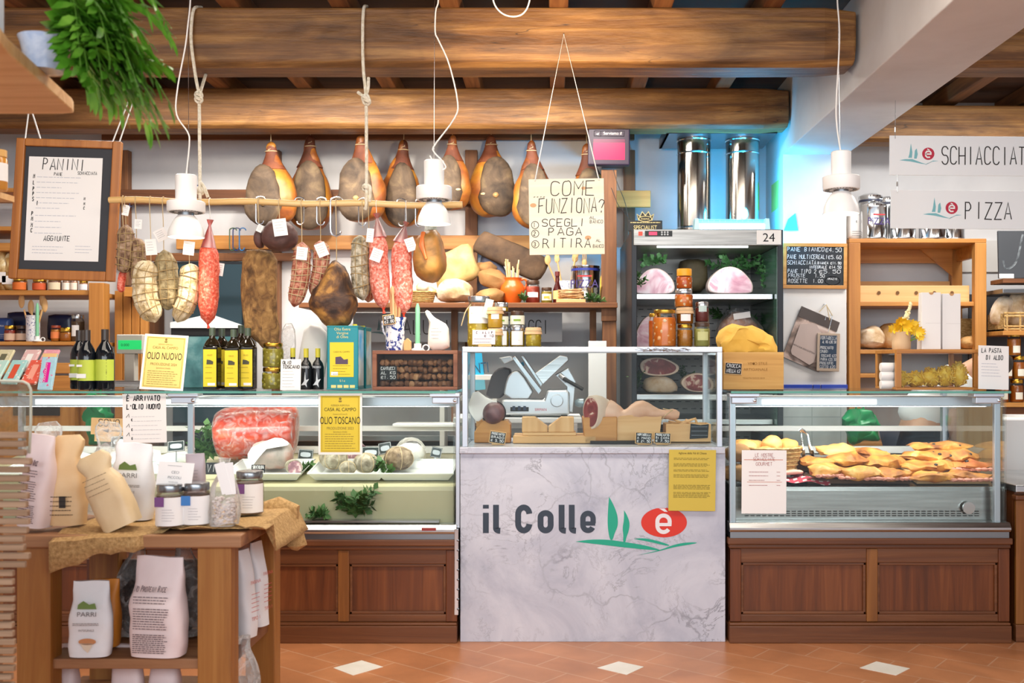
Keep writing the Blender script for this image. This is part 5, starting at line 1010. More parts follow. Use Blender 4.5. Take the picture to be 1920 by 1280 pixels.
c = px(1210, 430, 6.38); c.z = ztop; t = T('specialist_sign', 'small black and gold sign with a crown on the fridge top', 'sign', c); k = sc(1, 6.38)
obj('plate', MB().box(-32*k,32*k,0,.012,0,20*k), BLACK, t, .003); obj('crown', MB().prism([(-12*k,18*k),(12*k,18*k),(17*k,34*k),(10*k,28*k),(6*k,38*k),(0,30*k),(-6*k,38*k),(-10*k,28*k),(-17*k,34*k)], .001, .010), BLACK, t, .002)
m = MB().text('SPECIALIST', 0, 3*k, 11*k, .82).text('PARMA', 0, 21*k, 5*k, 1, 'C').lines(-28*k, 28*k, 15*k, 15.2*k, 1, 1.5*k, -.0012, 0); m.ribbon([(12*k*math.cos(2*pi*i/24), 23*k+5*k*math.sin(2*pi*i/24)) for i in range(25)], 1*k, -.0002).ribbon([(-12*k,19.5*k),(-16*k,32*k),(-10*k,27*k),(-6*k,36.5*k),(0,29*k),(6*k,36.5*k),(10*k,27*k),(16*k,32*k),(12*k,19.5*k)], 1.1*k, -.0002)
obj('lettering', m, GOLDL, t)
c, w, h = bxs(1103, 240, 1181, 309, 6.85); t = T('queue_display', 'now serving number display with a pink screen, fixed to the rack post', 'display', c, (0, rad(.4), 0))
obj('housing', MB().box(-w/2,w/2,0,.07,-h/2,h/2), plain('#33243a', .4), t, .008); obj('screen', MB().rect(-w*.38,w*.38,-h*.36,h*.2,-.001), plain('#c01a48', .3, 0, .8), t); obj('screen_top', MB().rect(-w*.38,w*.38,h*.1,h*.2,-.0015), plain('#6d2a4a', .3), t)
m = MB(); m.text('Serviamo il', w*.08, h*.32, .028, 1); z0, z1, x0, x1 = h*.28, h*.42, -w*.36, w*.36; m.ribbon([(x0,z0),(x1,z0),(x1,z1),(x0,z1),(x0,z0)], .003); m.ribbon([(-w*.2,z0),(-w*.2,z1)], .003).poly([(-w*.32,h*.33),(-w*.24,h*.37),(-w*.26,h*.31)]); obj('lettering', m, WHITE, t)
obj('mount', MB().box(-.02,w*.5,.07,.62,-.03,.03), BLACK, t)
# ------------------------------------------------------------------ pillar boards and the bread rack
d = 7.03; c, w, h = bxs(1468, 456, 1588, 541, d); c.y = 2.03
t = T('price_chalkboard', 'wood framed bread price chalkboard on the plastered pillar', 'chalkboard', c, (0, rad(.5), 0))
f = .024
for q in ((-w/2,w/2,h/2-f,h/2),(-w/2,w/2,-h/2,-h/2+f),(-w/2,-w/2+f,-h/2+f,h/2-f),(w/2-f,w/2,-h/2+f,h/2-f)): obj('frame', MB().box(q[0],q[1],-.006,.018,q[2],q[3]), PINE, t, .002)
obj('slate', MB().box(-w/2+f*.8,w/2-f*.8,0,.015,-h/2+f*.8,h/2-f*.8), SLATE, t); m = MB(); X = lambda v: (px(v,0,d)-c).x; Z = lambda v: (px(0,v,d)-c).z; k = sc(1,d)
for s, a, b, y, hh in (('PANE BIANCO',1476,1545,471,7.5),('e4.50',1548,1577,472,8),('PANE MULTICEREALI',1476,1551,485,7.5),('e5.60',1553,1577,485,6.5),('SCHIACCIATA',1476,1530,496,7.5),('BIANCA e11.90',1533,1577,495,4.5),('INTEGRALE e14.50',1517,1577,503,5),('PANE TIPO 2',1477,1530,512,7),('e5.50',1536,1576,512,6.5),('FRUSTE',1478,1510,520,6.5),('1.50',1528,1546,520,6),('ROSETTE',1478,1514,530,7),('1.00',1524,1543,530,6.5)): m.hand(s, X(a), X(b), Z(y), hh*k, .0026, -.0012)
m.ribbon([(X(1561)+14*k*math.cos(2*pi*i/24), Z(526)+8*k*math.sin(2*pi*i/24)) for i in range(25)], .004).hand('GRAZIE', X(1552), X(1570), Z(524), 3*k, .002); obj('lettering', m, CHALK, t)
d = 7.0; t = T('hanging_brochures', 'brown picture brochures clipped together and hung tilted on the pillar', 'brochure', Vector((px(1530,0,d).x, 2.03, px(0,575,d).z))); o = t.location
PHOTO = mot('brochure_picture', ['#3d322c', '#8b7468', '#c0a69a', '#d9c6bc'], 5, .5, 0, 3, 1.5)
def sheet(n, pts, y, m): L = [((px(a,b,d)-o).x, (px(a,b,d)-o).z) for a, b in pts]; return obj(n, MB().prism(L, y, y+.004), m, t)
sheet('sheet', [(1505,573),(1577,604),(1538,698),(1469,668)], .003, PHOTO); sheet('dark_strip', [(1505,573),(1577,604),(1571,622),(1499,592)], -.0005, plain('#4a3e39', .5)); sheet('sheet', [(1502,607),(1531,606),(1544,628),(1527,679),(1519,684),(1486,664),(1484,657)], -.009, plain('#b9a49c', .6))
obj('lettering', MB().text('NATI A SUA SERA GUSTOSA', 0, 0, 4.2*sc(1,d), .85, 'C', -.0105, TM((px(1508,655,d)-o).x, 0, (px(1508,655,d)-o).z) @ RM(rad(24), 'Y')), INK, t)
m = MB(); q = lambda a, b: tuple(px(a,b,d)-o+Vector((0,-.012,0))); m.tube([q(1552,622), q(1560,592), q(1549,589), q(1546,600)], .0022, 6); obj('clip', m, HOOKS, t)
m = MB()
for a, b in (((1535,585),(1548,571)),((1560,592),(1548,571)),((1555,600),(1549,572))): m.tube([q(*a), q(*b)], .003, 5)
obj('string', m, TWINE, t); obj('hook', MB().tube([(q(1548,570)[0], -.02, q(1548,570)[2]), (q(1548,570)[0], .02, q(1548,570)[2])], .004, 6), HOOKS, t)
c, w, h = bxs(1535, 624, 1578, 696, 6.96); t = T('small_chalkboard', 'little blue black meat price board hanging in front of the brochures', 'chalkboard', Vector((c.x, 2.005, c.z)), (0, rad(1.5), 0)); d = 6.97
obj('frame', MB().box(-w/2,w/2,0,.012,-h/2,h/2), plain('#b09a86', .6), t, .004); obj('slate', MB().box(-w*.38,w*.36,-.001,.004,-h*.42,h*.44), plain('#26384d', .7), t); m = MB(); u = h/72
for s, x0, x1, y, hh in (('MORTADELLA',-.36,.34,24,6),('AL KG e20.50',-.28,.32,17,5),('PROSCIUTTO',-.36,.2,6,5),('CRUDO:',-.36,.0,-1,5),('TOSCANO e27',-.33,.34,-9,5),('PARMA e33.50',-.33,.34,-16,5),('PROSCIUTTO',-.36,.2,-23,5),('COTTO e20',-.36,.3,-30,5)): m.hand(s, x0*w, x1*w, y*u, hh*u, .0016, -.003)
obj('lettering', m, CHALK, t); obj('string', MB().tube([(-.0,.0,h/2),(.01,.012,h/2+.05)], .002, 5), TWINE, t)
one('notice_sticker', MB().box(-.0015, 0, -.12, .12, -.1, .1), plain('#c5d66a', .6), 'small lime sticker on the pillar side by the fridge', 'sticker', (1.5999, 2.3, px(0,368,7.3).z))
one('blue_leaflet', MB().prism([(-.05,0),(.05,0),(.03,.12),(-.02,.08)], -.003, 0), plain('#3aa6dd', .6), 'cyan leaflet at the pillar foot above the fridge corner', 'leaflet', (1.655, 2.046, px(0,432,7.05).z))
# bread rack
RD = 7.1; rx0, rx1 = px(1592,0,RD).x, px(1850,0,RD).x; ro = Vector(((rx0+rx1)/2, RD-5, 0)); hw2 = (rx1-rx0)/2; zt = px(0,455,RD).z
t = T('bread_rack', 'honey wood bread rack beside the pillar, tins on top and loaves inside', 'rack', ro)
pw = sc(24, RD)
for x in (-hw2, hw2-pw*.9):
    for y in (0, .42): obj('post', MB().box(x, x+pw*.9, y, y+.06, 0, zt-.0), PINEZ, t, .004)
def zz(y): return px(0, y, RD).z
obj('top_board', MB().box(-hw2+.0, hw2, .0, .48, zt, zt+.03), PINE, t, .004)
RS = [zz(565), zz(655), zz(700)]
for z in RS: obj('shelf_board', MB().box(-hw2+.02, hw2-.02, .02, .46, z-.03, z), PINE, t, .003)
obj('top_rail', MB().box(-hw2+pw*.9, hw2-pw*.9, .42, .45, zt-.1, zt), PINE, t)
for x in (-hw2+.01, hw2-.045): obj('side_rail', MB().box(x, x+.035, .06, .42, zt-.09, zt), PINE, t); 
obj('brace', MB().prism([(hw2-.32,zt-.0),(hw2-.08,zt-.0),(hw2-.08,zt-.20)], .40, .415), PINE, t); obj('low_shelf', MB().box(-hw2+.02, hw2-.02, .02, .46, .78, .81), PINE, t); obj('low_shelf', MB().box(-hw2+.02, hw2-.02, .02, .46, .2, .23), PINE, t)
tr = T('bread_tray', 'pale wooden tray with finger holes on the bread rack', 'tray', ro+Vector((0,0,RS[0]+.001))); a0, a1 = -hw2+pw, hw2-pw*1.05; hh = zz(532)-zz(563)
m = MB().box(a0,a1,.065,.085,0,hh); obj('front_board', m, LIGHTW, tr, .003); obj('base', MB().box(a0,a1,.08,.44,0,.012), LIGHTW, tr); obj('rear_board', MB().box(a0,a1,.42,.44,.012,hh*1.5), LIGHTW, tr)
m = MB()
for x in (1648,1683,1718,1752,1785): m.disc(px(x,0,RD+.06).x-ro.x, hh*.55, .013, .0592, 16)
obj('finger_hole', m, plain('#6a4a2a', .9), tr)
def onr(x, k, dy=.18): q = px(x, 0, RD+dy); return Vector((q.x, q.y, RS[k]+.0015))
loaf('big floury loaf behind the bread rack post on the middle shelf', onr(1628,1), .10, .12, .085, FLOURY, (0,.15,0)); loaf('dark crusted loaf behind the yellow flowers on the bread rack', onr(1675,1,.25), .12, .11, .10, CRUST); loaf('small pale loaf beside the standing white paper bags', onr(1817,1,.1), .065, .065, .05, CRUST)
loaf('loaf tucked behind the paper bags on the rack', onr(1770,1,.25), .12, .1, .09, CRUST)
basket('brown wicker basket at the back of the bread rack', onr(1800,1,.34), .10, .08, .22)
zt += .03; CLAB = 'PIZZA'
def onc(x, dy=.1): q = px(x, 0, RD+dy); return Vector((q.x, q.y, zt+.0015))
canister('short steel tin with knobbed lid, first in front on the bread rack', onc(1637,.09), sc(24,RD), sc(62,RD), CLAB); canister('tall steel tin behind the first short tin', onc(1632,.34), sc(22,RD), sc(90,RD), None, True, plain('#3a3f55', .3), False); canister('short steel tin half hidden by the pizza sign', onc(1692,.09), sc(24,RD), sc(62,RD), CLAB); canister('steel tin half hidden by the sign, beside the ridged one', onc(1748,.09), sc(25,RD), sc(62,RD), CLAB); canister('narrow ridged steel tin at the rack end', onc(1790,.1), sc(18,RD), sc(55,RD), None, True, plain('#8e2a33', .4)); canister('tall steel tin behind the pizza sign edge', onc(1664,.32), sc(18,RD), sc(84,RD), None, True, plain('#3a3f55', .3), False)
packet('white paper flour bag with a black emblem at the rack top corner', onc(1603,.14), .11, .2, .08, PAPER, ['E'], txm=INK)
# far bay: blackboard, basket of loaves, honey jars
ws = T('bay_shelf', 'wooden shelf ledges beyond the bread rack carrying bread and honey', 'shelf', (px(1930,0,6.9).x, 2.0, 0)); o = ws.location
for y, m_, dp in ((541,DSTEEL,.4),(522,RACKX,.2),(620,PINE,.45),(755,PINE,.45)): z = px(0,y,6.9).z; obj('ledge', MB().box(-.18, .9, -.1, -.1+dp, z-.03, z), m_, ws, .003)
obj('back_board', MB().box(-.18, .9, .46, .48, .2, px(0,541,6.9).z), plain('#4a4e55', .6), ws); obj('apron', MB().box(-.18, .9, -.08, -.05, px(0,790,6.9).z, px(0,755,6.9).z-.03), RACKX, ws); obj('upright', MB().box(.85, .89, .0, .46, 0, px(0,541,6.9).z), RACKZ, ws)
def onb(x, y): q = px(x,0,6.95); return Vector((q.x, q.y, px(0,y,6.9).z+.0015))
bk = T('bread_crate', 'open slatted wicker crate of floury loaves beyond the bread rack', 'crate', onb(1915,620)+Vector((0,.12,0))); m = MB()
for z in (.01,.03,.1,.12): m.tube([(-.12,-.12,z),(.3,-.12,z)], .009, 6)
for k in range(5): m.tube([(-.10+k*.09,-.125,0),(-.10+k*.09,-.125,.13)], .007, 6)
m.box(-.12,.3,-.12,.14,0,.012).box(-.12,-.11,-.12,.14,0,.12); obj('weave', m, WICK, bk)
for i, (x, rx, rz, rt, l) in enumerate(((1884,.075,.12,.3,'tall floury loaf leaning in the wicker crate beside the rack post'),(1912,.08,.13,.2,'scored floury loaf in the middle of the wicker crate'),(1948,.09,.13,-.3,'floury loaf cut by the frame in the wicker crate'))): loaf(l, onb(x,620)+Vector((0,.12,.03)), rx, .08, rz, FLOURY, (0,rt,0))
HON = mot('amber_honey', ['#7a3c10', '#b8621a', '#d98a30'], 4, .15)
for x, y, l in ((1882,755,'dark honey jar with hanging paper seal, bottom row beyond the pasta note'),(1910,755,'amber honey jar at the frame edge, bottom row beyond the note'),(1890,711,'stacked amber honey jar behind the pasta note'),(1914,711,'stacked honey jar cut by the frame, middle row'),(1905,667,'honey jar on top of the stacks near the wicker crate')):
    jar('honey_jar', l, onb(x,y)+Vector((0,.03,0)), sc(12.5,6.95), sc(43,6.95), HON, GOLD, .02, .55, plain('#e8e4d4', .7), lz=(.15,.5))
c, w, h = bxs(1876, 431, 1990, 521, 6.95); t = T('large_blackboard', 'big chalk lettered blackboard standing on the ledge beyond the rack', 'chalkboard', Vector((c.x, 1.98, c.z)), (rad(-3),0,0)); obj('slate', MB().box(-w/2,w/2,0,.02,-h/2,h/2), plain('#3c4046', .7), t, .002); obj('lettering', MB().ribbon(catm([(-w/2+.03,-.04,0),(-w/2+.05,-.10,0),(-w/2+.12,-.05,0),(-w/2+.16,.14,0)], 16) and [(p[0],p[1]) for p in catm([(-w/2+.03,-.04,0),(-w/2+.05,-.10,0),(-w/2+.12,-.05,0),(-w/2+.17,.14,0)], 16)], .014), plain('#c4d0d8', .9), t); obj('plate', MB().box(-w/2,-w/2+.1,-.004,0,-h/2,-h/2+.03), WHITE, t)
one('wall_socket_panel', MB().box(-.3,.5,-.02,0,-.12,.12), plain('#d4d3d1', .5), 'pale panel fixed to the wall above the bay ledges', 'panel', (px(1830,0,7.6).x+.15, 2.62, px(0,480,7.6).z), bev=.004)
ap = T('white_appliance', 'white appliance box beyond the glazed bakery counter', 'appliance', (px(1905,0,5.9).x+.1, .93, 0)); za, zb = px(0,905,5.9).z, px(0,785,5.9).z; obj('housing', MB().box(-.22,.5,0,.5,za,zb), WHITE, ap, .01); obj('stand', MB().box(-.2,.5,.02,.48,0,za), STEEL, ap); obj('grey_edge', MB().box(.1,.5,-.004,0,za,zb-.08), plain('#c9cacc', .5), ap)
# pine end screen and hanging bags seen through the bakery counter
c = px(1838,0,5.87); one('pine_panel', MB().box(-.13,.13,0,.025,0,px(0,745,5.87).z), LIGHTZ, 'upright pale pine panel behind the end of the bakery counter', 'panel', (c.x, c.y, 0), bev=.003)
def hangbag(label, x, y0, y1, w, d, m, name='green_bag'):
    c = px(x, y0, d); W_ = sc(w,d); H_ = sc(y1-y0,d); t = T(name, label, 'bag', c); sd = R.random()*9
    obj('bag', pillow(MB(), [(-W_*.15,0),(W_*.15,0),(W_*.35,-H_*.15),(W_*.5,-H_*.45),(W_*.38,-H_*.6),(W_*.4,-H_),(-W_*.28,-H_),(-W_*.34,-H_*.6),(-W_*.5,-H_*.5),(-W_*.34,-H_*.15)], .10, .45, 12, .034, 17, sd, rnd=2), m, t)
    obj('handle', MB().tube(catm([(-W_*.1,0,-.01),(-W_*.06,-.01,.05),(0,0,.07),(W_*.06,.01,.05),(W_*.1,0,-.01)], 12), .006, 6), m, t); return t
GRB = plain('#0f9c55', .35, name='green_plastic_bag'); hangbag('bright green plastic bag hung before the white tiles, seen through the bakery glass', 1612, 765, 830, 76, 6.6, GRB); hangbag('long green plastic bag hung behind the deli counter beside the wooden arrow sign', 183, 735, 835, 58, 6.4, GRB)
hk = MB(); hk.tube([(0,0,0),(0,.2,0)], .006, 6)
for x, y, d, yy in ((1612,752,6.58,.47),(183,722,6.38,.53)): o = px(x,y,d); one('bag_hook', MB().tube([(0,-.02,.01),(0,-.02,-.012),(0,.01,-.012),(0,yy,-.012)], .005, 6), HOOKS, 'steel peg holding the green bag '+('in front of the pillar tiles' if x > 999 else 'behind the arrow sign'), 'hook', o)
m = MB(); q = px(183,0,6.9); one('drying_post', MB().box(-.03,.03,0,.05,0,px(0,700,6.9).z), RACKZ, 'timber post behind the long green bag', 'post', (q.x, q.y, 0), bev=.004)
# ------------------------------------------------------------------ shop worker bending behind the bakery counter
d = 6.25
def bodypt(x, y, dy=0): return px(x, y, d)+Vector((0, dy, 0))
def skinmesh(name, chains, m, parent, o, sub=2):
    vs = []; es = []; rs = []
    for ch in chains:
        b = len(vs); link = None
        for i, it in enumerate(ch):
            if it[0] == '@': link = it[1]; continue
            vs.append(it[0]-o); rs.append(it[1])
            if link is not None: es.append((link, len(vs)-1)); link = None
            elif i: es.append((len(vs)-2, len(vs)-1))
    me = bpy.data.meshes.new(name); me.from_pydata([tuple(v) for v in vs], es, []); ob = bpy.data.objects.new(name, me); COL.objects.link(ob); ob.parent = parent; me.materials.append(m)
    sk = ob.modifiers.new('s', 'SKIN'); sk.use_smooth_shade = True
    for i, r in enumerate(rs): me.skin_vertices[0].data[i].radius = (r, r) if not isinstance(r, tuple) else r; me.skin_vertices[0].data[i].use_root = (i == 0)
    su_ = ob.modifiers.new('u', 'SUBSURF'); su_.levels = su_.render_levels = sub
    return ob
SKINM = mot('skin', ['#b98468', '#cf9a7c', '#dcae92'], 6, .5)
hip = Vector((px(1712,0,d).x, d-5, .93)); sh = Vector((px(1780,0,d).x, d-5, 1.27)); o = Vector((hip.x, hip.y, 0))
pn = T('person', 'person in white shirt and navy trousers bending behind the pasta box', 'person', o)
nk = sh+Vector((.10,0,.05)); hd = nk+Vector((.13,-.02,.03))
ch = [[(hip,.13),(hip+Vector((.08,0,.16)),.12),(sh+Vector((-.05,0,-.02)),.13),(sh+Vector((.04,0,.02)),.07),(nk,.055),(hd+Vector((-.03,0,.02)),.085),(hd+Vector((.06,0,-.0)),.09),(hd+Vector((.12,0,-.03)),.06)]]
for s in (-1, 1):
    ch.append([('@',0),(hip+Vector((.0,s*.09,-.05)),.10),(hip+Vector((.03,s*.10,-.45)),.062),(hip+Vector((-.05,s*.10,-.80)),.045),(hip+Vector((-.05,s*.1,-.86)),.04),(hip+Vector((.09,s*.1,-.885)),.035)])
    a = sh+Vector((.0,s*.17,-.03)); el = a+Vector((-.06,s*.05,-.27)); wr = el+Vector((.10,-.06,-.22))
    ch.append([('@',2),(a,.055),(el,.042),(wr,.028),(wr+Vector((.03,-.01,-.05)),.03),(wr+Vector((.05,-.02,-.09)),.02)])
skinmesh('body', ch, SKINM, pn, o)
WSH = plain('#eceff2', .8, name='white_shirt_cloth'); NTR = plain('#262b3d', .8, name='navy_trouser_cloth')
st = [[(hip+Vector((-.01,0,.03)),.165),(hip+Vector((.08,0,.16)),.155),(sh+Vector((-.05,0,-.02)),.165),(sh+Vector((.05,0,.03)),.09)]]
for s in (-1,1):
    a = sh+Vector((.0,s*.17,-.03)); st.append([('@',2),(a,.085),(a+Vector((-.04,s*.03,-.16)),.07)])
skinmesh('shirt', st, WSH, pn, o); tr_ = [[(hip+Vector((0,0,.02)),.15)]]
for s in (-1,1): tr_.append([('@',0),(hip+Vector((.0,s*.09,-.05)),.118),(hip+Vector((.03,s*.10,-.45)),.082),(hip+Vector((-.05,s*.10,-.82)),.068)])
skinmesh('trousers', tr_, NTR, pn, o); obj('hair', MB().blob(hd-o+Vector((.03,0,.02)), .115, .1, .095, 16, 10, .1, 8), plain('#2b2019', .7), pn)
m = MB()
for s in (-1,1): m.blob(hip-o+Vector((.03,s*.1,-.885)), .13, .055, .045, 14, 8)
obj('shoe', m, BLACK, pn)
m = MB()
for s in (-1,1):
    wr = sh+Vector((.04,s*.22-.06,-.52))-o
    for k in range(4): m.tube([wr+Vector((.02,-.03+k*.02,-.09)), wr+Vector((.03,-.03+k*.021,-.14)), wr+Vector((.025,-.028+k*.02,-.165-.01*(k in (1,2))))], [.0085,.008,.006], 8)
    m.tube([wr+Vector((.03,-.045*s,-.05)), wr+Vector((.06,-.05*s,-.09)), wr+Vector((.06,-.045*s,-.11))], [.01,.009,.007], 8)
obj('finger', m, SKINM, pn)
# ------------------------------------------------------------------ on top of the deli counter
ZT = 1.2395; D1 = 5.2
def ot(x, d=D1, z=ZT): q = px(x, 0, d); return Vector((q.x, q.y, z))
OILG = plain('#1c170e', .06, name='dark_oil_bottle'); LIME = plain('#bccb4a', .6, name='lime_label'); YLAB = plain('#e8cf2e', .55, name='yellow_label')
def wine(label, x, d, r, h, side):
    t = T('wine_bottle', label, 'bottle', ot(x, d)); k = h/112
    obj('bottle_body', MB().lathe([(r*.9,0),(r,3*k),(r,66*k),(r*.85,76*k),(r*.42,88*k),(r*.36,94*k),(r*.36,110*k),(0,110*k)], 28), plain('#10151c', .05, name='black_wine_glass'), t); obj('capsule', MB().lathe([(r*.40,92*k),(r*.40,112*k),(0,112*k)], 20), plain('#3d342f', .3), t)
    a0 = -pi/2-1.5; l = obj('label', MB().lathe([(r*1.012,17*k),(r*1.012,56*k)], 20, None, True, a0, a0+3.0, False), LIME, t)
    m = MB()
    if side: m.text('ITALIANO', 0, 0, 11*k, .9, 'C', 0, TM(r*.55, -r*.88, 37*k) @ RM(-pi/2, 'Y')); obj('print', m, INK, l)
    else: m.rect(-r*.75, -r*.1, 43*k, 47*k, -r*1.02).rect(-r*.75, r*.35, 22*k, 30*k, -r*1.02); obj('print', m, PAPER, l)
    return t
wine('dark wine bottle with lime label beside the chocolate bars', 163, 5.14, sc(16,5.14), sc(112,5.14), False); wine('dark wine bottle with vertical lettering on its lime label', 197, 5.16, sc(17,5.16), sc(113,5.16), True); wine('dark wine bottle half hidden behind the pair with lime labels', 149, 5.3, sc(16,5.3), sc(110,5.3), False)
def oilbottle(label, x, d, w, h):
    t = T('oil_bottle', label, 'bottle', ot(x, d)); k = h/116; a = w/2
    obj('bottle_body', MB().box(-a,a,-a,a,0,82*k).lathe([(a*1.15,82*k),(a*.8,92*k),(a*.4,98*k),(a*.36,112*k)], 20, TM(0,0,0)), OILG, t, .006); obj('cap', MB().lathe([(a*.42,102*k),(a*.42,117*k),(0,117*k)], 18), plain('#4c5a4a', .4), t)
    l = obj('label', MB().box(-a*.9,a*.9,-a-.0015,-a-.0003,6*k,76*k), YLAB, t); m = MB().lines(-a*.6,a*.6,22*k,42*k,3,.7*k,-a-.0025,.3).text('OLIO', 0, 64*k, 4*k, 1, 'C', -a-.0025); obj('print', m, plain('#7d6a20', .7), l)
    obj('picture', MB().poly([(-a*.45,48*k),(a*.45,48*k),(a*.5,53*k),(a*.1,56*k),(-a*.4,57*k)], -a-.0025), plain('#4b4a3a', .7), l); obj('white_stamp', MB().rect(-a*.3,a*.75,8*k,13*k,-a-.0025), PAPER, l); return t
oilbottle('square oil bottle with yellow label, beside the yellow new oil sign', 398, 5.16, sc(27,5.16), sc(115,5.16)); oilbottle('square oil bottle with yellow label, middle of the front three', 438, 5.16, sc(27,5.16), sc(112,5.16)); oilbottle('square oil bottle with yellow label, beside the olive jar', 465, 5.2, sc(27,5.2), sc(114,5.2)); oilbottle('square oil bottle standing behind the first two yellow labelled ones', 416, 5.32, sc(27,5.32), sc(112,5.32)); oilbottle('square oil bottle behind the pair next to the olive jar', 452, 5.34, sc(27,5.34), sc(118,5.34))
OLV = mot('olive_green', ['#8c8a2c', '#b3a83c', '#cfc45a'], 6, .3); BRINE = mot('olive_brine', ['#6f6a22', '#95892f', '#b0a445'], 6, .2)
jar('olive_jar', 'jar of big green olives stacked above another olive jar', ot(512,5.2)+Vector((0,0,sc(41,5.2))), sc(19,5.2), sc(46,5.2), BRINE, GOLD, .012, None, pieces=34, pm=OLV)
jar('olive_jar', 'jar of green olives with red pepper under the other olive jar', ot(512,5.2), sc(20,5.2), sc(41,5.2), BRINE, GOLD, .014, None, pieces=34, pm=OLV)
def psign(name, label, cat, c, w, h, ax, yel, lines, rot, acrylic=True):
    t = T(name, label, cat, c, rot); obj('sheet', MB().box(-w/2, w/2, .0006, .002, -h/2, h/2), PAPER, t)
    if acrylic: obj('acrylic_back', MB().box(-w/2-.004, w/2+.004, .003, .005, -h/2-.004, h/2+.004), GLASS, t)
    obj('yellow_card', MB().box(-w/2*.9, w/2*.9, -.0002, .0006, -h/2*.92, h/2*.92), yel, t); m = MB(); g = MB()
    for s, z, sz, sx_, dark in lines: (m if dark else g).text(s, 0, h*z, h*sz, sx_, 'C', -.001)
    e = h*.41; g.disc(0, e, h*.022, -.0008, 12).poly([(-h*.03,e-h*.03),(h*.03,e-h*.03),(h*.02,e-h*.055),(-h*.02,e-h*.055)], -.0008)
    q = w*.45*.93; z0 = h*.44
    b_ = MB().ribbon([(-q,-z0),(q,-z0),(q,z0),(-q,z0),(-q,-z0)], .002, -.0008); obj('border', b_, plain('#a3832a', .7), t)
    g.lines(-w*.35, w*.35, -h*.40, -h*.17, 7, h*.008, -.001, .15); obj('lettering', m, INK, t); obj('small_print', g, plain('#8a7233', .7), t); return t
c, w, h = bxs(268, 617, 350, 722, 5.05)
psign('oil_sign', 'yellow new oil sign in a clear stand on the counter edge', 'sign', Vector((c.x-.012, c.y+.02, ZT+h/2)), w, h, 0, GOLDP, [('AZIENDA AGRICOLA',.31,.035,.8,0),('CASA AL CAMPO',.24,.07,.85,0),('OLIO NUOVO',.05,.18,.55,1),('PRODUZIONE 2024',-.06,.065,.85,0),('Spremitura a freddo',-.12,.04,.8,0)], (rad(-8), rad(3), 0))
c, w, h = bxs(597, 737, 679, 852, 4.985)
psign('oil_sign', 'yellow Tuscan oil sign hung on the front glass of the deli counter', 'sign', Vector((c.x, -.016, c.z)), w, h, 0, YELLOW, [('AZIENDA AGRICOLA',.29,.04,.8,0),('CASA AL CAMPO',.21,.08,.85,1),('Montemiccioli Firenze (FI)',.15,.028,.8,0),('OLIO TOSCANO',.0,.17,.52,1),('PRODUZIONE 2023',-.09,.06,.85,0),('Spremitura a freddo',-.14,.035,.8,0)], (0,0,0))
c, w, h = bxs(229, 738, 311, 830, 4.985)
t = T('handwritten_notice', 'white handwritten sheet about new oil stuck on the deli glass', 'notice', Vector((c.x, -.009, c.z)), (0, rad(-1), 0)); obj('sheet', MB().box(-w/2,w/2,0,.001,-h/2,h/2), PAPER, t); m = MB()
m.hand('È ARRIVATO', -w*.40, w*.36, h*.36, h*.10, .0045).hand("L'OLIO NUOVO", -w*.40, w*.36, h*.19, h*.10, .0045)
for z in (.02,-.18,-.36): m.ribbon([(-w*.42,h*z),(-w*.36,h*(z+.07)),(-w*.35,h*z)], .003); m.hand('e', -w*.3, -w*.27, h*(z-.07), h*.05, .003)
obj('lettering', m, INK, t); obj('faint_writing', MB().lines(-w*.3, w*.44, -h*.42, h*.03, 6, .0016, -.001, .3), plain('#b7b9bf', .8), t)
c, w, h = bxs(526, 664, 564, 722, 5.08)
t = T('handwritten_card', 'small white Tuscan oil card propped before the black bottles', 'card', Vector((c.x, c.y, ZT+h/2)), (rad(-5),0,0)); obj('sheet', MB().box(-w/2,w/2,0,.002,-h/2,h/2), PAPER, t); obj('lettering', MB().hand('OLIO', -w*.4, 0, h*.34, h*.10, .003).hand('TOSCANO', -w*.4, w*.42, h*.20, h*.10, .003), INK, t); obj('faint_writing', MB().lines(-w*.4, w*.3, -h*.4, h*.1, 6, .0015), GREYINK, t)
BIRD = plain('#d7dde2', .6, name='pale_bird_print')
for x, d, l in ((574,5.18,'black oil bottle with white bird emblem beside the handwritten card'),(596,5.2,'black oil bottle with white bird emblem beside the teal tin'),(549,5.26,'black oil bottle mostly hidden by the handwritten card')):
    t = T('bird_bottle', l, 'bottle', ot(x, d)); k = sc(1, d); r = 11*k
    obj('bottle_body', MB().lathe([(r*.95,0),(r,2*k),(r,42*k),(r*.8,50*k),(r*.4,56*k),(r*.38,76*k),(0,76*k)], 26), plain('#17191d', .25), t); obj('neck_band', MB().lathe([(r*.42,60*k),(r*.42,77*k),(0,77*k)], 18), plain('#cfc43c', .5), t)
    m = MB(); y = -r*1.04
    m.poly([(-r*.6,8*k),(-r*.1,16*k),(r*.05,34*k),(r*.22,18*k),(r*.75,20*k),(r*.3,12*k),(r*.4,4*k),(r*.05,9*k)], y); m.text('TREBBIO', 0, 40*k, 6*k, .72, 'C', y); obj('bird_print', m, BIRD, t)
TEALT = plain('#0d7f88', .3, .2, name='teal_tin'); SKYT = mot('tin_landscape', ['#3c4a3a', '#8e8a66', '#c9d2d0', '#4fa3d8'], 3, .3)
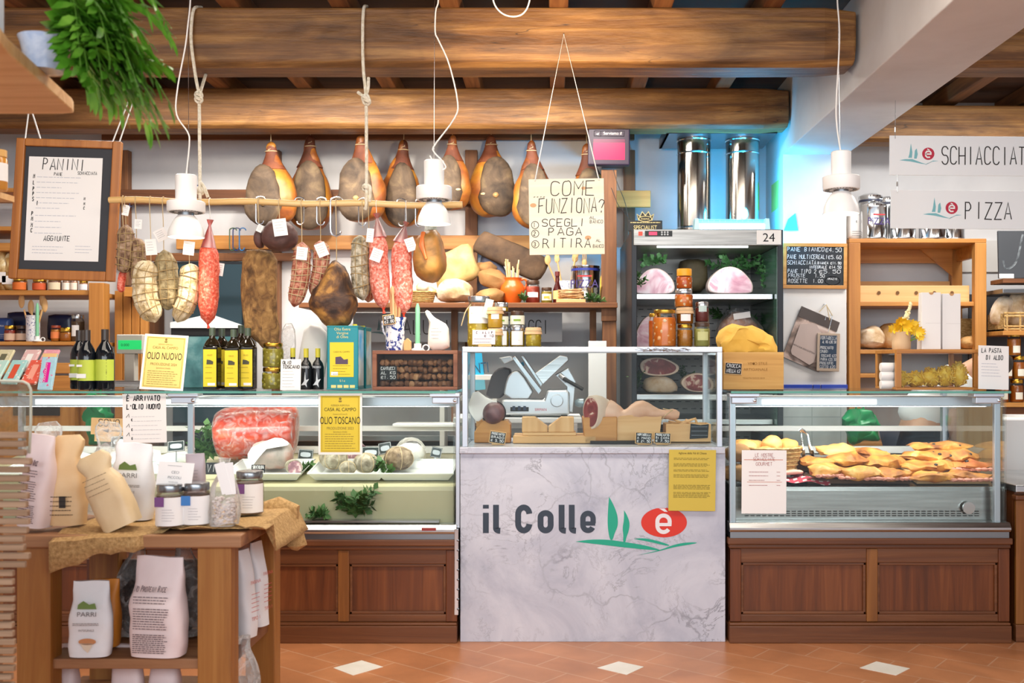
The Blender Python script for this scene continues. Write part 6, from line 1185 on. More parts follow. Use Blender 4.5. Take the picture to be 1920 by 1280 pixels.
def oiltin(label, x, d, z, full=True):
    t = T('oil_tin', label, 'tin', ot(x, d)); w, h, dp = sc(59,5.1), sc(121,5.1), .16
    obj('tin_body', MB().box(-w/2,w/2,0,dp,.004,h-.004), TEALT, t, .006); obj('side_picture', MB().box(w/2,w/2+.001,.012,dp-.012,.02,h-.02), SKYT, t); obj('rim', MB().box(-w/2-.001,w/2+.001,-.001,dp+.001,h-.008,h).box(-w/2-.001,w/2+.001,-.001,dp+.001,0,.008), TEALT, t, .002)
    l = obj('label', MB().box(-w*.40,w*.36,-.0015,-.0005,h*.20,h*.74), YLAB, t); obj('picture', MB().poly([(-w*.22,h*.40),(w*.18,h*.40),(w*.18,h*.48),(w*.05,h*.47),(-w*.05,h*.52),(-w*.22,h*.51)], -.0022), plain('#5a4a5e', .7), l); obj('print', MB().text('CASA AL CAMPO', -w*.02, h*.58, h*.035, .95, 'C', -.0022).lines(-w*.3,w*.26,h*.24,h*.37,4,h*.006,-.0022), plain('#7d6a20', .7), l); obj('stamp', MB().rect(-w*.36,-w*.14,h*.225,h*.28,-.0022), PAPER, l)
    m = MB().text('Olio Extra', 0, h*.925, h*.06, 1, 'C', -.0014).text('Vergine', 0, h*.865, h*.06, 1, 'C', -.0014).text('di Oliva', 0, h*.805, h*.06, 1, 'C', -.0014).text('5 l e', 0, h*.125, h*.05, 1, 'C', -.0014)
    for k in range(4): m.rect(-w*.36+k*w*.2, -w*.2+k*w*.2, h*.03, h*.075, -.0014)
    obj('lettering', m, plain('#e8d98a', .5), t); obj('spout', MB().lathe([(.012,h),(.012,h+.01),(0,h+.01)], 14, TM(w*.3,dp*.5,0)), YLAB, t); return t
oiltin('teal olive oil tin with yellow label in front of its twin', 642, 5.13, 0); oiltin('second teal oil tin almost hidden behind the first', 658, 5.34, 0)
one('white_bag', pillow(MB(), loc([(574,598),(610,608),(618,640),(606,722),(556,722),(560,660)], 5.42, px(585,722,5.42)), .05, .35, 7, .004), plain('#ebe9e4', .6), 'folded white paper bag standing behind the black oil bottles', 'bag', ot(585,5.42)); one('paper_roll_bag', pillow(MB(), loc([(530,602),(552,600),(556,650),(545,722),(532,722),(527,650)], 5.45, px(540,722,5.45)), .04, .4, 7, .008), CLEARBAG, 'clear plastic sleeve standing between the olive jars and the paper bag', 'bag', ot(540,5.45))
# biscuit box
c = ot(778, 5.1); W_, H_ = sc(160,5.1), sc(74,5.1)
t = T('biscuit_box', 'wooden glass fronted box packed with brown biscuits', 'box', c); BXW = wood('box_brown_wood', '#6b3f28', '#86533a', '#9a6648', 'X', .5); a = W_/2
for q in ((-a,a,0,.26,H_-.018,H_),(-a,a,0,.26,0,.016)): obj('board', MB().box(*q), BXW, t, .002)
for q in ((-a,-a+.022,0,.26,.016,H_-.018),(a-.022,a,0,.26,.016,H_-.018)): obj('end_board', MB().box(*q), BXW, t, .002)
obj('back_board', MB().box(-a+.022,a-.022,.245,.26,.016,H_-.018), BXW, t); obj('front_pane', MB().box(-a+.022,a-.022,.008,.011,.016,H_-.018), GLASS, t)
BISC = mot('biscuit_brown', ['#3d2618', '#6b4329', '#93633f', '#b58a60'], 9, .6, .6, 6); bi = None; n = 0
for r in range(4):
    for col in range(15):
        for ro_ in range(3 if r == 3 else 2):
            x = -a+.044+col*(W_-.088)/14+R.uniform(-.006,.006); y = .036+ro_*.042+R.uniform(-.004,.004); z = .03+r*.036+R.uniform(-.003,.003)
            if r == 3: z += R.uniform(-.004,.0)
            if bi is None: bi = one('biscuit', pillow(MB(), [(-.019,-.014),(.018,-.016),(.02,.013),(-.016,.016)], .03, .3, 5, .004, 30), BISC, 'brown almond biscuit packed in the glass fronted box', 'biscuit', c+Vector((x,y,z)), (R.random()*6,R.random()*6,R.random()*6), 'biscuits in the wooden box')
            else: dup(bi, c+Vector((x,y,z)), (R.random()*6,R.random()*6,R.random()*6), s=R.uniform(.8,1.02))
def chalktag(label, x, y, d, w, h, text, rot=(rad(-8),0,0), z=None, frame=True, ink=CHALK, oval=False, cat='price tag', loc_=None):
    c = px(x, y, d) if loc_ is None else loc_; w, h = sc(w,d), sc(h,d); t = T('price_tag', label, cat, c, rot)
    if frame: obj('rim', MB().box(-w/2-.004,w/2+.004,.001,.005,-h/2-.004,h/2+.004), LIGHTW, t, .002)
    obj('slate', MB().box(-w/2,w/2,0,.004,-h/2,h/2), SLATE, t); m = MB(); n = len(text)
    for i, s in enumerate(text): m.hand(s, -w*.42, w*.42, h*(.5-(i+.85)/n*.95), h*.62/n, .0022, -.0012, .05)
    if text: obj('lettering', m, ink, t)
    return t
chalktag('round edged black biscuit tag behind the box glass', 727, 674, 5.12, 32, 26, ['CANTUCCI', 'AL KG', 'e1.50'], (0,0,0), frame=False, loc_=ot(727,5.1)+Vector((0,.014,.085)))
ZB = ZT+H_+.001
def ob_(x, d=5.2): q = px(x,0,d); return Vector((q.x, q.y, ZB))
c = ob_(741, 5.18); t = T('patterned_jug', 'blue and white speckled jug of wooden spoons on the biscuit box', 'jug', c); k = sc(1, 5.18)
obj('jug_body', MB().lathe([(17*k,0),(18*k,4*k),(17.5*k,50*k),(21*k,62*k),(17*k,62*k),(14*k,50*k),(13*k,4*k),(0,4*k)], 28), mot('blue_splash_glaze', [(.44,'#2c3f8e'),(.5,'#e9ebf2'),(.6,'#f4f5f8')], 45, .2, 0, 3), t); obj('handle', MB().tube(catm([(-17*k,0,52*k),(-24*k,0,54*k),(-22*k,0,36*k),(-17*k,0,28*k)], 10), 1.8*k, 7), BPAT, t)
for i, (dx, dy, hh) in enumerate(((-9,3,100),(-4,-4,106),(6,4,108),(10,-3,102),(2,0,110))): one('wooden_ladle', MB().tube([(dx*.4*k,dy*.4*k,8*k),(dx*k,dy*k,hh*k)], 2.6*k, 7).blob((dx*1.1*k,dy*k,(hh+6)*k), 4.5*k, 2.5*k, 9*k, 10, 7), wood('spoon_wood', '#c08a58', '#d9a877', '#e6bf95', 'Z', .6), 'wooden spoon handle standing in the speckled jug', 'utensil', c, (0,0,0), 'wooden spoons in the speckled jug')
chalktag('black handwritten spoon price tag hung on the speckled jug', 733, 590, 5.06, 21, 16, ['MESTOLI', 'e2.00'], (0,rad(-8),0), loc_=c+Vector((-8*k,-.06,57*k)))
one('wooden_house', MB().prism([(-6.5*k,0),(6.5*k,0),(6.5*k,17*k),(0,23*k),(-6.5*k,17*k)], -.01, .02), LIGHTZ, 'tiny house shaped wooden block beside the speckled jug', 'ornament', ob_(764,5.15), bev=.002)
candle('tall mint green candle in a white ring holder on the biscuit box', ob_(783,5.15), sc(88,5.15), GC_, .0125)
t = T('cloth_sack', 'small white sack with gathered neck on the biscuit box', 'bag', ob_(822,5.18)); k = sc(1,5.18); obj('sack', pillow(MB(), [(-20*k,0),(20*k,0),(22*k,22*k),(18*k,48*k),(4*k,55*k),(-8*k,62*k),(-20*k,78*k),(-27*k,72*k),(-16*k,56*k),(-19*k,36*k)], .08, .45, 8, .004, 20), plain('#f0ebe4', .9), t); obj('print', MB().lines(-12*k,8*k,22*k,40*k,4,1*k,-.043), GREYINK, t)
# chocolate bars at the counter end
CH = T('bar_display', 'sloped brown stand holding the chocolate bars', 'stand', ot(40, 5.2)); obj('stand_board', exx(MB(), [(-.07,0),(.12,0),(.12,.075),(.10,.075),(-.05,.02),(-.07,.02)], -.3, .09), plain('#7a4b2e', .6), CH)
for i, (x, row, w, m, col, l) in enumerate(((-12,1,.085,'#d9cfa8','#6d6a54','cream chocolate bar with grey medallion in the rear row'),(38,1,.085,'#e0b8b4','#f4f0ea','dusty pink chocolate bar with white band in the rear row'),(74,1,.085,'#e39aa6','#e5357a','pink patterned chocolate bar at the rear row end'),(-20,0,.085,'#bfe0d4','#f0f0e8','mint chocolate bar cut by the frame in the front row'),(16,0,.085,'#a5d3cf','#d8573a','turquoise and orange patterned chocolate bar in the front row'),(52,0,.085,'#e2604c','#f3a48e','coral red chocolate bar in the front row'))):
    q = ot(x, 5.12 if row == 0 else 5.22); z = ZT+.03+row*.055; t = T('chocolate_bar', l, 'chocolate', Vector((q.x, q.y+(.0 if row == 0 else .02), z)), (rad(-38), 0, rad(-8)), 'chocolate bars on the counter'); hh = .15
    obj('wrapper', MB().box(-w/2,w/2,-.006,.008,0,hh), mot('bar_wrap_'+m[1:], [(.42,m),(.6,m),(.66,'#f3e9e0')], 60, .4), t, .003); obj('band', MB().rect(-w*.2,w*.2,hh*.2,hh*.8,-.0068), plain(col, .5), t)
q = ot(84, 5.1); t = T('chocolate_bar', 'upright pale blue chocolate bar with a magenta shield', 'chocolate', q, (rad(-14), 0, rad(-10)), 'chocolate bars on the counter'); w, hh = sc(29,5.1), sc(70,5.1)
obj('wrapper', MB().box(-w/2,w/2,-.008,.008,0,hh), mot('bar_wrap_blue', [(.4,'#a9d3e2'),(.6,'#b8dde9'),(.66,'#e86a9a')], 50, .4), t, .003); obj('shield', MB().poly([(-w*.2,hh*.2),(w*.2,hh*.2),(w*.2,hh*.75),(-w*.15,hh*.75),(-w*.15,hh*.6),(-w*.28,hh*.5),(-w*.15,hh*.4)], -.009), plain('#e8189a', .4), t); obj('lettering', MB().text('CIOCCOLATO', 0, 0, hh*.1, .8, 'C', -.01, TM(.0,0,hh*.47) @ RM(-pi/2,'Y')), WHITE, t); obj('tab', MB().box(-w/2,w/2,-.0085,.0085,hh*.9,hh), plain('#f2c98a', .5), t)
# ------------------------------------------------------------------ on top of the glass case
ZC = 1.4565
def oc(x, d=5.12): q = px(x,0,d); return Vector((q.x, q.y, ZC))
YOL = mot('golden_olive', ['#b5981c', '#d9bb2a', '#ecd65c'], 6, .25); YBR = mot('yellow_brine', ['#a88a1e', '#c9a728', '#dfc548'], 5, .2); PINKT = plain('#e8dce2', .8)
k = sc(1, 5.12); GRL = plain('#e9edd8', .7); CLOTHC = mot('parchment_cap', ['#d3a878', '#e6c39a'], 9, .8)
j = jar('olive_jar', 'tall jar of golden olives with a hanging green tag, beside the shorter jars', oc(898,5.18), 22*k, 96*k, YBR, SLID, .02, .9, PAPER, pieces=70, pm=YOL, lz=(.5,.86)); obj('hang_tag', MB().box(-.02,.02,-22*k-.01,-22*k-.008,56*k,92*k,RM(.25,'Y')), plain('#cfe0d6', .7), j); obj('raffia', MB().tube(catm([(-14*k,-14*k,80*k),(-24*k,-16*k,66*k),(-32*k,-14*k,40*k)], 8), .003, 5), TWINE, j)
def stack(x, d, dz, *a, **kw): q = oc(x, d); q.z += dz*k; return jar(*a[:2], q, *a[2:], **kw)
stack(929,5.1,0,'vegetable_jar','small jar of golden vegetables with paper neck, half hidden by the price card',15*k,34*k,YBR,GOLD,.014,None,cloth=CLOTHC,pieces=20,pm=YOL)
stack(929,5.1,34,'vegetable_jar','jar of yellow peppers stacked behind the price card',15*k,40*k,mot('yellow_pepper',['#d98a16','#efb02a','#f7cf5a'],4,.25),SLID,.014,.5,PAPER,cloth=CLOTHC,lz=(.5,.8))
stack(940,5.12,0,'olive_jar','silver lidded olive jar with white label, beside its lookalike under the green labelled jars',14.5*k,40*k,YBR,SLID,.02,.8,PAPER,pieces=26,pm=YOL,lz=(.1,.9)); stack(970,5.12,0,'olive_jar','silver lidded olive jar with white label next to the parchment capped jar',14.5*k,40*k,YBR,SLID,.02,.8,PAPER,pieces=26,pm=YOL,lz=(.1,.9))
stack(940,5.12,40,'pesto_jar','green labelled jar under a third silver lidded jar',13.5*k,25*k,mot('pesto',['#7d7a3a','#a9a050'],12),DLID,.014,1.5,GRL,lz=(.08,.85),mark=plain('#86a83c',.7)); stack(970,5.12,40,'pesto_jar','green labelled jar at the top of the second stack',13.5*k,27*k,mot('pesto',[]),DLID,.014,1.5,GRL,lz=(.08,.85),mark=plain('#86a83c',.7))
stack(940,5.12,65,'olive_jar','small silver lidded olive jar topping the first green labelled jar',13.5*k,18*k,YBR,SLID,.018,.7,PAPER)
stack(1000,5.1,0,'mushroom_jar','squat jar with tied parchment cap at the end of the olive jars',15*k,36*k,YBR,GOLD,.014,None,cloth=CLOTHC,pieces=22,pm=YOL)
c = oc(907,5.03); t = T('price_card', 'pinkish white handwritten card before the tall olive jar', 'card', c, (rad(-6),0,0)); obj('sheet', MB().box(-21*k,21*k,0,.0015,4*k,31*k), PINKT, t); obj('wood_foot', MB().box(-10*k,14*k,-.004,.012,0,5*k), LIGHTW, t); obj('lettering', MB().hand('C . A L I P', -14*k, 16*k, 24*k, 4*k, .002).hand('. e 10', -8*k, 18*k, 18*k, 4*k, .002).lines(-18*k,16*k,8*k,14*k,2,.6*k), INK, t)
ORB = mot('orange_brine', ['#c4480c', '#e8731a', '#f59a3c'], 4, .2); ORP = mot('orange_pepper_piece', ['#e85a10', '#f58a24', '#fbd9a8', '#fbe9d0'], 6, .3); AMB = mot('amber_preserve', ['#8a4a12', '#b8701f', '#d89a40'], 5, .2)
jar('pickle_jar', 'tall jar of bright orange pickled vegetables, largest of its cluster', oc(1246,5.1), 22*k, 69*k, ORB, GOLD, .012, None, pieces=30, pm=ORP)
jar('pickle_jar', 'narrow orange pickle jar behind the tallest orange jar', oc(1228,5.2), 12*k, 64*k, ORB, GOLD, .012, None)
stack(1284,5.12,0,'pickle_jar','amber preserve jar at the bottom of the tall jar stack',15*k,42*k,AMB,GOLD,.012,None,pieces=18,pm=AMB); stack(1284,5.12,42,'pickle_jar','jar with tied cap and white label in the middle of the tall stack',16*k,32*k,AMB,GOLD,.012,.6,PAPER,cloth=CLOTHC)
stack(1282,5.12,74,'pickle_jar','orange mushroom jar with silver lid near the top of the tall stack',17*k,34*k,ORB,SLID,.016,None,pieces=16,pm=ORP); stack(1283,5.12,108,'pickle_jar','yellow lidded jar of orange slices topping the tall stack',15*k,38*k,ORB,plain('#f2a71c',.4,name='yellow_plastic_lid'),.03,None,pieces=12,pm=ORP)
stack(1316,5.12,0,'pickle_jar','square shouldered olive green jar at the stack base by the yellow cloth',15*k,46*k,mot('green_preserve',['#8e8a3a','#b5b060','#cfcb8a'],6),DLID,.016,.7,plain('#c9c88a',.6),lz=(.3,.7)); stack(1316,5.12,46,'jam_jar','dark red jam jar with silver cap on the olive green jar',13*k,38*k,mot('red_jam',['#4a120c','#7a2418'],6),SLID,.018,.6,plain('#bcd0cc',.6),lz=(.62,.98))
# wooden crate with yellow cloth on the bakery counter
c = ot(1413,5.2); W_, H_ = sc(113,5.2), sc(70,5.2); a = W_/2
t = T('wooden_crate', 'pale branded wooden crate holding a yellow cloth', 'crate', c); CRW = wood('crate_wood', '#b8843e', '#cf9c52', '#deb26a', 'X', .55)
for q in ((-a,a,0,.012,0,H_),(-a,a,.25,.262,0,H_),(-a,-a+.012,.012,.25,0,H_),(a-.012,a,.012,.25,0,H_),(-a+.012,a-.012,.012,.25,0,.01)): obj('board', MB().box(*q), CRW, t, .001)
m = MB().text('TENUTA DOCG 2019', 0, H_*.28, .012, 1, 'C', -.001).text('ARTIGIANALE', .01, H_*.5, .02, 1, 'C', -.001).text('VINO STILE', .02, H_*.66, .02, 1, 'C', -.001).disc(.0, H_*.69, .006, -.001)
obj('burnt_lettering', m, plain('#9a6a30', .8), t)
one('yellow_cloth', pillow(MB(), loc([(1343,640),(1350,622),(1368,612),(1392,610),(1420,618),(1445,632),(1454,648),(1455,668),(1400,672),(1360,668),(1345,655)], 5.33, px(1413,660,5.33)), .2, .45, 11, .035, 16), mot('yellow_cloth', ['#dba53a', '#efbf58', '#f6d27c'], 4, .8, .2), 'crumpled yellow cloth filling the wooden crate', 'cloth', Vector((px(1413,0,5.33).x, .33, px(0,660,5.33).z)))
chalktag('black cut out price tag nailed to the wooden crate', 1376, 686, 5.18, 30, 20, ['CROCCA', 'NTELLA e2'], (0,rad(4),0), loc_=c+Vector((-a+.05,-.006,H_*.56)))
# pasta box and paper bags on the bakery counter
x0, x1 = px(1681,0,5.12).x, px(1834,0,5.12).x; W_ = x1-x0; H_ = sc(76,5.12); c = Vector(((x0+x1)/2, .12, ZT)); a = W_/2
t = T('pasta_box', 'wooden glass fronted box of dry pasta under the white paper bags', 'box', c)
obj('top_board', MB().box(-a,a,0,.34,H_-.02,H_), PINE, t, .002); obj('base_board', MB().box(-a,a,0,.34,0,.012), PINE, t, .002)
for q in ((-a,-a+.026,0,.03),(a-.018,a,0,.03),(-a,-a+.026,.31,.34),(a-.018,a,.31,.34)): obj('corner_post', MB().box(q[0],q[1],q[2],q[3],.012,H_-.02), PINEZ, t, .002)
obj('front_pane', MB().box(-a+.026,a-.018,.01,.013,.012,H_-.02), GLASS, t); obj('side_pane', MB().box(-a+.004,-a+.007,.03,.31,.012,H_-.02), GLASS, t)
PAS = mot('dry_pasta', ['#cf9a18', '#ecbe34', '#f8dc70'], 20, .5)
for i, (x, z, r, l) in enumerate(((-.15,.012,.05,'bag of brownish dry pasta beside the box corner post'),(-.075,.012,.055,'bag of golden twisted pasta second in the box'),(.0,.03,.058,'bag of pale short pasta in the box middle'),(.075,.04,.055,'bag of thick yellow pasta beside the last bag in the box'),(.145,.06,.05,'bag of pasta heaped highest at the box end'))):
    t2 = T('pasta_bag', l, 'pasta', c+Vector((x,.10,.012)), (0,0,0), 'pasta bags in the box'); hh = .065+z
    obj('pasta_core', MB().blob((0,0,hh*.5), r*.8, .05, hh*.5, 14, 9, .2, 6, i), PAS, t2); m = MB()
    for k_ in range(70):
        a_ = R.uniform(0, 2*pi); ph = R.uniform(-.9, 1.5); p = Vector((r*.85*math.cos(a_)*math.cos(ph), .055*math.sin(a_)*math.cos(ph), hh*.5+hh*.5*math.sin(ph))); q = Vector((R.gauss(0,1),R.gauss(0,.5),R.gauss(0,1))).normalized()*.011
        m.tube([p-q, p+q], .0034, 5)
    obj('pasta', m, PAS, t2)['kind'] = 'stuff'
for i, (y, z, l) in enumerate(((.05,.0,'white rolled napkin at the bottom beside the pasta box'),(.05,.045,'white rolled napkin in the middle of the small pile by the pasta box'),(.05,.09,'white rolled napkin topping the pile by the pasta box'))):
    t2 = T('napkin_roll', l, 'napkin', Vector((px(1666,0,5.22).x, .2, ZT+.024+z)), (0,0,.0), 'napkin rolls'); obj('roll', MB().lathe([(.0,-.05),(.022,-.048),(.0235,-.04),(.0235,.04),(.022,.048),(0,.05)], 18, RM(pi/2,'Y')), PAPER, t2)
ZP = ZT+H_+.001
for x, d, w, hh, l in ((1742,5.22,36,106,'tall white paper bag with kraft seal, on the pasta box nearer the flowers'),(1780,5.24,34,104,'tall white paper bag beside the other one on the pasta box')):
    q = px(x,0,d); t2 = T('paper_bag', l, 'bag', Vector((q.x,q.y,ZP))); w, hh = sc(w,d), sc(hh,d); obj('bag', MB().add([(-w/2,-.03,0),(w/2,-.03,0),(w/2,.04,0),(-w/2,.04,0),(-w/2,-.03,hh),(w/2,-.03,hh),(w/2,.012,hh),(-w/2,.012,hh),(w/2-.004,.005,hh*.5),(w/2,.04,hh*.8)], [(3,2,1,0),(4,5,6,7),(0,1,5,4),(1,2,6,5),(2,3,7,6),(3,0,4,7)]), PAPER, t2, .002); obj('seal', MB().poly([(.012*math.cos(a_), hh-.012*abs(math.sin(a_))) for a_ in [pi+pi*i/12 for i in range(13)]], -.0312), plain('#c99a6a', .7), t2); obj('fold', MB().rect(-w*.3,w*.5,hh*.46,hh*.463,-.0312), plain('#c9c7c4', .8), t2)
q = px(1690,0,5.2); t = T('flower_pot', 'beige pot of yellow artificial flowers on the pasta box', 'plant', Vector((q.x,q.y,ZP))); k = sc(1,5.2)
obj('pot', MB().lathe([(16*k,0),(17*k,3*k),(17*k,14*k),(16*k,16*k),(17.5*k,32*k),(15*k,33*k),(14*k,10*k),(0,8*k)], 26), plain('#cfae86', .6), t); m = MB(); st_ = MB()
for (fx, fz, fr) in ((0,44,26),(-18,38,16),(24,34,20),(16,46,20),(-6,52,14),(34,30,12),(30,22,12)):
    cc = Vector((fx*k, -.01+R.uniform(-.02,.01), fz*k)); st_.tube([(0,0,10*k), tuple(cc)], 1*k, 5)
    for i in range(13):
        a_ = 2*pi*i/13+R.uniform(-.1,.1); u = Vector((math.cos(a_), -.45, math.sin(a_)*.55)).normalized(); w_ = u.cross(Vector((0,1,.4))).normalized()*fr*.16*k; tip = cc+u*fr*k*R.uniform(.7,1); mid = cc+u*fr*k*.5; m.add([cc, mid-w_, tip, mid+w_], [(0,1,2,3)], True)
obj('petal', m, mot('yellow_petal', ['#e8a90c', '#f7c81e', '#fbdc50'], 10, .6), t); obj('stem', st_, GREEN, t); m = MB()
for i in range(40):
    u = i/40; m.blob((6*k+u*12*k+R.uniform(-6,6)*k*(1-u), R.uniform(-.01,.01), (50+u*38)*k), 2.6*k, 2.6*k, 2.6*k, 7, 5)
obj('blossom_spike', m, plain('#f3e9b8', .7), t)
d = 5.05; c, w, h = bxs(1836, 640, 1893, 722, d); t = T('handwritten_sheet', 'white pasta price sheet standing at the end of the bakery counter', 'notice', Vector((c.x, .06, ZT+h/2+.004)), (rad(-4), rad(2), 0)); obj('sheet', MB().box(-w/2,w/2,0,.0015,-h/2,h/2), PAPER, t); obj('lettering', MB().hand('LA PASTA', -w*.4, w*.25, h*.34, h*.10, .003).hand('DI ALDO', -w*.25, w*.3, h*.18, h*.10, .003), INK, t); obj('faint_writing', MB().lines(-w*.4,w*.3,-h*.2,h*.08,5,.0016), plain('#9aa0b4', .8), t)
# ------------------------------------------------------------------ inside the glass case on the marble
ZM = .9645
def om(x, d=5.25): q = px(x,0,d); return Vector((q.x, q.y, ZM))
k = sc(1, 5.2)
t = T('cured_ham_stand', 'wooden block holding a dark cured ham end in white paper, first in the glass case', 'ham stand', om(925,5.22))
obj('block', MB().prism([(-36*k,0),(32*k,0),(32*k,34*k),(26*k,42*k),(-20*k,42*k),(-36*k,20*k)], .0, .14), PINE, t, .004)
obj('post', MB().box(-36*k,-24*k,.14,.17,0,50*k), LIGHTZ, t, .003)
c = om(925,5.20); t = T('cured_ham_end', 'dark round cured ham end wrapped in paper, resting on the first wooden block', 'ham', Vector((c.x, c.y+.05, ZM+44*k)))
obj('meat', pillow(MB(), [(22*k*math.cos(2*pi*i/18), 22*k*math.sin(2*pi*i/18)+12*k) for i in range(18)], .16, .4, 9, .004, 10, rnd=0), mot('dark_purple_meat', ['#3a2428', '#5c3a3e', '#8a6264'], 8, .4, .3), t); obj('net', MB().tube([(22.5*k*math.cos(2*pi*i/24), -.02, 22.5*k*math.sin(2*pi*i/24)+12*k) for i in range(25)], .003, 5), BLACK, t)
obj('white_paper', pillow(MB(), [(-50*k,20*k),(-36*k,60*k),(-8*k,36*k),(10*k,34*k),(-4*k,20*k),(-26*k,-4*k),(-36*k,-2*k)], .02, .3, 6, .006, 14, y0=-.035), PAPER, t)
t = T('slicing_board', 'long pale wooden board carrying two wedge blocks in the glass case', 'board', om(1040,5.24)); obj('board', MB().box(-78*k,78*k,-.06,.16,0,14*k), LIGHTW, t, .004); obj('riser', MB().box(-60*k,40*k,-.05,.12,14*k,20*k), LIGHTW, t, .003)
for x, f, l in ((1003,1,'wedge shaped wooden block on the slicing board nearer the ham end'),(1052,-1,'wedge shaped wooden block on the slicing board nearer the ham leg')):
    q = om(x,5.24); one('wooden_wedge', MB().prism([(-24*k*f,0),(24*k*f,0),(24*k*f,10*k),(0,28*k),(-24*k*f,28*k)], -.04, .08), LIGHTZ, l, 'block', Vector((q.x,q.y,ZM+20*k+.0005)), bev=.003)
t = T('ham_holder', 'wooden box holder under the cut ham leg in the glass case', 'ham stand', om(1175,5.25)); obj('block', MB().prism([(-80*k,0),(-20*k,0),(-20*k,50*k),(-84*k,48*k)], -.07, .12), PINE, t, .004); obj('panel', MB().prism([(-20*k,0),(60*k,8*k),(66*k,58*k),(-20*k,50*k)], -.05, .12), LIGHTW, t, .003); obj('foot', MB().box(-70*k,20*k,-.09,.14,0,5*k), DARK, t)
SKN2 = mot('ham_leg_skin', ['#c48a66', '#dcae90', '#ecc9b2'], 5, .5, .2)
q = om(1150,5.2); t = T('cured_ham', 'cut ham leg lying on its wooden holder, hoof towards the fridge', 'ham', Vector((q.x, q.y, ZM+38*k)))
M = TM(-42*k, -.02, 20*k) @ RM(rad(-38), 'Z'); flatcut(t, [(20*k*math.cos(2*pi*i/14)*(1 if math.sin(2*pi*i/14) > 0 else .9), 32*k*math.sin(2*pi*i/14)) for i in range(14)], 0, FATW, MUSC, .14, .86, .75, M)
obj('shank', MB().tube(catm([(-14*k,.06,20*k),(20*k,.05,8*k),(52*k,.03,24*k),(92*k,.02,16*k),(124*k,.02,14*k)], 20), [24*k,24*k,23*k,21*k,18*k,16*k,15*k,15*k,16*k,17*k,17*k,15*k,12*k,10*k,9*k,9*k,10*k,11*k,10*k,6*k], 16, fn=lambda p: p+noise.noise_vector(p*20)*.006), SKN2, t); obj('tie', MB().tube([(92*k,.0,6*k),(96*k,-.022,14*k),(110*k,-.02,24*k),(94*k,.02,26*k)], .0025, 5), TWINE, t)
t = T('small_crate', 'small wooden crate with black plate at the end of the glass case', 'crate', om(1290,5.25)); 
for q_ in ((-44*k,40*k,-.06,-.05),(-44*k,40*k,.08,.09),(-44*k,-40*k,-.05,.08),(36*k,40*k,-.05,.08)): obj('board', MB().box(q_[0],q_[1],q_[2],q_[3],0,36*k), LIGHTW, t, .002)
obj('base_board', MB().box(-44*k,40*k,-.06,.09,0,.008), LIGHTW, t); obj('black_plate', MB().prism([(0,8*k),(34*k,10*k),(36*k,36*k),(20*k,34*k),(2*k,37*k)], -.066, -.0605), SLATE, t, .002); m = MB()
for i in range(3): m.rect(3*k,33*k,(14+i*8)*k,(16+i*8)*k,-.0672)
obj('smear', m, plain('#5c6066', .8), t); m = MB()
for i in range(8): m.tube([(R.uniform(-36,20)*k, R.uniform(-.03,.06), 32*k), (R.uniform(-36,20)*k, R.uniform(-.03,.06), R.uniform(38,46)*k)], .006, 5)
obj('wood_chip', m, LIGHTZ, t)
for x, y, w, h, s, rz, l in ((933,820,28,20,['PROSCIUTTO','BRADO','e 5.50'],8,'chalk price tag before the dark ham end block'),(1207,821,29,19,['MORTADELLA','A MANO','e 21.50'],3,'chalk price tag for mortadella beside the ham holder'),(1242,821,29,18,['PROSCIUTTO','DI CINTA','e 7.50'],3,'chalk price tag in front of the small crate')):
    q = om(x,5.08); chalktag(l, x, y, 5.08, w, h, s, (rad(-6), rad(rz), 0), loc_=Vector((q.x,q.y,px(0,y,5.08).z))); one('tag_block', MB().box(-11*k,11*k,.004,.03,0,7*k), LIGHTW, 'little wooden foot under '+l.replace('chalk price tag','the price tag'), 'tag holder', om(x,5.08), bev=.002)
# meat slicer
ST_ = 1.0605; d = 5.95; q = px(1020,0,d); t = T('meat_slicer', 'silver meat slicer on the steel table, seen through the glass case', 'slicer', Vector((q.x,q.y,ST_))); k = sc(1,d); CAST = plain('#c4c9cf', .3, .75, name='cast_aluminium')
def sl(*p): return [((x-1020)*k, (778-y)*k) for x, y in p]
obj('base', MB().prism(sl((941,774),(1068,774),(1068,732),(1062,727),(1026,727),(1020,745),(942,745)), -.08, .16), CAST, t, .012)
obj('blade_cover', MB().prism(smooth_ring(sl((943,745),(1008,745),(976,692),(962,692),(950,706)), 1), -.03, .10), CAST, t, .008)
obj('motor_housing', MB().prism(smooth_ring(sl((908,745),(946,745),(962,690),(938,684),(922,696),(914,720)), 1), .06, .22), plain('#3d3b40', .4), t, .01)
obj('gauge_plate', MB().prism(sl((1003,697),(1050,663),(1064,666),(1066,672),(1018,718)), -.06, .12), STEEL, t, .004)
obj('carriage', MB().prism(sl((960,668),(966,664),(1016,728),(1010,736)), -.05, .14).prism(sl((976,664),(982,664),(1018,716),(1014,722)), -.05, .14), CHROME, t, .003); obj('tray_arm', MB().prism(sl((936,668),(958,664),(964,672),(946,680)), -.05, .1), CAST, t, .006)
obj('sharpener', MB().prism(sl((1040,700),(1066,686),(1080,712),(1074,770),(1064,770),(1062,722)), -.02, .1), CAST, t, .006); obj('handle', MB().tube([((1056-1020)*k,-.08,(778-706)*k),((1092-1020)*k,-.10,(778-726)*k)], .011, 12), BLACK, t); obj('handle_mount', MB().tube([((1050-1020)*k,-.05,(778-700)*k),((1062-1020)*k,-.08,(778-710)*k)], .014, 10), CAST, t)
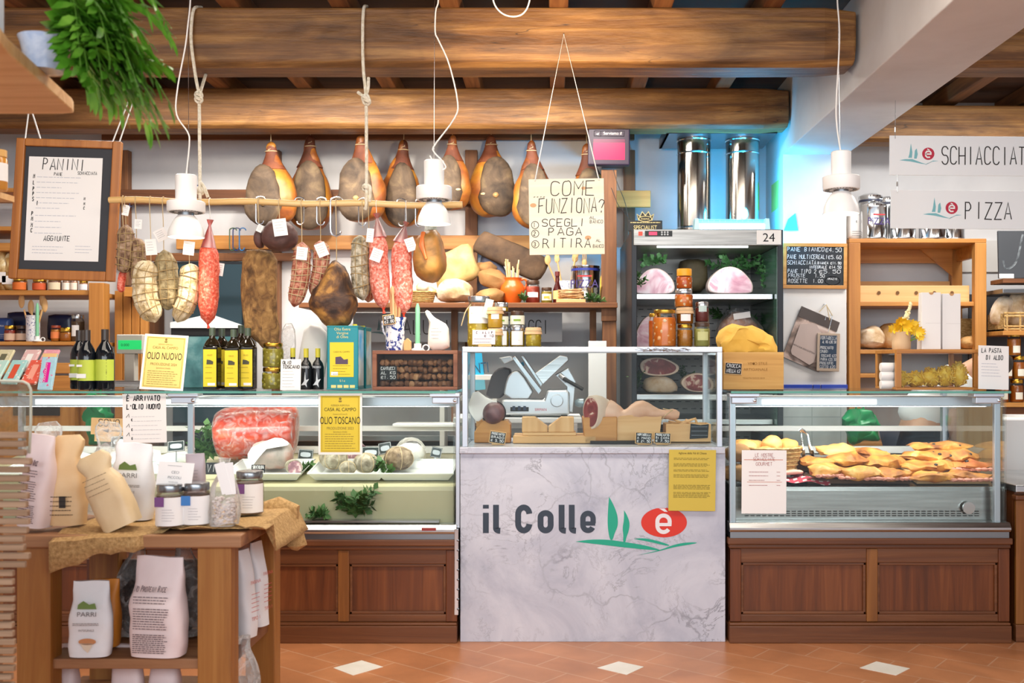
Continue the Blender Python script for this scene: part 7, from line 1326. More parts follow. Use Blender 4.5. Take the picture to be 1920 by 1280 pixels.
kn = obj('dial', MB().lathe([(.0,.04),(.032,.04),(.038,.0),(0,0)], 30, TM((1044-1020)*k,-.08,(778-747)*k) @ RM(pi/2,'X')), CAST, t); obj('side_knob', MB().lathe([(.014,0),(.026,.02),(.026,.05),(.0,.055)], 20, TM((1078-1020)*k,.0,(778-752)*k) @ RM(pi/2,'Y')), plain('#8fa0a8', .3, .5), t)
m = MB()
for x in (950,1058): m.lathe([(.018,0),(.018,4*k),(0,4*k)], 14, TM((x-1020)*k,-.05,0)).lathe([(.018,0),(.018,4*k),(0,4*k)], 14, TM((x-1020)*k,.12,0))
obj('foot', m, BLACK, t); m = MB(); m.box((958-1020)*k,(992-1020)*k,-.083,-.0805,(778-767)*k,(778-759)*k); obj('switch_panel', m, BLACK, t, .002); m = MB()
for i in range(3): m.box((962+i*10-1020)*k,(967+i*10-1020)*k,-.088,-.0835,(778-765)*k,(778-757)*k)
obj('switch', m, plain('#2e3a52', .4), t); obj('lettering', MB().text('SIRMAN', (1014-1020)*k, (778-766)*k, 7*k, .9, 'C', -.0815), plain('#c22a3a', .5), t); obj('blue_sticker', MB().poly(sl((974,678),(981,675),(983,682),(977,686)), .045), plain('#2aa9e0', .5), t)
c, w, h = bxs(866, 664, 925, 733, 6.35); t = T('blue_banner', 'cyan banner with dark lettering behind the slicer', 'banner', Vector((c.x-.06, c.y, c.z)), (0, rad(-6), 0)); obj('sheet', MB().box(-w*.7,w*.5,0,.004,-h*.5,h*.6), plain('#1fb4e8', .5), t); obj('lettering', MB().text('RISTORANTI', -w*.18, -h*.05, h*.42, .62, 'C', -.0012), plain('#1b4f72', .6), t); obj('lower_band', MB().rect(-w*.7,w*.5,-h*.5,-h*.15,-.001), plain('#7fd3ee', .5), t); obj('stand', MB().box(-w*.4,-w*.36,.004,.02,-(c.z-1.3),-h*.4), HOOKS, t)
one('banner_shelf', MB().box(-.2,.2,-.05,.25,-.03,0).box(-.18,-.15,.0,.2,-1.27,-.03).box(.15,.18,.0,.2,-1.27,-.03), WHITE, 'white side table under the cyan banner', 'table', (c.x-.06, c.y+.02, 1.3), bev=.003)
one('yellow_box', MB().box(-.035,.035,-.03,.03,0,.19), plain('#d08a2c', .6), 'orange brown carton on the bench beside the fridge', 'carton', (px(1156,0,6.6).x, 1.72, .901), bev=.003)
one('white_shelf_board', MB().box(-.06,.06,-.01,.02,0,.62), plain('#e3e4e6', .5), 'narrow white board standing behind the slicer', 'board', (px(1120,0,6.75).x, 1.72, .901), bev=.003)
# ------------------------------------------------------------------ inside the deli counter
def dz(Y): return .757+.105*max(0, Y-.08)/.72
def od(x, d, up=0): q = px(x,0,d); return Vector((q.x, q.y, dz(q.y)+up))
MORT = mot('mortadella_casing', ['#9c1f0a', '#c43614', '#d8502a', '#e27a52'], 4, .25, .15, 6, 1, (1,1,2), coat=.4)
d = 5.56; q = od(480,d,.02); k = sc(1,d); t = T('mortadella', 'huge orange red mortadella in clear plastic inside the deli counter', 'mortadella', q, (0,rad(-1),rad(6)))
P = catm([(-78*k,0,46*k),(-66*k,0,47*k),(-40*k,0,48*k),(0,0,50*k),(40*k,0,51*k),(62*k,0,51*k),(74*k,0,50*k)], 24); rs = [4*k,14*k,28*k,36*k,41*k,45*k,47*k,48*k,48.5*k,49*k,49*k,49*k,49*k,49*k,49*k,49*k,49*k,48.5*k,48*k,47.5*k,47*k,45*k,40*k,30*k]
obj('casing', MB().tube(P, rs, 32), MORT, t); obj('wrap', MB().tube([p+Vector((2*k*(i>20),0,0)) for i, p in enumerate(P)], [r*1.03+.002+R.uniform(0,.004) for r in rs], 28, fn=lambda p: p+noise.noise_vector(p*30)*.004), WRAP, t)
m = MB()
for i in range(14):
    a = 2*pi*i/14; m.tube([(-76*k,5*k*math.cos(a),46*k+5*k*math.sin(a)),(-60*k,32*k*math.cos(a),47*k+32*k*math.sin(a)),(-38*k,43*k*math.cos(a),48*k+43*k*math.sin(a))], [.004,.006,.001], 5)
obj('gathered_end', m, plain('#e6cdb4', .3), t); obj('knot', MB().blob((-80*k,0,46*k), 5*k, 5*k, 5*k, 10, 7, .3), plain('#d8c9b0', .5), t)
GP = plain('#e9efef', .5, name='white_deli_paper'); TRAYW = plain('#e6e8e4', .25, name='white_tray')
for i, (x, l) in enumerate(((508,'white scalloped deli tray under the wrapped salami'),(660,'white deli tray under the round salami'),(786,'white deli tray at the end of the counter by the marble'),(250,'white deli tray behind the bagged flours'),(90,'white deli tray at the far end of the deli counter'))):
    q = od(x,5.3); t = T('deli_tray', l, 'tray', q, (rad(8),0,0), 'trays in the deli counter'); a = .195; obj('tray_base', MB().add([(-a*.84,-.12,.004),(a*.84,-.12,.004),(a*.84,.13,.004),(-a*.84,.13,.004),(-a,-.15,.045),(a,-.15,.045),(a,.16,.045),(-a,.16,.045)], [(0,1,2,3),(0,4,5,1),(1,5,6,2),(2,6,7,3),(3,7,4,0)]), TRAYW, t); m = MB()
    m.tube([(-a,-.15,.045),(a,-.15,.045),(a,.16,.045),(-a,.16,.045),(-a,-.15,.045)], .005, 6); obj('rim', m, TRAYW, t)
SLI = mot('salami_slice', [(.38,'#e3c7c4'),(.46,'#b78a90'),(.6,'#8f6670')], 40, .4, 0, 3); MOLD = mot('mould_white_salami', ['#6f6755', '#9a917c', '#c4bda8'], 28, .8, .5, 6)
def od2(x, d): v = od(x,d); v.z += .02; return v
def cutroll(label, x, d, r, ln, rz, m1=MOLD, m2=SLI, tilt=0):
    q = od2(x,d); t = T('cut_salami', label, 'salami', Vector((q.x,q.y,q.z+r*.98)), (0,0,rz)); obj('casing', MB().tube([(0,0,0),(0,ln*.3,0),(0,ln*.8,0),(0,ln,0)], [r,r*1.01,r*.9,r*.4], 24, fn=lambda p: p+noise.noise_vector(p*40)*.003), m1, t); obj('cut_face', MB().lathe([(r*.93,.0005),(0,.003)], 24, RM(pi/2,'X')), m2, t); return t
k = sc(1,5.3)
q = od2(515,5.36); t = T('wrapped_salami', 'large grey salami half wrapped in white paper before the mortadella', 'salami', q, (0,0,rad(12))); obj('casing', MB().tube(catm([(-40*k,.02,24*k),(-20*k,.01,26*k),(10*k,0,26*k),(34*k,0,26*k)], 14), [16*k,22*k,25*k,26*k,27*k,27*k,27*k,27*k,27*k,27*k,26*k,25*k,20*k,10*k], 22, fn=lambda p: p+noise.noise_vector(p*30)*.004), mot('grey_fat_salami', ['#756d66', '#958d84', '#ab9a90', '#a87a6c'], 9, .5, .2), t)
obj('paper', pillow(MB(), [(-48*k,2*k),(-47*k,40*k),(-20*k,52*k),(10*k,62*k),(30*k,50*k),(24*k,44*k),(-10*k,46*k),(-30*k,38*k),(-36*k,10*k)], .02, .3, 6, .006, 12, y0=-.075), GP, t)
cutroll('cut salami end showing speckled slice between two deli trays', 553, 5.22, 14*k, .12, rad(25)); 
for x, d, r, l in ((625,5.36,25,'round mouldy salami beside the yellow sign inside the deli counter'),(652,5.24,15,'small mouldy salami before the rounder ones'),(686,5.28,22,'round mouldy salami beside the mint sprig'),(748,5.34,26,'brownish round salami tied with string nearest the counter end')):
    q = od2(x,d); k_ = sc(1,d); t = T('round_salami', l, 'salami', q, (0,0,R.random()), 'round salami in the deli counter'); obj('casing', MB().blob((0,0,r*k_*.8), r*k_*1.05, r*k_*1.2, r*k_*.82, 22, 14, .1, 6, x), MOLD if r != 26 else mot('brown_mould', ['#4f3f30', '#7c6850', '#a8957a'], 26, .8, .5), t); m = MB()
    for a in (0, 1.2, 2.2): m.tube([(r*k_*1.08*math.cos(u)*math.cos(a), r*k_*1.24*math.cos(u)*math.sin(a), r*k_*.8+r*k_*.85*math.sin(u)) for u in [2*pi*i/20 for i in range(21)]], .0016, 5)
    obj('string', m, TWINE, t)
cutroll('purple cut salami end under the yellow sign', 662, 5.48, 20*k, .16, 0, mot('purple_meat', ['#5a3c46', '#80606a', '#a88890'], 10, .5, .3), SLI)
one('wrapped_cheese', pillow(MB(), loc([(735,872),(745,838),(765,828),(790,832),(800,850),(796,874),(770,880)], 5.5, px(768,878,5.5)), .14, .45, 9, .01, 12), WRAP, 'bulging plastic wrapped white cheese in the deli counter', 'cheese', od(768,5.5,.01)); one('white_cheese', MB().blob((0,0,.06), .085, .07, .06, 18, 12, .1), plain('#f3efe4', .6), 'white cheese under the bulging plastic wrap', 'cheese', od(768,5.5,.004))
cb = od(800,5.62); one('cutting_board', MB().box(-.19,.17,-.06,.10,0,.018), plain('#f4f4f2', .4), 'white plastic cutting board at the back of the deli counter', 'cutting board', (px(800,0,5.7).x, .74, 1.017), bev=.005)
for x, y, d, w, h, l in ((695,848,5.42,33,22,'black framed price tag tilted over the round salami'),(722,840,5.5,24,22,'second black framed price tag behind the tilted one'),(573,852,5.48,28,20,'black framed price tag beside the wrapped salami'),(223,828,5.4,30,22,'black framed price tag under the handwritten notice'),(330,836,5.35,32,20,'pale blue smeared price tag behind the glass near the post'),(818,848,5.5,20,20,'black framed price tag near the end of the deli counter')):
    c = px(x,y,d); t = T('price_tag', l, 'price tag', c, (rad(-12), rad(R.uniform(-14,14)), 0)); w, h = sc(w,d), sc(h,d); obj('plate', MB().box(-w/2,w/2,0,.003,-h/2,h/2), plain('#20302f', .4), t); rr_ = [(-w*.3,-h*.22),(w*.3,-h*.22),(w*.36,0),(w*.3,h*.22),(-w*.3,h*.22),(-w*.36,0)]; obj('blank_panel', MB().poly(smooth_ring(rr_,1), -.001), plain('#c4ccd0', .5), t); m = MB().ribbon([(-w*.46,-h*.44),(w*.46,-h*.44),(w*.46,h*.44),(-w*.46,h*.44),(-w*.46,-h*.44)], .0015, -.001); obj('border', m, PAPER, t); b_ = od(x,d); obj('pin', MB().box(-.002,.002,.003,.006,-(c.z-b_.z)+.004,-h*.3), HOOKS, t)
c = px(484,880,5.16); chalktag('small black handwritten tag pinned before the wrapped salami', 484, 880, 5.16, 25, 18, ['SBRICIOLONA', 'e 28 kg'], (rad(-10),0,0), frame=False); c = px(410,886,5.16); chalktag('dark brown tag with chalk word behind the beans bag', 405, 878, 5.2, 40, 22, ['VINO'], (rad(-10),0,0), frame=False)
for x, d, n, rx, rz, s_, l in ((672,5.12,22,.10,.15,.045,'big mint sprig standing in front of the deli trays'),(604,5.1,10,.06,.05,.035,'low clump of pale leaves before the trays'),(520,5.1,10,.07,.05,.035,'clump of variegated leaves near the burlap knot'),(718,5.26,9,.06,.08,.045,'mint leaves between the round salami'),(573,5.34,5,.04,.05,.035,'mint tip beside the cut salami'),(385,5.5,12,.08,.24,.06,'leafy green sprig beside the mortadella knot')):
    q = od(x,d) if d > 5.15 else Vector((px(x,0,d).x, .045, .60)); sprig(l, q, n, rx, rz, HERB, s_, None, .03 if d < 5.15 else None, 0, 'mint_sprig', .6)
one('sill_ledge', MB().box(-1.2,1.1,-.02,.035,-.01,0), STEEL, 'narrow steel ledge behind the lower front glass of the deli counter', 'ledge', (LC.location.x+.1, .025, .597))
c, w, h = bxs(176, 784, 232, 815, 5.75); t = T('arrow_sign', 'small pale wooden sign with a handwritten word and an arrow', 'sign', Vector((c.x, c.y, c.z)), (0, rad(2), 0)); obj('board', MB().box(-w*.6,w*.6,0,.012,-h/2,h/2), mot('peach_board', ['#d9a46a', '#e9b982'], 4, .6), t, .001); obj('lettering', MB().hand('SONO', -w*.35, w*.35, h*.02, h*.42, .004).poly([(-w*.2,-h*.25),(w*.0,-h*.12),(w*.0,-h*.38)]).rect(w*.0,w*.6,-h*.27,-h*.23,-.0012), PENCIL, t); obj('foot', MB().box(-w*.5,w*.5,.012,.05,-h/2-.04,-h/2+.005), LIGHTW, t)
WX = mot('waxed_paper', ['#dfe6e6', '#eef2f2'], 5, .5)
for x, d, w, h, l in ((250,5.5,.30,.09,'white paper parcel lying in the deli counter under the notice'),(130,5.45,.26,.08,'white paper parcel at the far end of the deli counter'),(330,5.5,.2,.07,'white paper parcel behind the counter post')): one('paper_parcel', pillow(MB(), [(-w/2,0),(w/2,0),(w*.46,h),(-w*.42,h*.9)], .2, .35, 7, .012, 9), WX, l, 'parcel', od(x,d,.006))
# ------------------------------------------------------------------ inside the bakery counter
BRD = mot('flatbread_crust', ['#7d4212', '#b5702a', '#d6963f', '#ecc27a'], 9, .55, .5, 7, .8); BRD2 = mot('pale_roll_crust', ['#c07f34', '#dca257', '#eec384'], 4, .6, .2); OLIVEB = plain('#2a1f1c', .4, name='black_olive'); HAMS = plain('#d8917c', .5, name='ham_slice')
q = od(1600,5.25); BK = T('baking_board', 'dark brown wooden board under the filled rolls in the bakery counter', 'board', Vector((q.x,q.y,q.z+.012)), (rad(8),0,0)); obj('board', MB().box(-.27,.25,-.13,.36,-.012,.014), wood('dark_board', '#3f2a1c', '#5a3d28', '#6e4c33', 'X', .6), BK, .004)
q = od(1788,5.25); BK2 = T('baking_board', 'pale wooden board under the long olive flatbreads', 'board', Vector((q.x,q.y,q.z+.014)), (rad(8),0,0)); obj('board', MB().box(-.24,.135,-.14,.36,-.012,.014), LIGHTW, BK2, .004)
def flat(label, x, Y, up, L, wd, hh, rz, m=BRD, olive=0, ham_=0, rt=0, ry=0, group='filled flatbreads in the bakery counter', name='filled_flatbread'):
    q = px(x,0,5+Y); q.z = dz(q.y)+up; t = T(name, label, 'bread', q, (rad(8),ry,rz), group); sd = R.random()*30
    f = lambda p: p+noise.noise_vector(p*16+Vector((sd,0,0)))*.018
    obj('crust', MB().blob((0,0,hh*.5), L/2, wd/2, hh*.55, 24, 10, .22, 6, sd, None, f), m, t)
    if ham_:
        h_ = MB()
        for i in range(7): u = -.4+.8*i/6; h_.blob((L*u, -wd*.46+R.uniform(-.005,.005), hh*.35), L*.09, .016, .009, 10, 6, .4, 8, i)
        obj('ham_filling', h_, HAMS, t)
    if olive:
        o_ = MB()
        for i in range(olive): u = R.uniform(-.38,.38); o_.blob((L*u, R.uniform(-.35,.1)*wd, hh*.95*(1-abs(u)*.8)), .011, .011, .009, 9, 6)
        obj('olive', o_, OLIVEB, t)
    return t
LB = ['golden filled roll in the front row, nearest the red checked cloth','golden filled roll with ham showing, middle of the front row on the dark board','golden filled roll ending the front row beside the olive flatbreads']
flat(LB[0], 1548, .12, .035, .20, .13, .065, rad(20), BRD, 0, 1); flat(LB[1], 1610, .10, .03, .22, .13, .06, rad(-10), BRD, 0, 1); flat(LB[2], 1670, .10, .03, .18, .13, .05, rad(12), BRD, 0, 1)
flat('flat golden roll lying on the dark board behind the front row, by the tongs', 1535, .26, .06, .22, .13, .045, rad(5)); flat('golden roll in the middle of the second row on the dark board', 1590, .25, .06, .2, .14, .065, rad(-15)); flat('golden roll ending the second row on the dark board', 1655, .25, .05, .22, .14, .06, rad(8))
flat('large pale topped roll crowning the heap on the dark board', 1568, .36, .09, .2, .13, .06, rad(0), BRD2); flat('flat roll at the back of the heap beside the pale topped roll', 1628, .38, .07, .2, .14, .05, rad(4)); flat('thin flatbread at the rear edge of the dark board', 1680, .38, .05, .16, .12, .035, 0)
flat('olive flatbread in front on the pale board, longest of its row', 1745, .08, .028, .27, .12, .042, rad(-3), BRD, 2); flat('plain long flatbread in front on the pale board at the counter end', 1815, .10, .028, .25, .12, .04, rad(4), BRD, 0, 1)
flat('olive flatbread in the second layer on the pale board, nearer the rolls', 1735, .20, .05, .28, .13, .045, rad(6), BRD, 3); flat('reddish flatbread in the second layer towards the counter end', 1815, .22, .05, .24, .13, .042, rad(-5), mot('reddish_crust', ['#a8541c', '#cf7a34', '#e8a55c'], 7, .6, .3), 1, 1)
flat('olive flatbread in the third layer on the pale board', 1740, .30, .08, .28, .12, .045, rad(-4), BRD, 4); flat('folded olive flatbread in the third layer nearer the counter end', 1800, .30, .075, .22, .13, .05, rad(8), BRD, 3); flat('flat olive flatbread topping the stack on the pale board', 1760, .38, .115, .34, .12, .035, 0, BRD, 5)
q = od(1442,5.28); t = basket('oval wicker basket of pale rolls in the bakery counter', Vector((q.x,q.y,q.z+.02)), .17, .12, .13); bq = q
for i, (dx, dy, dz_, r, l) in enumerate(((-.13,.02,.14,.07,'ridged golden roll at the frame post end of the wicker basket'),(-.07,.06,.15,.06,'pale roll behind the ridged one in the wicker basket'),(.02,.02,.165,.065,'highest pale roll in the middle of the wicker basket'),(.10,.03,.15,.065,'pale roll at the tongs end of the wicker basket'),(-.03,-.05,.12,.06,'roll hidden low in the wicker basket behind the menu sheet'))): loaf(l, bq+Vector((dx,dy,dz_-.045)), r, r*.85, r*.72, BRD2, (0,0,i*.7), None, None, 'bread_roll', .18)
for x, Y, z, l in ((1383,.14,.0,'brown loaf standing low against the counter frame'),(1383,.18,.09,'brown loaf on top of the low one against the frame')): q = od(x,5+Y,z+.004); loaf(l, q, .07, .06, .05, BROWNB)
q = od(1512,5.20,.02); t = T('wicker_tray', 'small brown wicker basket beside the dark baking board', 'basket', od(1508,5.36,.014)); obj('weave', MB().lathe([(0,0),(.07,0),(.08,.06),(.075,.06),(.065,.006),(0,.006)], 20), mot('brown_wicker', ['#4f321e', '#7a5230', '#9a6c42'], 40, .7, .9), t)
CHK = tiles('red_checked_cloth', '#f2ece8', '#f2ece8', '#c8455a', .04, .04, 0, .8, 'XY', .3, 0); q = od(1500,5.14,.006); m = MB(); vs = []; fs = []; N_ = 18
for i in range(N_+1):
    for j in range(9): x, y = -.16+.30*i/N_, -.06+.16*j/8; vs.append((x, y, .008*math.sin(x*40)+.006*math.sin(y*60+x*20)+.012+y*.14))
for i in range(N_):
    for j in range(8): fs.append((i*9+j, (i+1)*9+j, (i+1)*9+j+1, i*9+j+1))
one('checked_cloth', m.add(vs, fs, True), CHK, 'red and white checked cloth spread beside the dark baking board', 'cloth', q); one('ham_slices', pillow(MB(), [(-.06,0),(.06,0),(.07,.02),(.02,.028),(-.06,.02)], .08, .4, 7, .006), plain('#e5b3a0', .5), 'pink folded ham on the checked cloth behind the menu sheet', 'ham', od(1482,5.2,.03))
q = od(1508,5.42,.075); t = T('serving_tongs', 'steel serving tongs standing in the bread heap', 'tongs', q); k = sc(1,5.4)
for s in (-1,1): obj('arm', MB().tube(catm([(-6*k,0,46*k),(s*5*k,0,40*k),(s*7*k+2*k,-.01,18*k),(s*9*k+6*k,-.02,-2*k)], 12), [.006]*6+[.007,.008,.01,.012,.012,.008], 8), CHROME, t)
obj('spring_end', MB().tube([(-9*k,0,45*k),(-5*k,0,49*k),(0,0,45*k)], .008, 8), CHROME, t)
c, w, h = bxs(1391, 844, 1475, 963, 4.985); t = T('menu_sheet', 'white printed sheet with dark red headings on the bakery glass', 'notice', Vector((c.x, -.009, c.z)), (0, rad(.3), 0)); obj('sheet', MB().box(-w/2,w/2,0,.001,-h/2,h/2), PAPER, t); DRED = plain('#9c3a34', .7, name='dark_red_print'); m = MB()
for s, a, b, z in (('LE NOSTRE',-.2,.2,.40),('SCHIACCIATE',-.24,.24,.335),('GOURMET',-.18,.18,.26)): m.hand(s, a*w, b*w, h*z, h*.05, .0015, -.0012, .02, .0)
for z in (.15,.09,.02,-.06): m.lines(-w*.34, w*.18, h*z, h*z+.001, 1, .0022, -.0012, .5).lines(w*.28, w*.36, h*z, h*z+.001, 1, .0022, -.0012, 0)
obj('lettering', m, DRED, t); obj('brush_line', MB().rect(-w*.45,w*.42,h*.345,h*.355,-.001).rect(-w*.38,w*.4,-h*.005,h*.002,-.001), plain('#d0866a', .7), t)
# yellow recipe sheet on the marble
c, w, h = bxs(1254, 843, 1342, 958, 4.97); t = T('recipe_sheet', 'ochre printed recipe sheet hung over the marble counter edge', 'notice', Vector((c.x, -.0265, c.z)), (rad(2), rad(.5), 0)); obj('sheet', MB().box(-w/2,w/2,0,.001,-h/2,h/2), plain('#cdb64c', .7, name='ochre_paper'), t); m = MB().text('Aglione della Val di Chiana', 0, h*.43, h*.05, .85)
for z, n in ((.36,2),(.27,3),(.17,2),(.09,3),(-.08,4),(-.2,5)): m.lines(-w*.40, w*.40, h*(z-.02*(n-1)), h*z, n, .0016, -.0012, .12)
obj('lettering', m, plain('#5c5020', .8), t)
# ------------------------------------------------------------------ display table close to the camera
DT = 3.42; zt = CZ-(1003-VY)*DT/F; x1 = px(452,0,DT).x; x0 = px(-60,0,DT).x; to = Vector(((x0+x1)/2, DT-5, 0)); hw = (x1-x0)/2; TD = .66; tth = sc(24,DT); k = sc(1,DT)
t = T('display_table', 'sturdy brown wooden display table with lower shelf, covered with bagged flours', 'table', to)
obj('tabletop', MB().box(-hw,hw,0,TD,zt-tth,zt), TABLEX, t, .005); lw = sc(64,DT)
for xx in (px(22,0,DT).x-to.x, hw-sc(88,DT)):
    for y in (.03, TD-.09): obj('leg', MB().box(xx,xx+lw,y,y+.085,0,zt-tth), TABLEZ, t, .004)
zl = px(0,1243,DT).z
obj('lower_shelf', MB().box(px(66,0,DT).x-to.x, hw-sc(70,DT), .05, TD-.04, zl-.035, zl), TABLEX, t, .004); obj('bottom_shelf', MB().box(-hw+.1, hw-.1, .05, TD-.04, .10, .13), TABLEX, t, .004)
for xx in (hw-sc(88,DT)+.01, px(22,0,DT).x-to.x+.01): obj('side_rail', MB().box(xx,xx+.05,.115,TD-.09,zt-tth-.10,zt-tth), TABLEY, t, .003)
for z in (zl-.035, .60-.035): obj('side_rail', MB().box(hw-sc(88,DT)+.05, hw-sc(88,DT)+.09, .115, TD-.09, zl-.045, zl+.005), TABLEY, t, .003); break
obj('back_panel', MB().box(-hw+.12, hw-.14, TD-.05, TD-.035, zl, zt-.2), CASEZ, t); obj('back_rail', MB().box(px(80,0,DT).x-to.x, hw-.14, TD-.09, TD-.06, zt-tth-.1, zt-tth), TABLEX, t, .003)
# burlap runner with knotted corner
bo = Vector((to.x, to.y, zt)); m = MB(); vs = []; fs = []; NX, NY = 60, 22; xa, xb = px(100,0,DT).x-to.x, px(455,0,DT).x-to.x+.06
for i in range(NX+1):
    for j in range(NY+1):
        u = i/NX; v = j/NY; x = xa+(xb-xa)*u; hg = min(1, max(0, (.55-u)/.15)); hang = .17*max(0, .12-v)/.12*(.45+.55*max(0, 1-u*2.2))*hg
        y = -.025+(TD+.03)*max(v, .0); z = .006+.006*noise.noise(Vector((x*14, y*14, 0)))+.004
        if v < .12: y = (-.03-.010*math.sin(u*9))*hg+(.05+.03*math.sin(u*17)+.10*v/.12*0)*(1-hg)+v*.2*(1-hg); z = (.014+.012*(1-v/.12)*abs(math.sin(u*21)))-hang*.62-hg*(.02+.015*math.sin(u*14+1))*(1-v/.12)
        if u > .93 and v > .3: z += -.10*(u-.93)/.07 if x > hw else 0
        vs.append((x, y, z))
for i in range(NX):
    for j in range(NY): a = i*(NY+1)+j; fs.append((a, a+NY+1, a+NY+2, a+1))
t = T('burlap_runner', 'coarse burlap runner bunched over the display table edge', 'cloth', bo); r_ = obj('cloth', m.add(vs, fs, True), BURLAP, t); sm_ = r_.modifiers.new('s', 'SOLIDIFY'); sm_.thickness = .003; sm_.offset = 0
q = px(548,985,4.02)-bo; obj('knotted_corner', MB().tube([q+Vector((-.14,-.02,.06)),q+Vector((-.05,0,.07)),q+Vector((0,0,.055)),q+Vector((.0,0,.0)),q+Vector((.01,0,-.04)),q+Vector((.012,0,-.075)),q+Vector((.008,0,-.095))], [.03,.045,.04,.022,.036,.038,.012], 16, fn=lambda p: p+noise.noise_vector(p*24)*.012), BURLAP, t)
# bags and jars on the table top
PINKB = mot('pink_flour_bag', ['#dcc6c6', '#e8d6d5', '#f1e3e1'], 3, .6, .15); TANB = mot('tan_flour_bag', ['#cfa674', '#dfbb8a', '#e9cda3'], 3, .55, .2); BEIB = mot('cream_flour_bag', ['#d6bb90', '#e4cda6', '#eddcbc'], 3, .45, .2); WHB = mot('white_flour_bag', ['#d9dade', '#e9eaed', '#f3f3f5'], 3, .5, .2); PURI = plain('#4a3540', .8, name='dark_purple_print')
def tb(x, dd=.12, z=None): q = px(x,0,DT+dd); return Vector((q.x, q.y, (zt if z is None else z)+.020))
def bag(label, c, w, h, dp, m, rot=(0,0,0), shape='stand', txt=None, tm=PURI, extra=None, name='flour_bag', group=None):
    t = T(name, label, 'bag', c, rot, group); sd = R.random()*20
    if shape == 'stand': rg = [(-w*.46,0),(w*.46,0),(w*.5,h*.12),(w*.5,h*.45),(w*.43,h*.75),(w*.44,h*.9),(w*.42,h),(-w*.42,h),(-w*.44,h*.9),(-w*.43,h*.75),(-w*.5,h*.45),(-w*.5,h*.12)]
    elif shape == 'tie': rg = [(-w*.46,0),(w*.46,0),(w*.5,h*.2),(w*.47,h*.6),(w*.3,h*.74),(w*.5,h*.92),(w*.3,h*1.0),(-w*.3,h*.97),(-w*.5,h*.9),(-w*.3,h*.74),(-w*.47,h*.6),(-w*.5,h*.2)]
    else: rg = [(-w*.42,0),(w*.42,0),(w*.5,h*.2),(w*.4,h*.6),(w*.12,h*.85),(w*.2,h),(-w*.2,h),(-w*.12,h*.85),(-w*.4,h*.6),(-w*.5,h*.2)]
    vs = []; fs = []; rows = 16; n = 24
    hs = sorted(set([0]+[b for _, b in rg])); prof = lambda z: max([a+(a2-a)*((z-b)/(b2-b) if b2 != b else 0) for (a,b),(a2,b2) in zip(rg, rg[1:]) if b <= z+1e-9 and z <= b2+1e-9 and b2 > b] or [w*.42])
    for i in range(rows+1):
        u = i/rows; z = h*u; a = prof(z); th = dp/2*(1-u**3*.93)*(.92+.08*math.sin(u*9+sd)) if shape == 'stand' else dp/2*(1-.75*u*u)
        th = max(th, .006); pw_ = 3.2
        for j in range(n):
            q = 2*pi*j/n; c_, s_ = math.cos(q), math.sin(q); X_ = a*math.copysign(abs(c_)**(2/pw_), c_); Y_ = th*math.copysign(abs(s_)**(2/pw_), s_)
            nn = noise.noise_vector(Vector((X_, Y_, z))*17+Vector((sd,0,0)))*w*.045*min(1, u*5); vs.append((X_+nn.x, Y_+nn.y, z+nn.z*(u > .05)))
    for i in range(rows):
        for j in range(n): l = (j+1) % n; fs.append((i*n+j, i*n+l, (i+1)*n+l, (i+1)*n+j))
    fs.append(tuple(range(n))[::-1]); fs.append(tuple(rows*n+j for j in range(n)))
    obj('bag_body', MB().add(vs, fs, True), m, t)
    if txt:
        y = -dp*.56; mm = MB()
        for s, zz_, sz, sx_, ht in txt:
            if s == '=': mm.lines(-w*.32, w*.32, h*zz_, h*(zz_+sz), sx_, h*.008, y, .15)
            elif ht: mm.hand(s, -w*.30, w*.26, h*zz_, h*sz, h*.006, y, .02, .3)
            else: mm.text(s, 0, h*zz_, h*sz, sx_, 'C', y)
        obj('print', mm, tm, t)
    if extra:
        for nm, pts, col in extra: obj(nm, MB().poly([(a*w, b*h) for a, b in pts], -dp*.545), col, t)
    return t
NP = [('No Protein Rice',.68,.06,1,1),('=',.56,.06,3,0),('=',.30,.2,9,0),('=',.06,.18,10,0)]
HILL = plain('#6f8a4a', .7, name='olive_hill_print'); SCOOP = plain('#c98a5c', .7, name='flour_scoop_print')
PR = [('PARRI',.56,.09,1.1,0),('=',.44,.02,2,0),('INTEGRALE',.36,.04,1,0)]; PRX = [('hill_print', ((-.22,.66),(.22,.66),(.18,.74),(.05,.72),(-.08,.77),(-.2,.72)), HILL), ('flour_print', ((-.14,.2),(.16,.2),(.1,.13),(.04,.07),(-.06,.12)), plain('#e2d2bc', .8)), ('scoop_print', [(.02+.2*math.cos(2*pi*i/20), .22+.045*math.sin(2*pi*i/20)) for i in range(20)]+[(.2,.235),(.32,.27),(.33,.25),(.21,.205)][:0], SCOOP)]
bag('pink paper rice flour bag standing at the table corner beside the slatted screen', tb(66,.08), 62*k, 176*k, .10, PINKB, (0,rad(6),rad(-12)), 'stand', NP)
bag('tan paper flour bag with barcode and crumpled top on the table', tb(128,.12), 68*k, 172*k, .10, TANB, (0,0,rad(4)), 'tie', [('=',.12,.2,5,0)], INK, [('barcode', ((-.08,.2),(.1,.2),(.1,.33),(-.08,.33)), plain('#3b3530', .8))]); bag('cream flour bag slumped sideways against the white printed bag', tb(232,.07), 74*k, 150*k, .11, BEIB, (0,rad(-24),rad(6)), 'tie', [('=',.5,.2,4,0)], plain('#8a7458', .8))
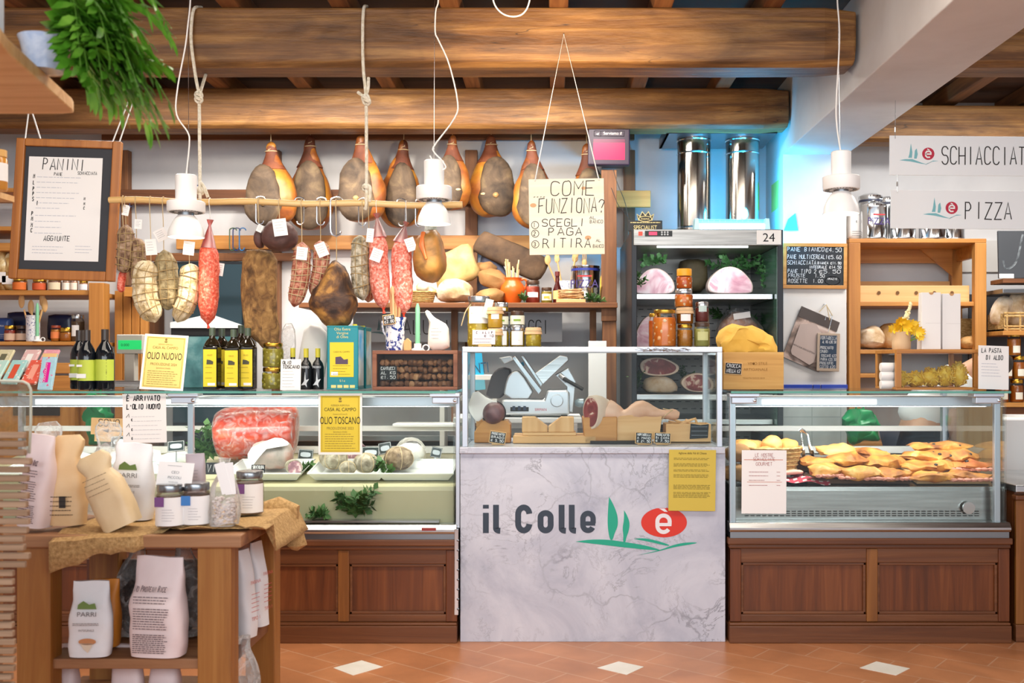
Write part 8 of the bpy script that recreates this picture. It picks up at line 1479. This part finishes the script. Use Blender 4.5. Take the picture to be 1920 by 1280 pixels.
bag('white flour bag with green hill print standing behind the slumped bag', tb(248,.24), 84*k, 152*k, .10, WHB, (0,rad(2),0), 'stand', PR, plain('#6d7076', .8), PRX); bag('clear crinkled bag at the back corner of the table', tb(104,.34), 60*k, 190*k, .09, CLEARBAG, (0,rad(-5),0), 'tie', name='clear_bag'); bag('clear crinkled bag standing behind the tan flour bag', tb(190,.36), 60*k, 190*k, .09, CLEARBAG, (0,rad(5),0), 'tie', name='clear_bag')
JB = mot('dark_bean_fill', ['#4a2e1c', '#6e4a30', '#8a6344'], 14, .3)
for x, dd, col, l, lm in ((319,.06,'#7a4b86','glass jar with purple label square beside the slumped cream bag','purple'),(368,.09,'#3f7fc4','glass jar with blue label square beside the purple labelled one','blue'),(468,.36,'#7a4b86','glass jar with purple label behind the bean bag at the table edge','purple')):
    k_ = sc(1,DT+dd); j = jar('preserve_jar', l, tb(x,dd), 26*k_, 80*k_, JB, plain('#8d8f92', .25, .9), .02, 1.45, PAPER, lz=(.06,.82)); r = 26*k_; mm = MB().rect(-r*.72, -r*.05, 40*k_, 58*k_, -r*1.06); obj('colour_square', mm, plain(col, .6), j); obj('fine_print', MB().lines(-r*.2, r*.7, 14*k_, 34*k_, 5, .6*k_, -r*1.06), GREYINK, j)
c = px(325,885,DT+.03); t = T('label_card', 'white folded product card propped over the two labelled jars', 'card', tb(325,.055)+Vector((0,-.0,77*k)), (rad(-12), rad(4), 0)); obj('card', MB().box(-34*k,34*k,0,.0015,0,46*k), PAPER, t, 0); obj('lettering', MB().text('CECI', 0, 24*k, 7*k, 1).text('PICCOLI', 0, 14*k, 7*k, 1).lines(-16*k,16*k,38*k,38.2*k,1,.8*k).lines(-10*k,14*k,7*k,7.2*k,1,.8*k), plain('#6c7078', .8), t)
bag('small mauve pouch standing behind the blue labelled jar', tb(366,.24), 44*k, 130*k, .06, plain('#b9adb5', .5), (0,0,0), 'stand', [('=',.55,.2,5,0)], GREYINK, [('heart_print', ((-.4,.62),(-.25,.6),(-.2,.72),(-.35,.75)), plain('#5c3a3a', .7))], 'pouch')
bk_ = bag('clear bag of pale beans with hanging paper labels on the burlap', tb(421,.1), 58*k, 128*k, .10, CLEARBAG, (0,0,0), 'gather', name='bean_bag'); m = MB()
for i in range(170):
    a = R.uniform(0,2*pi); z = R.uniform(3,52)*k; r = R.uniform(.55,1)*22*k; m.blob((r*math.cos(a), r*.8*math.sin(a), z), 3.4*k, 2.6*k, 2.4*k, 7, 5, .2, 6, i)
obj('bean', m, mot('pale_bean', ['#cdb9b0', '#e0d0c8', '#efe5df'], 20, .5), bk_)['kind'] = 'stuff'
for x, r_ in ((8,.28),(24,.12)): obj('paper_label', MB().box(-10*k,10*k,-.001,.001,-60*k,0), PAPER, bk_, 0, (x*k-8*k, -.055, 122*k), (rad(-4), -r_, 0))
# lower shelf
def lb_(x, dd=.14): q = px(x,0,DT+dd); return Vector((q.x, q.y, zl+.012))
bag('white flour bag with green hill print, alone at the front of the lower shelf', lb_(170,.06), 80*k, 140*k, .08, WHB, (0,rad(1),rad(5)), 'stand', PR, plain('#6d7076', .8), PRX); bag('orange flour bag peeking out behind the white one on the lower shelf', lb_(196,.18), 60*k, 130*k, .08, plain('#d8862a', .5), (0,rad(2),0), 'stand', [('=',.2,.2,6,0)], PAPER); bag('mauve pink rice flour bag in front of the dark bean bags on the lower shelf', lb_(298,.07), 108*k, 186*k, .12, PINKB, (0,rad(1),rad(-4)), 'stand', NP)
DBN = mot('dark_beans', ['#1f1a1a', '#3a3230', '#5c524c'], 60, .5, .8, 3, 0)
for x, l in ((252,'clear bag of dark beans behind the orange flour bag on the lower shelf'),(340,'clear bag of dark beans behind the mauve rice flour bag')):
    b_ = bag(l, lb_(x,.34), 96*k, 195*k, .12, CLEARBAG, (0,rad(2),0), 'gather', name='bean_bag'); obj('beans', MB().blob((0,0,74*k), 40*k, .052, 76*k, 18, 12, .1), DBN, b_)
REDP = plain('#c0504a', .7, name='red_print')
for x, dd, l in ((452,.30,'white flour bag with red print at the table side, nearer the front leg'),(478,.46,'white flour bag with red print at the table side, nearer the rear leg')):
    q = px(x,0,DT+dd); b_ = bag(l, Vector((px(430,0,DT).x-.045, DT-5+dd, zl+.012)), 44*k, 176*k, .10, WHB, (0,0,rad(70)), 'stand', [('FARINA',.62,.06,.9,0),('=',.3,.2,5,0),('TIPO 1',.2,.06,.9,0)], REDP)
bag('clear crinkled bag on the bottom shelf beside the front leg', Vector((px(440,0,DT+.1).x, DT-5+.2, .131)), 70*k, 150*k, .1, CLEARBAG, (0,0,rad(60)), 'gather', name='clear_bag')
for x, w, l in ((130,34,'pink packet on the bottom shelf, first in view'),(240,60,'pinkish cream packet in the middle of the bottom shelf'),(310,60,'pinkish packet beside the middle one on the bottom shelf')): q = px(x,0,DT+.2); bag(l, Vector((q.x,q.y,.142)), w*k, .23, .09, PINKB, (0,0,0), 'stand', name='packet')
# slatted screen at the frame edge
SD = 2.75; q = px(-30,0,SD); t = T('slatted_screen', 'rustic screen of rough horizontal wooden slats at the frame edge', 'screen', Vector((q.x,q.y,0))); ks = sc(1,SD); SLT = wood('rough_slat_wood', '#6d5238', '#94755a', '#b6977a', 'X', .7, 18, .3)
for i in range(30):
    z = px(0,1285-i*16.2,SD).z; e = 54+R.uniform(-3,2) if z < .82 else 76+R.uniform(-4,12)
    if z > 1.2: break
    obj('slat', MB().box(-.35, e*ks, R.uniform(-.004,.004), .016, z-.0095, z+.0075), SLT, t, .003)
obj('upright', MB().box(-.10,-.05,.016,.045,0,1.2).box(.0,.03,.016,.04,0,1.0), TABLEZ, t); obj('lower_boarding', MB().box(-.35,.04,.018,.03,0,.5), SLT, t)

# smoky acrylic end panel and stray wires
q = px(14,0,2.9); t = T('acrylic_panel', 'smoky acrylic panel with rounded corner at the frame edge above the slatted screen', 'panel', Vector((q.x,q.y,px(0,850,2.9).z))); k = sc(1,2.9)
obj('panel', MB().prism([(-90*k,0),(40*k,0),(43*k,60*k),(43*k,120*k),(38*k,130*k),(28*k,135*k),(-90*k,138*k)], 0, .006), film('smoky_acrylic', .12, .4, .1, .05, '#8a7048'), t, .001); obj('rim', MB().tube([(40*k,.003,0),(43*k,.003,60*k),(43*k,.003,120*k),(38*k,.003,130*k),(28*k,.003,135*k),(-90*k,.003,138*k)], .004, 6), plain('#b9b7a4', .3), t); obj('stand_rod', MB().tube([(-60*k,.003,0),(-60*k,.003,-t.location.z)], .008, 8), STEEL, t)
for i, (pp, l) in enumerate(((((1150,318),(1158,345),(1172,380),(1180,420),(1178,436)),'thin black wire drooping from the queue display towards the fridge'),(((1146,352),(1160,386),(1176,404),(1192,432)),'second thin black wire slanting down beside the rack post'))):
    o = px(*pp[0], 6.86); one('loose_wire', MB().tube(catm([px(a, b, 6.86)-o for a, b in pp]+[Vector((px(pp[-1][0],0,6.86)-o).to_tuple()[:2]+(2.19-o.z,))], 20), .0025, 5), BLACK, l, 'wire', o)
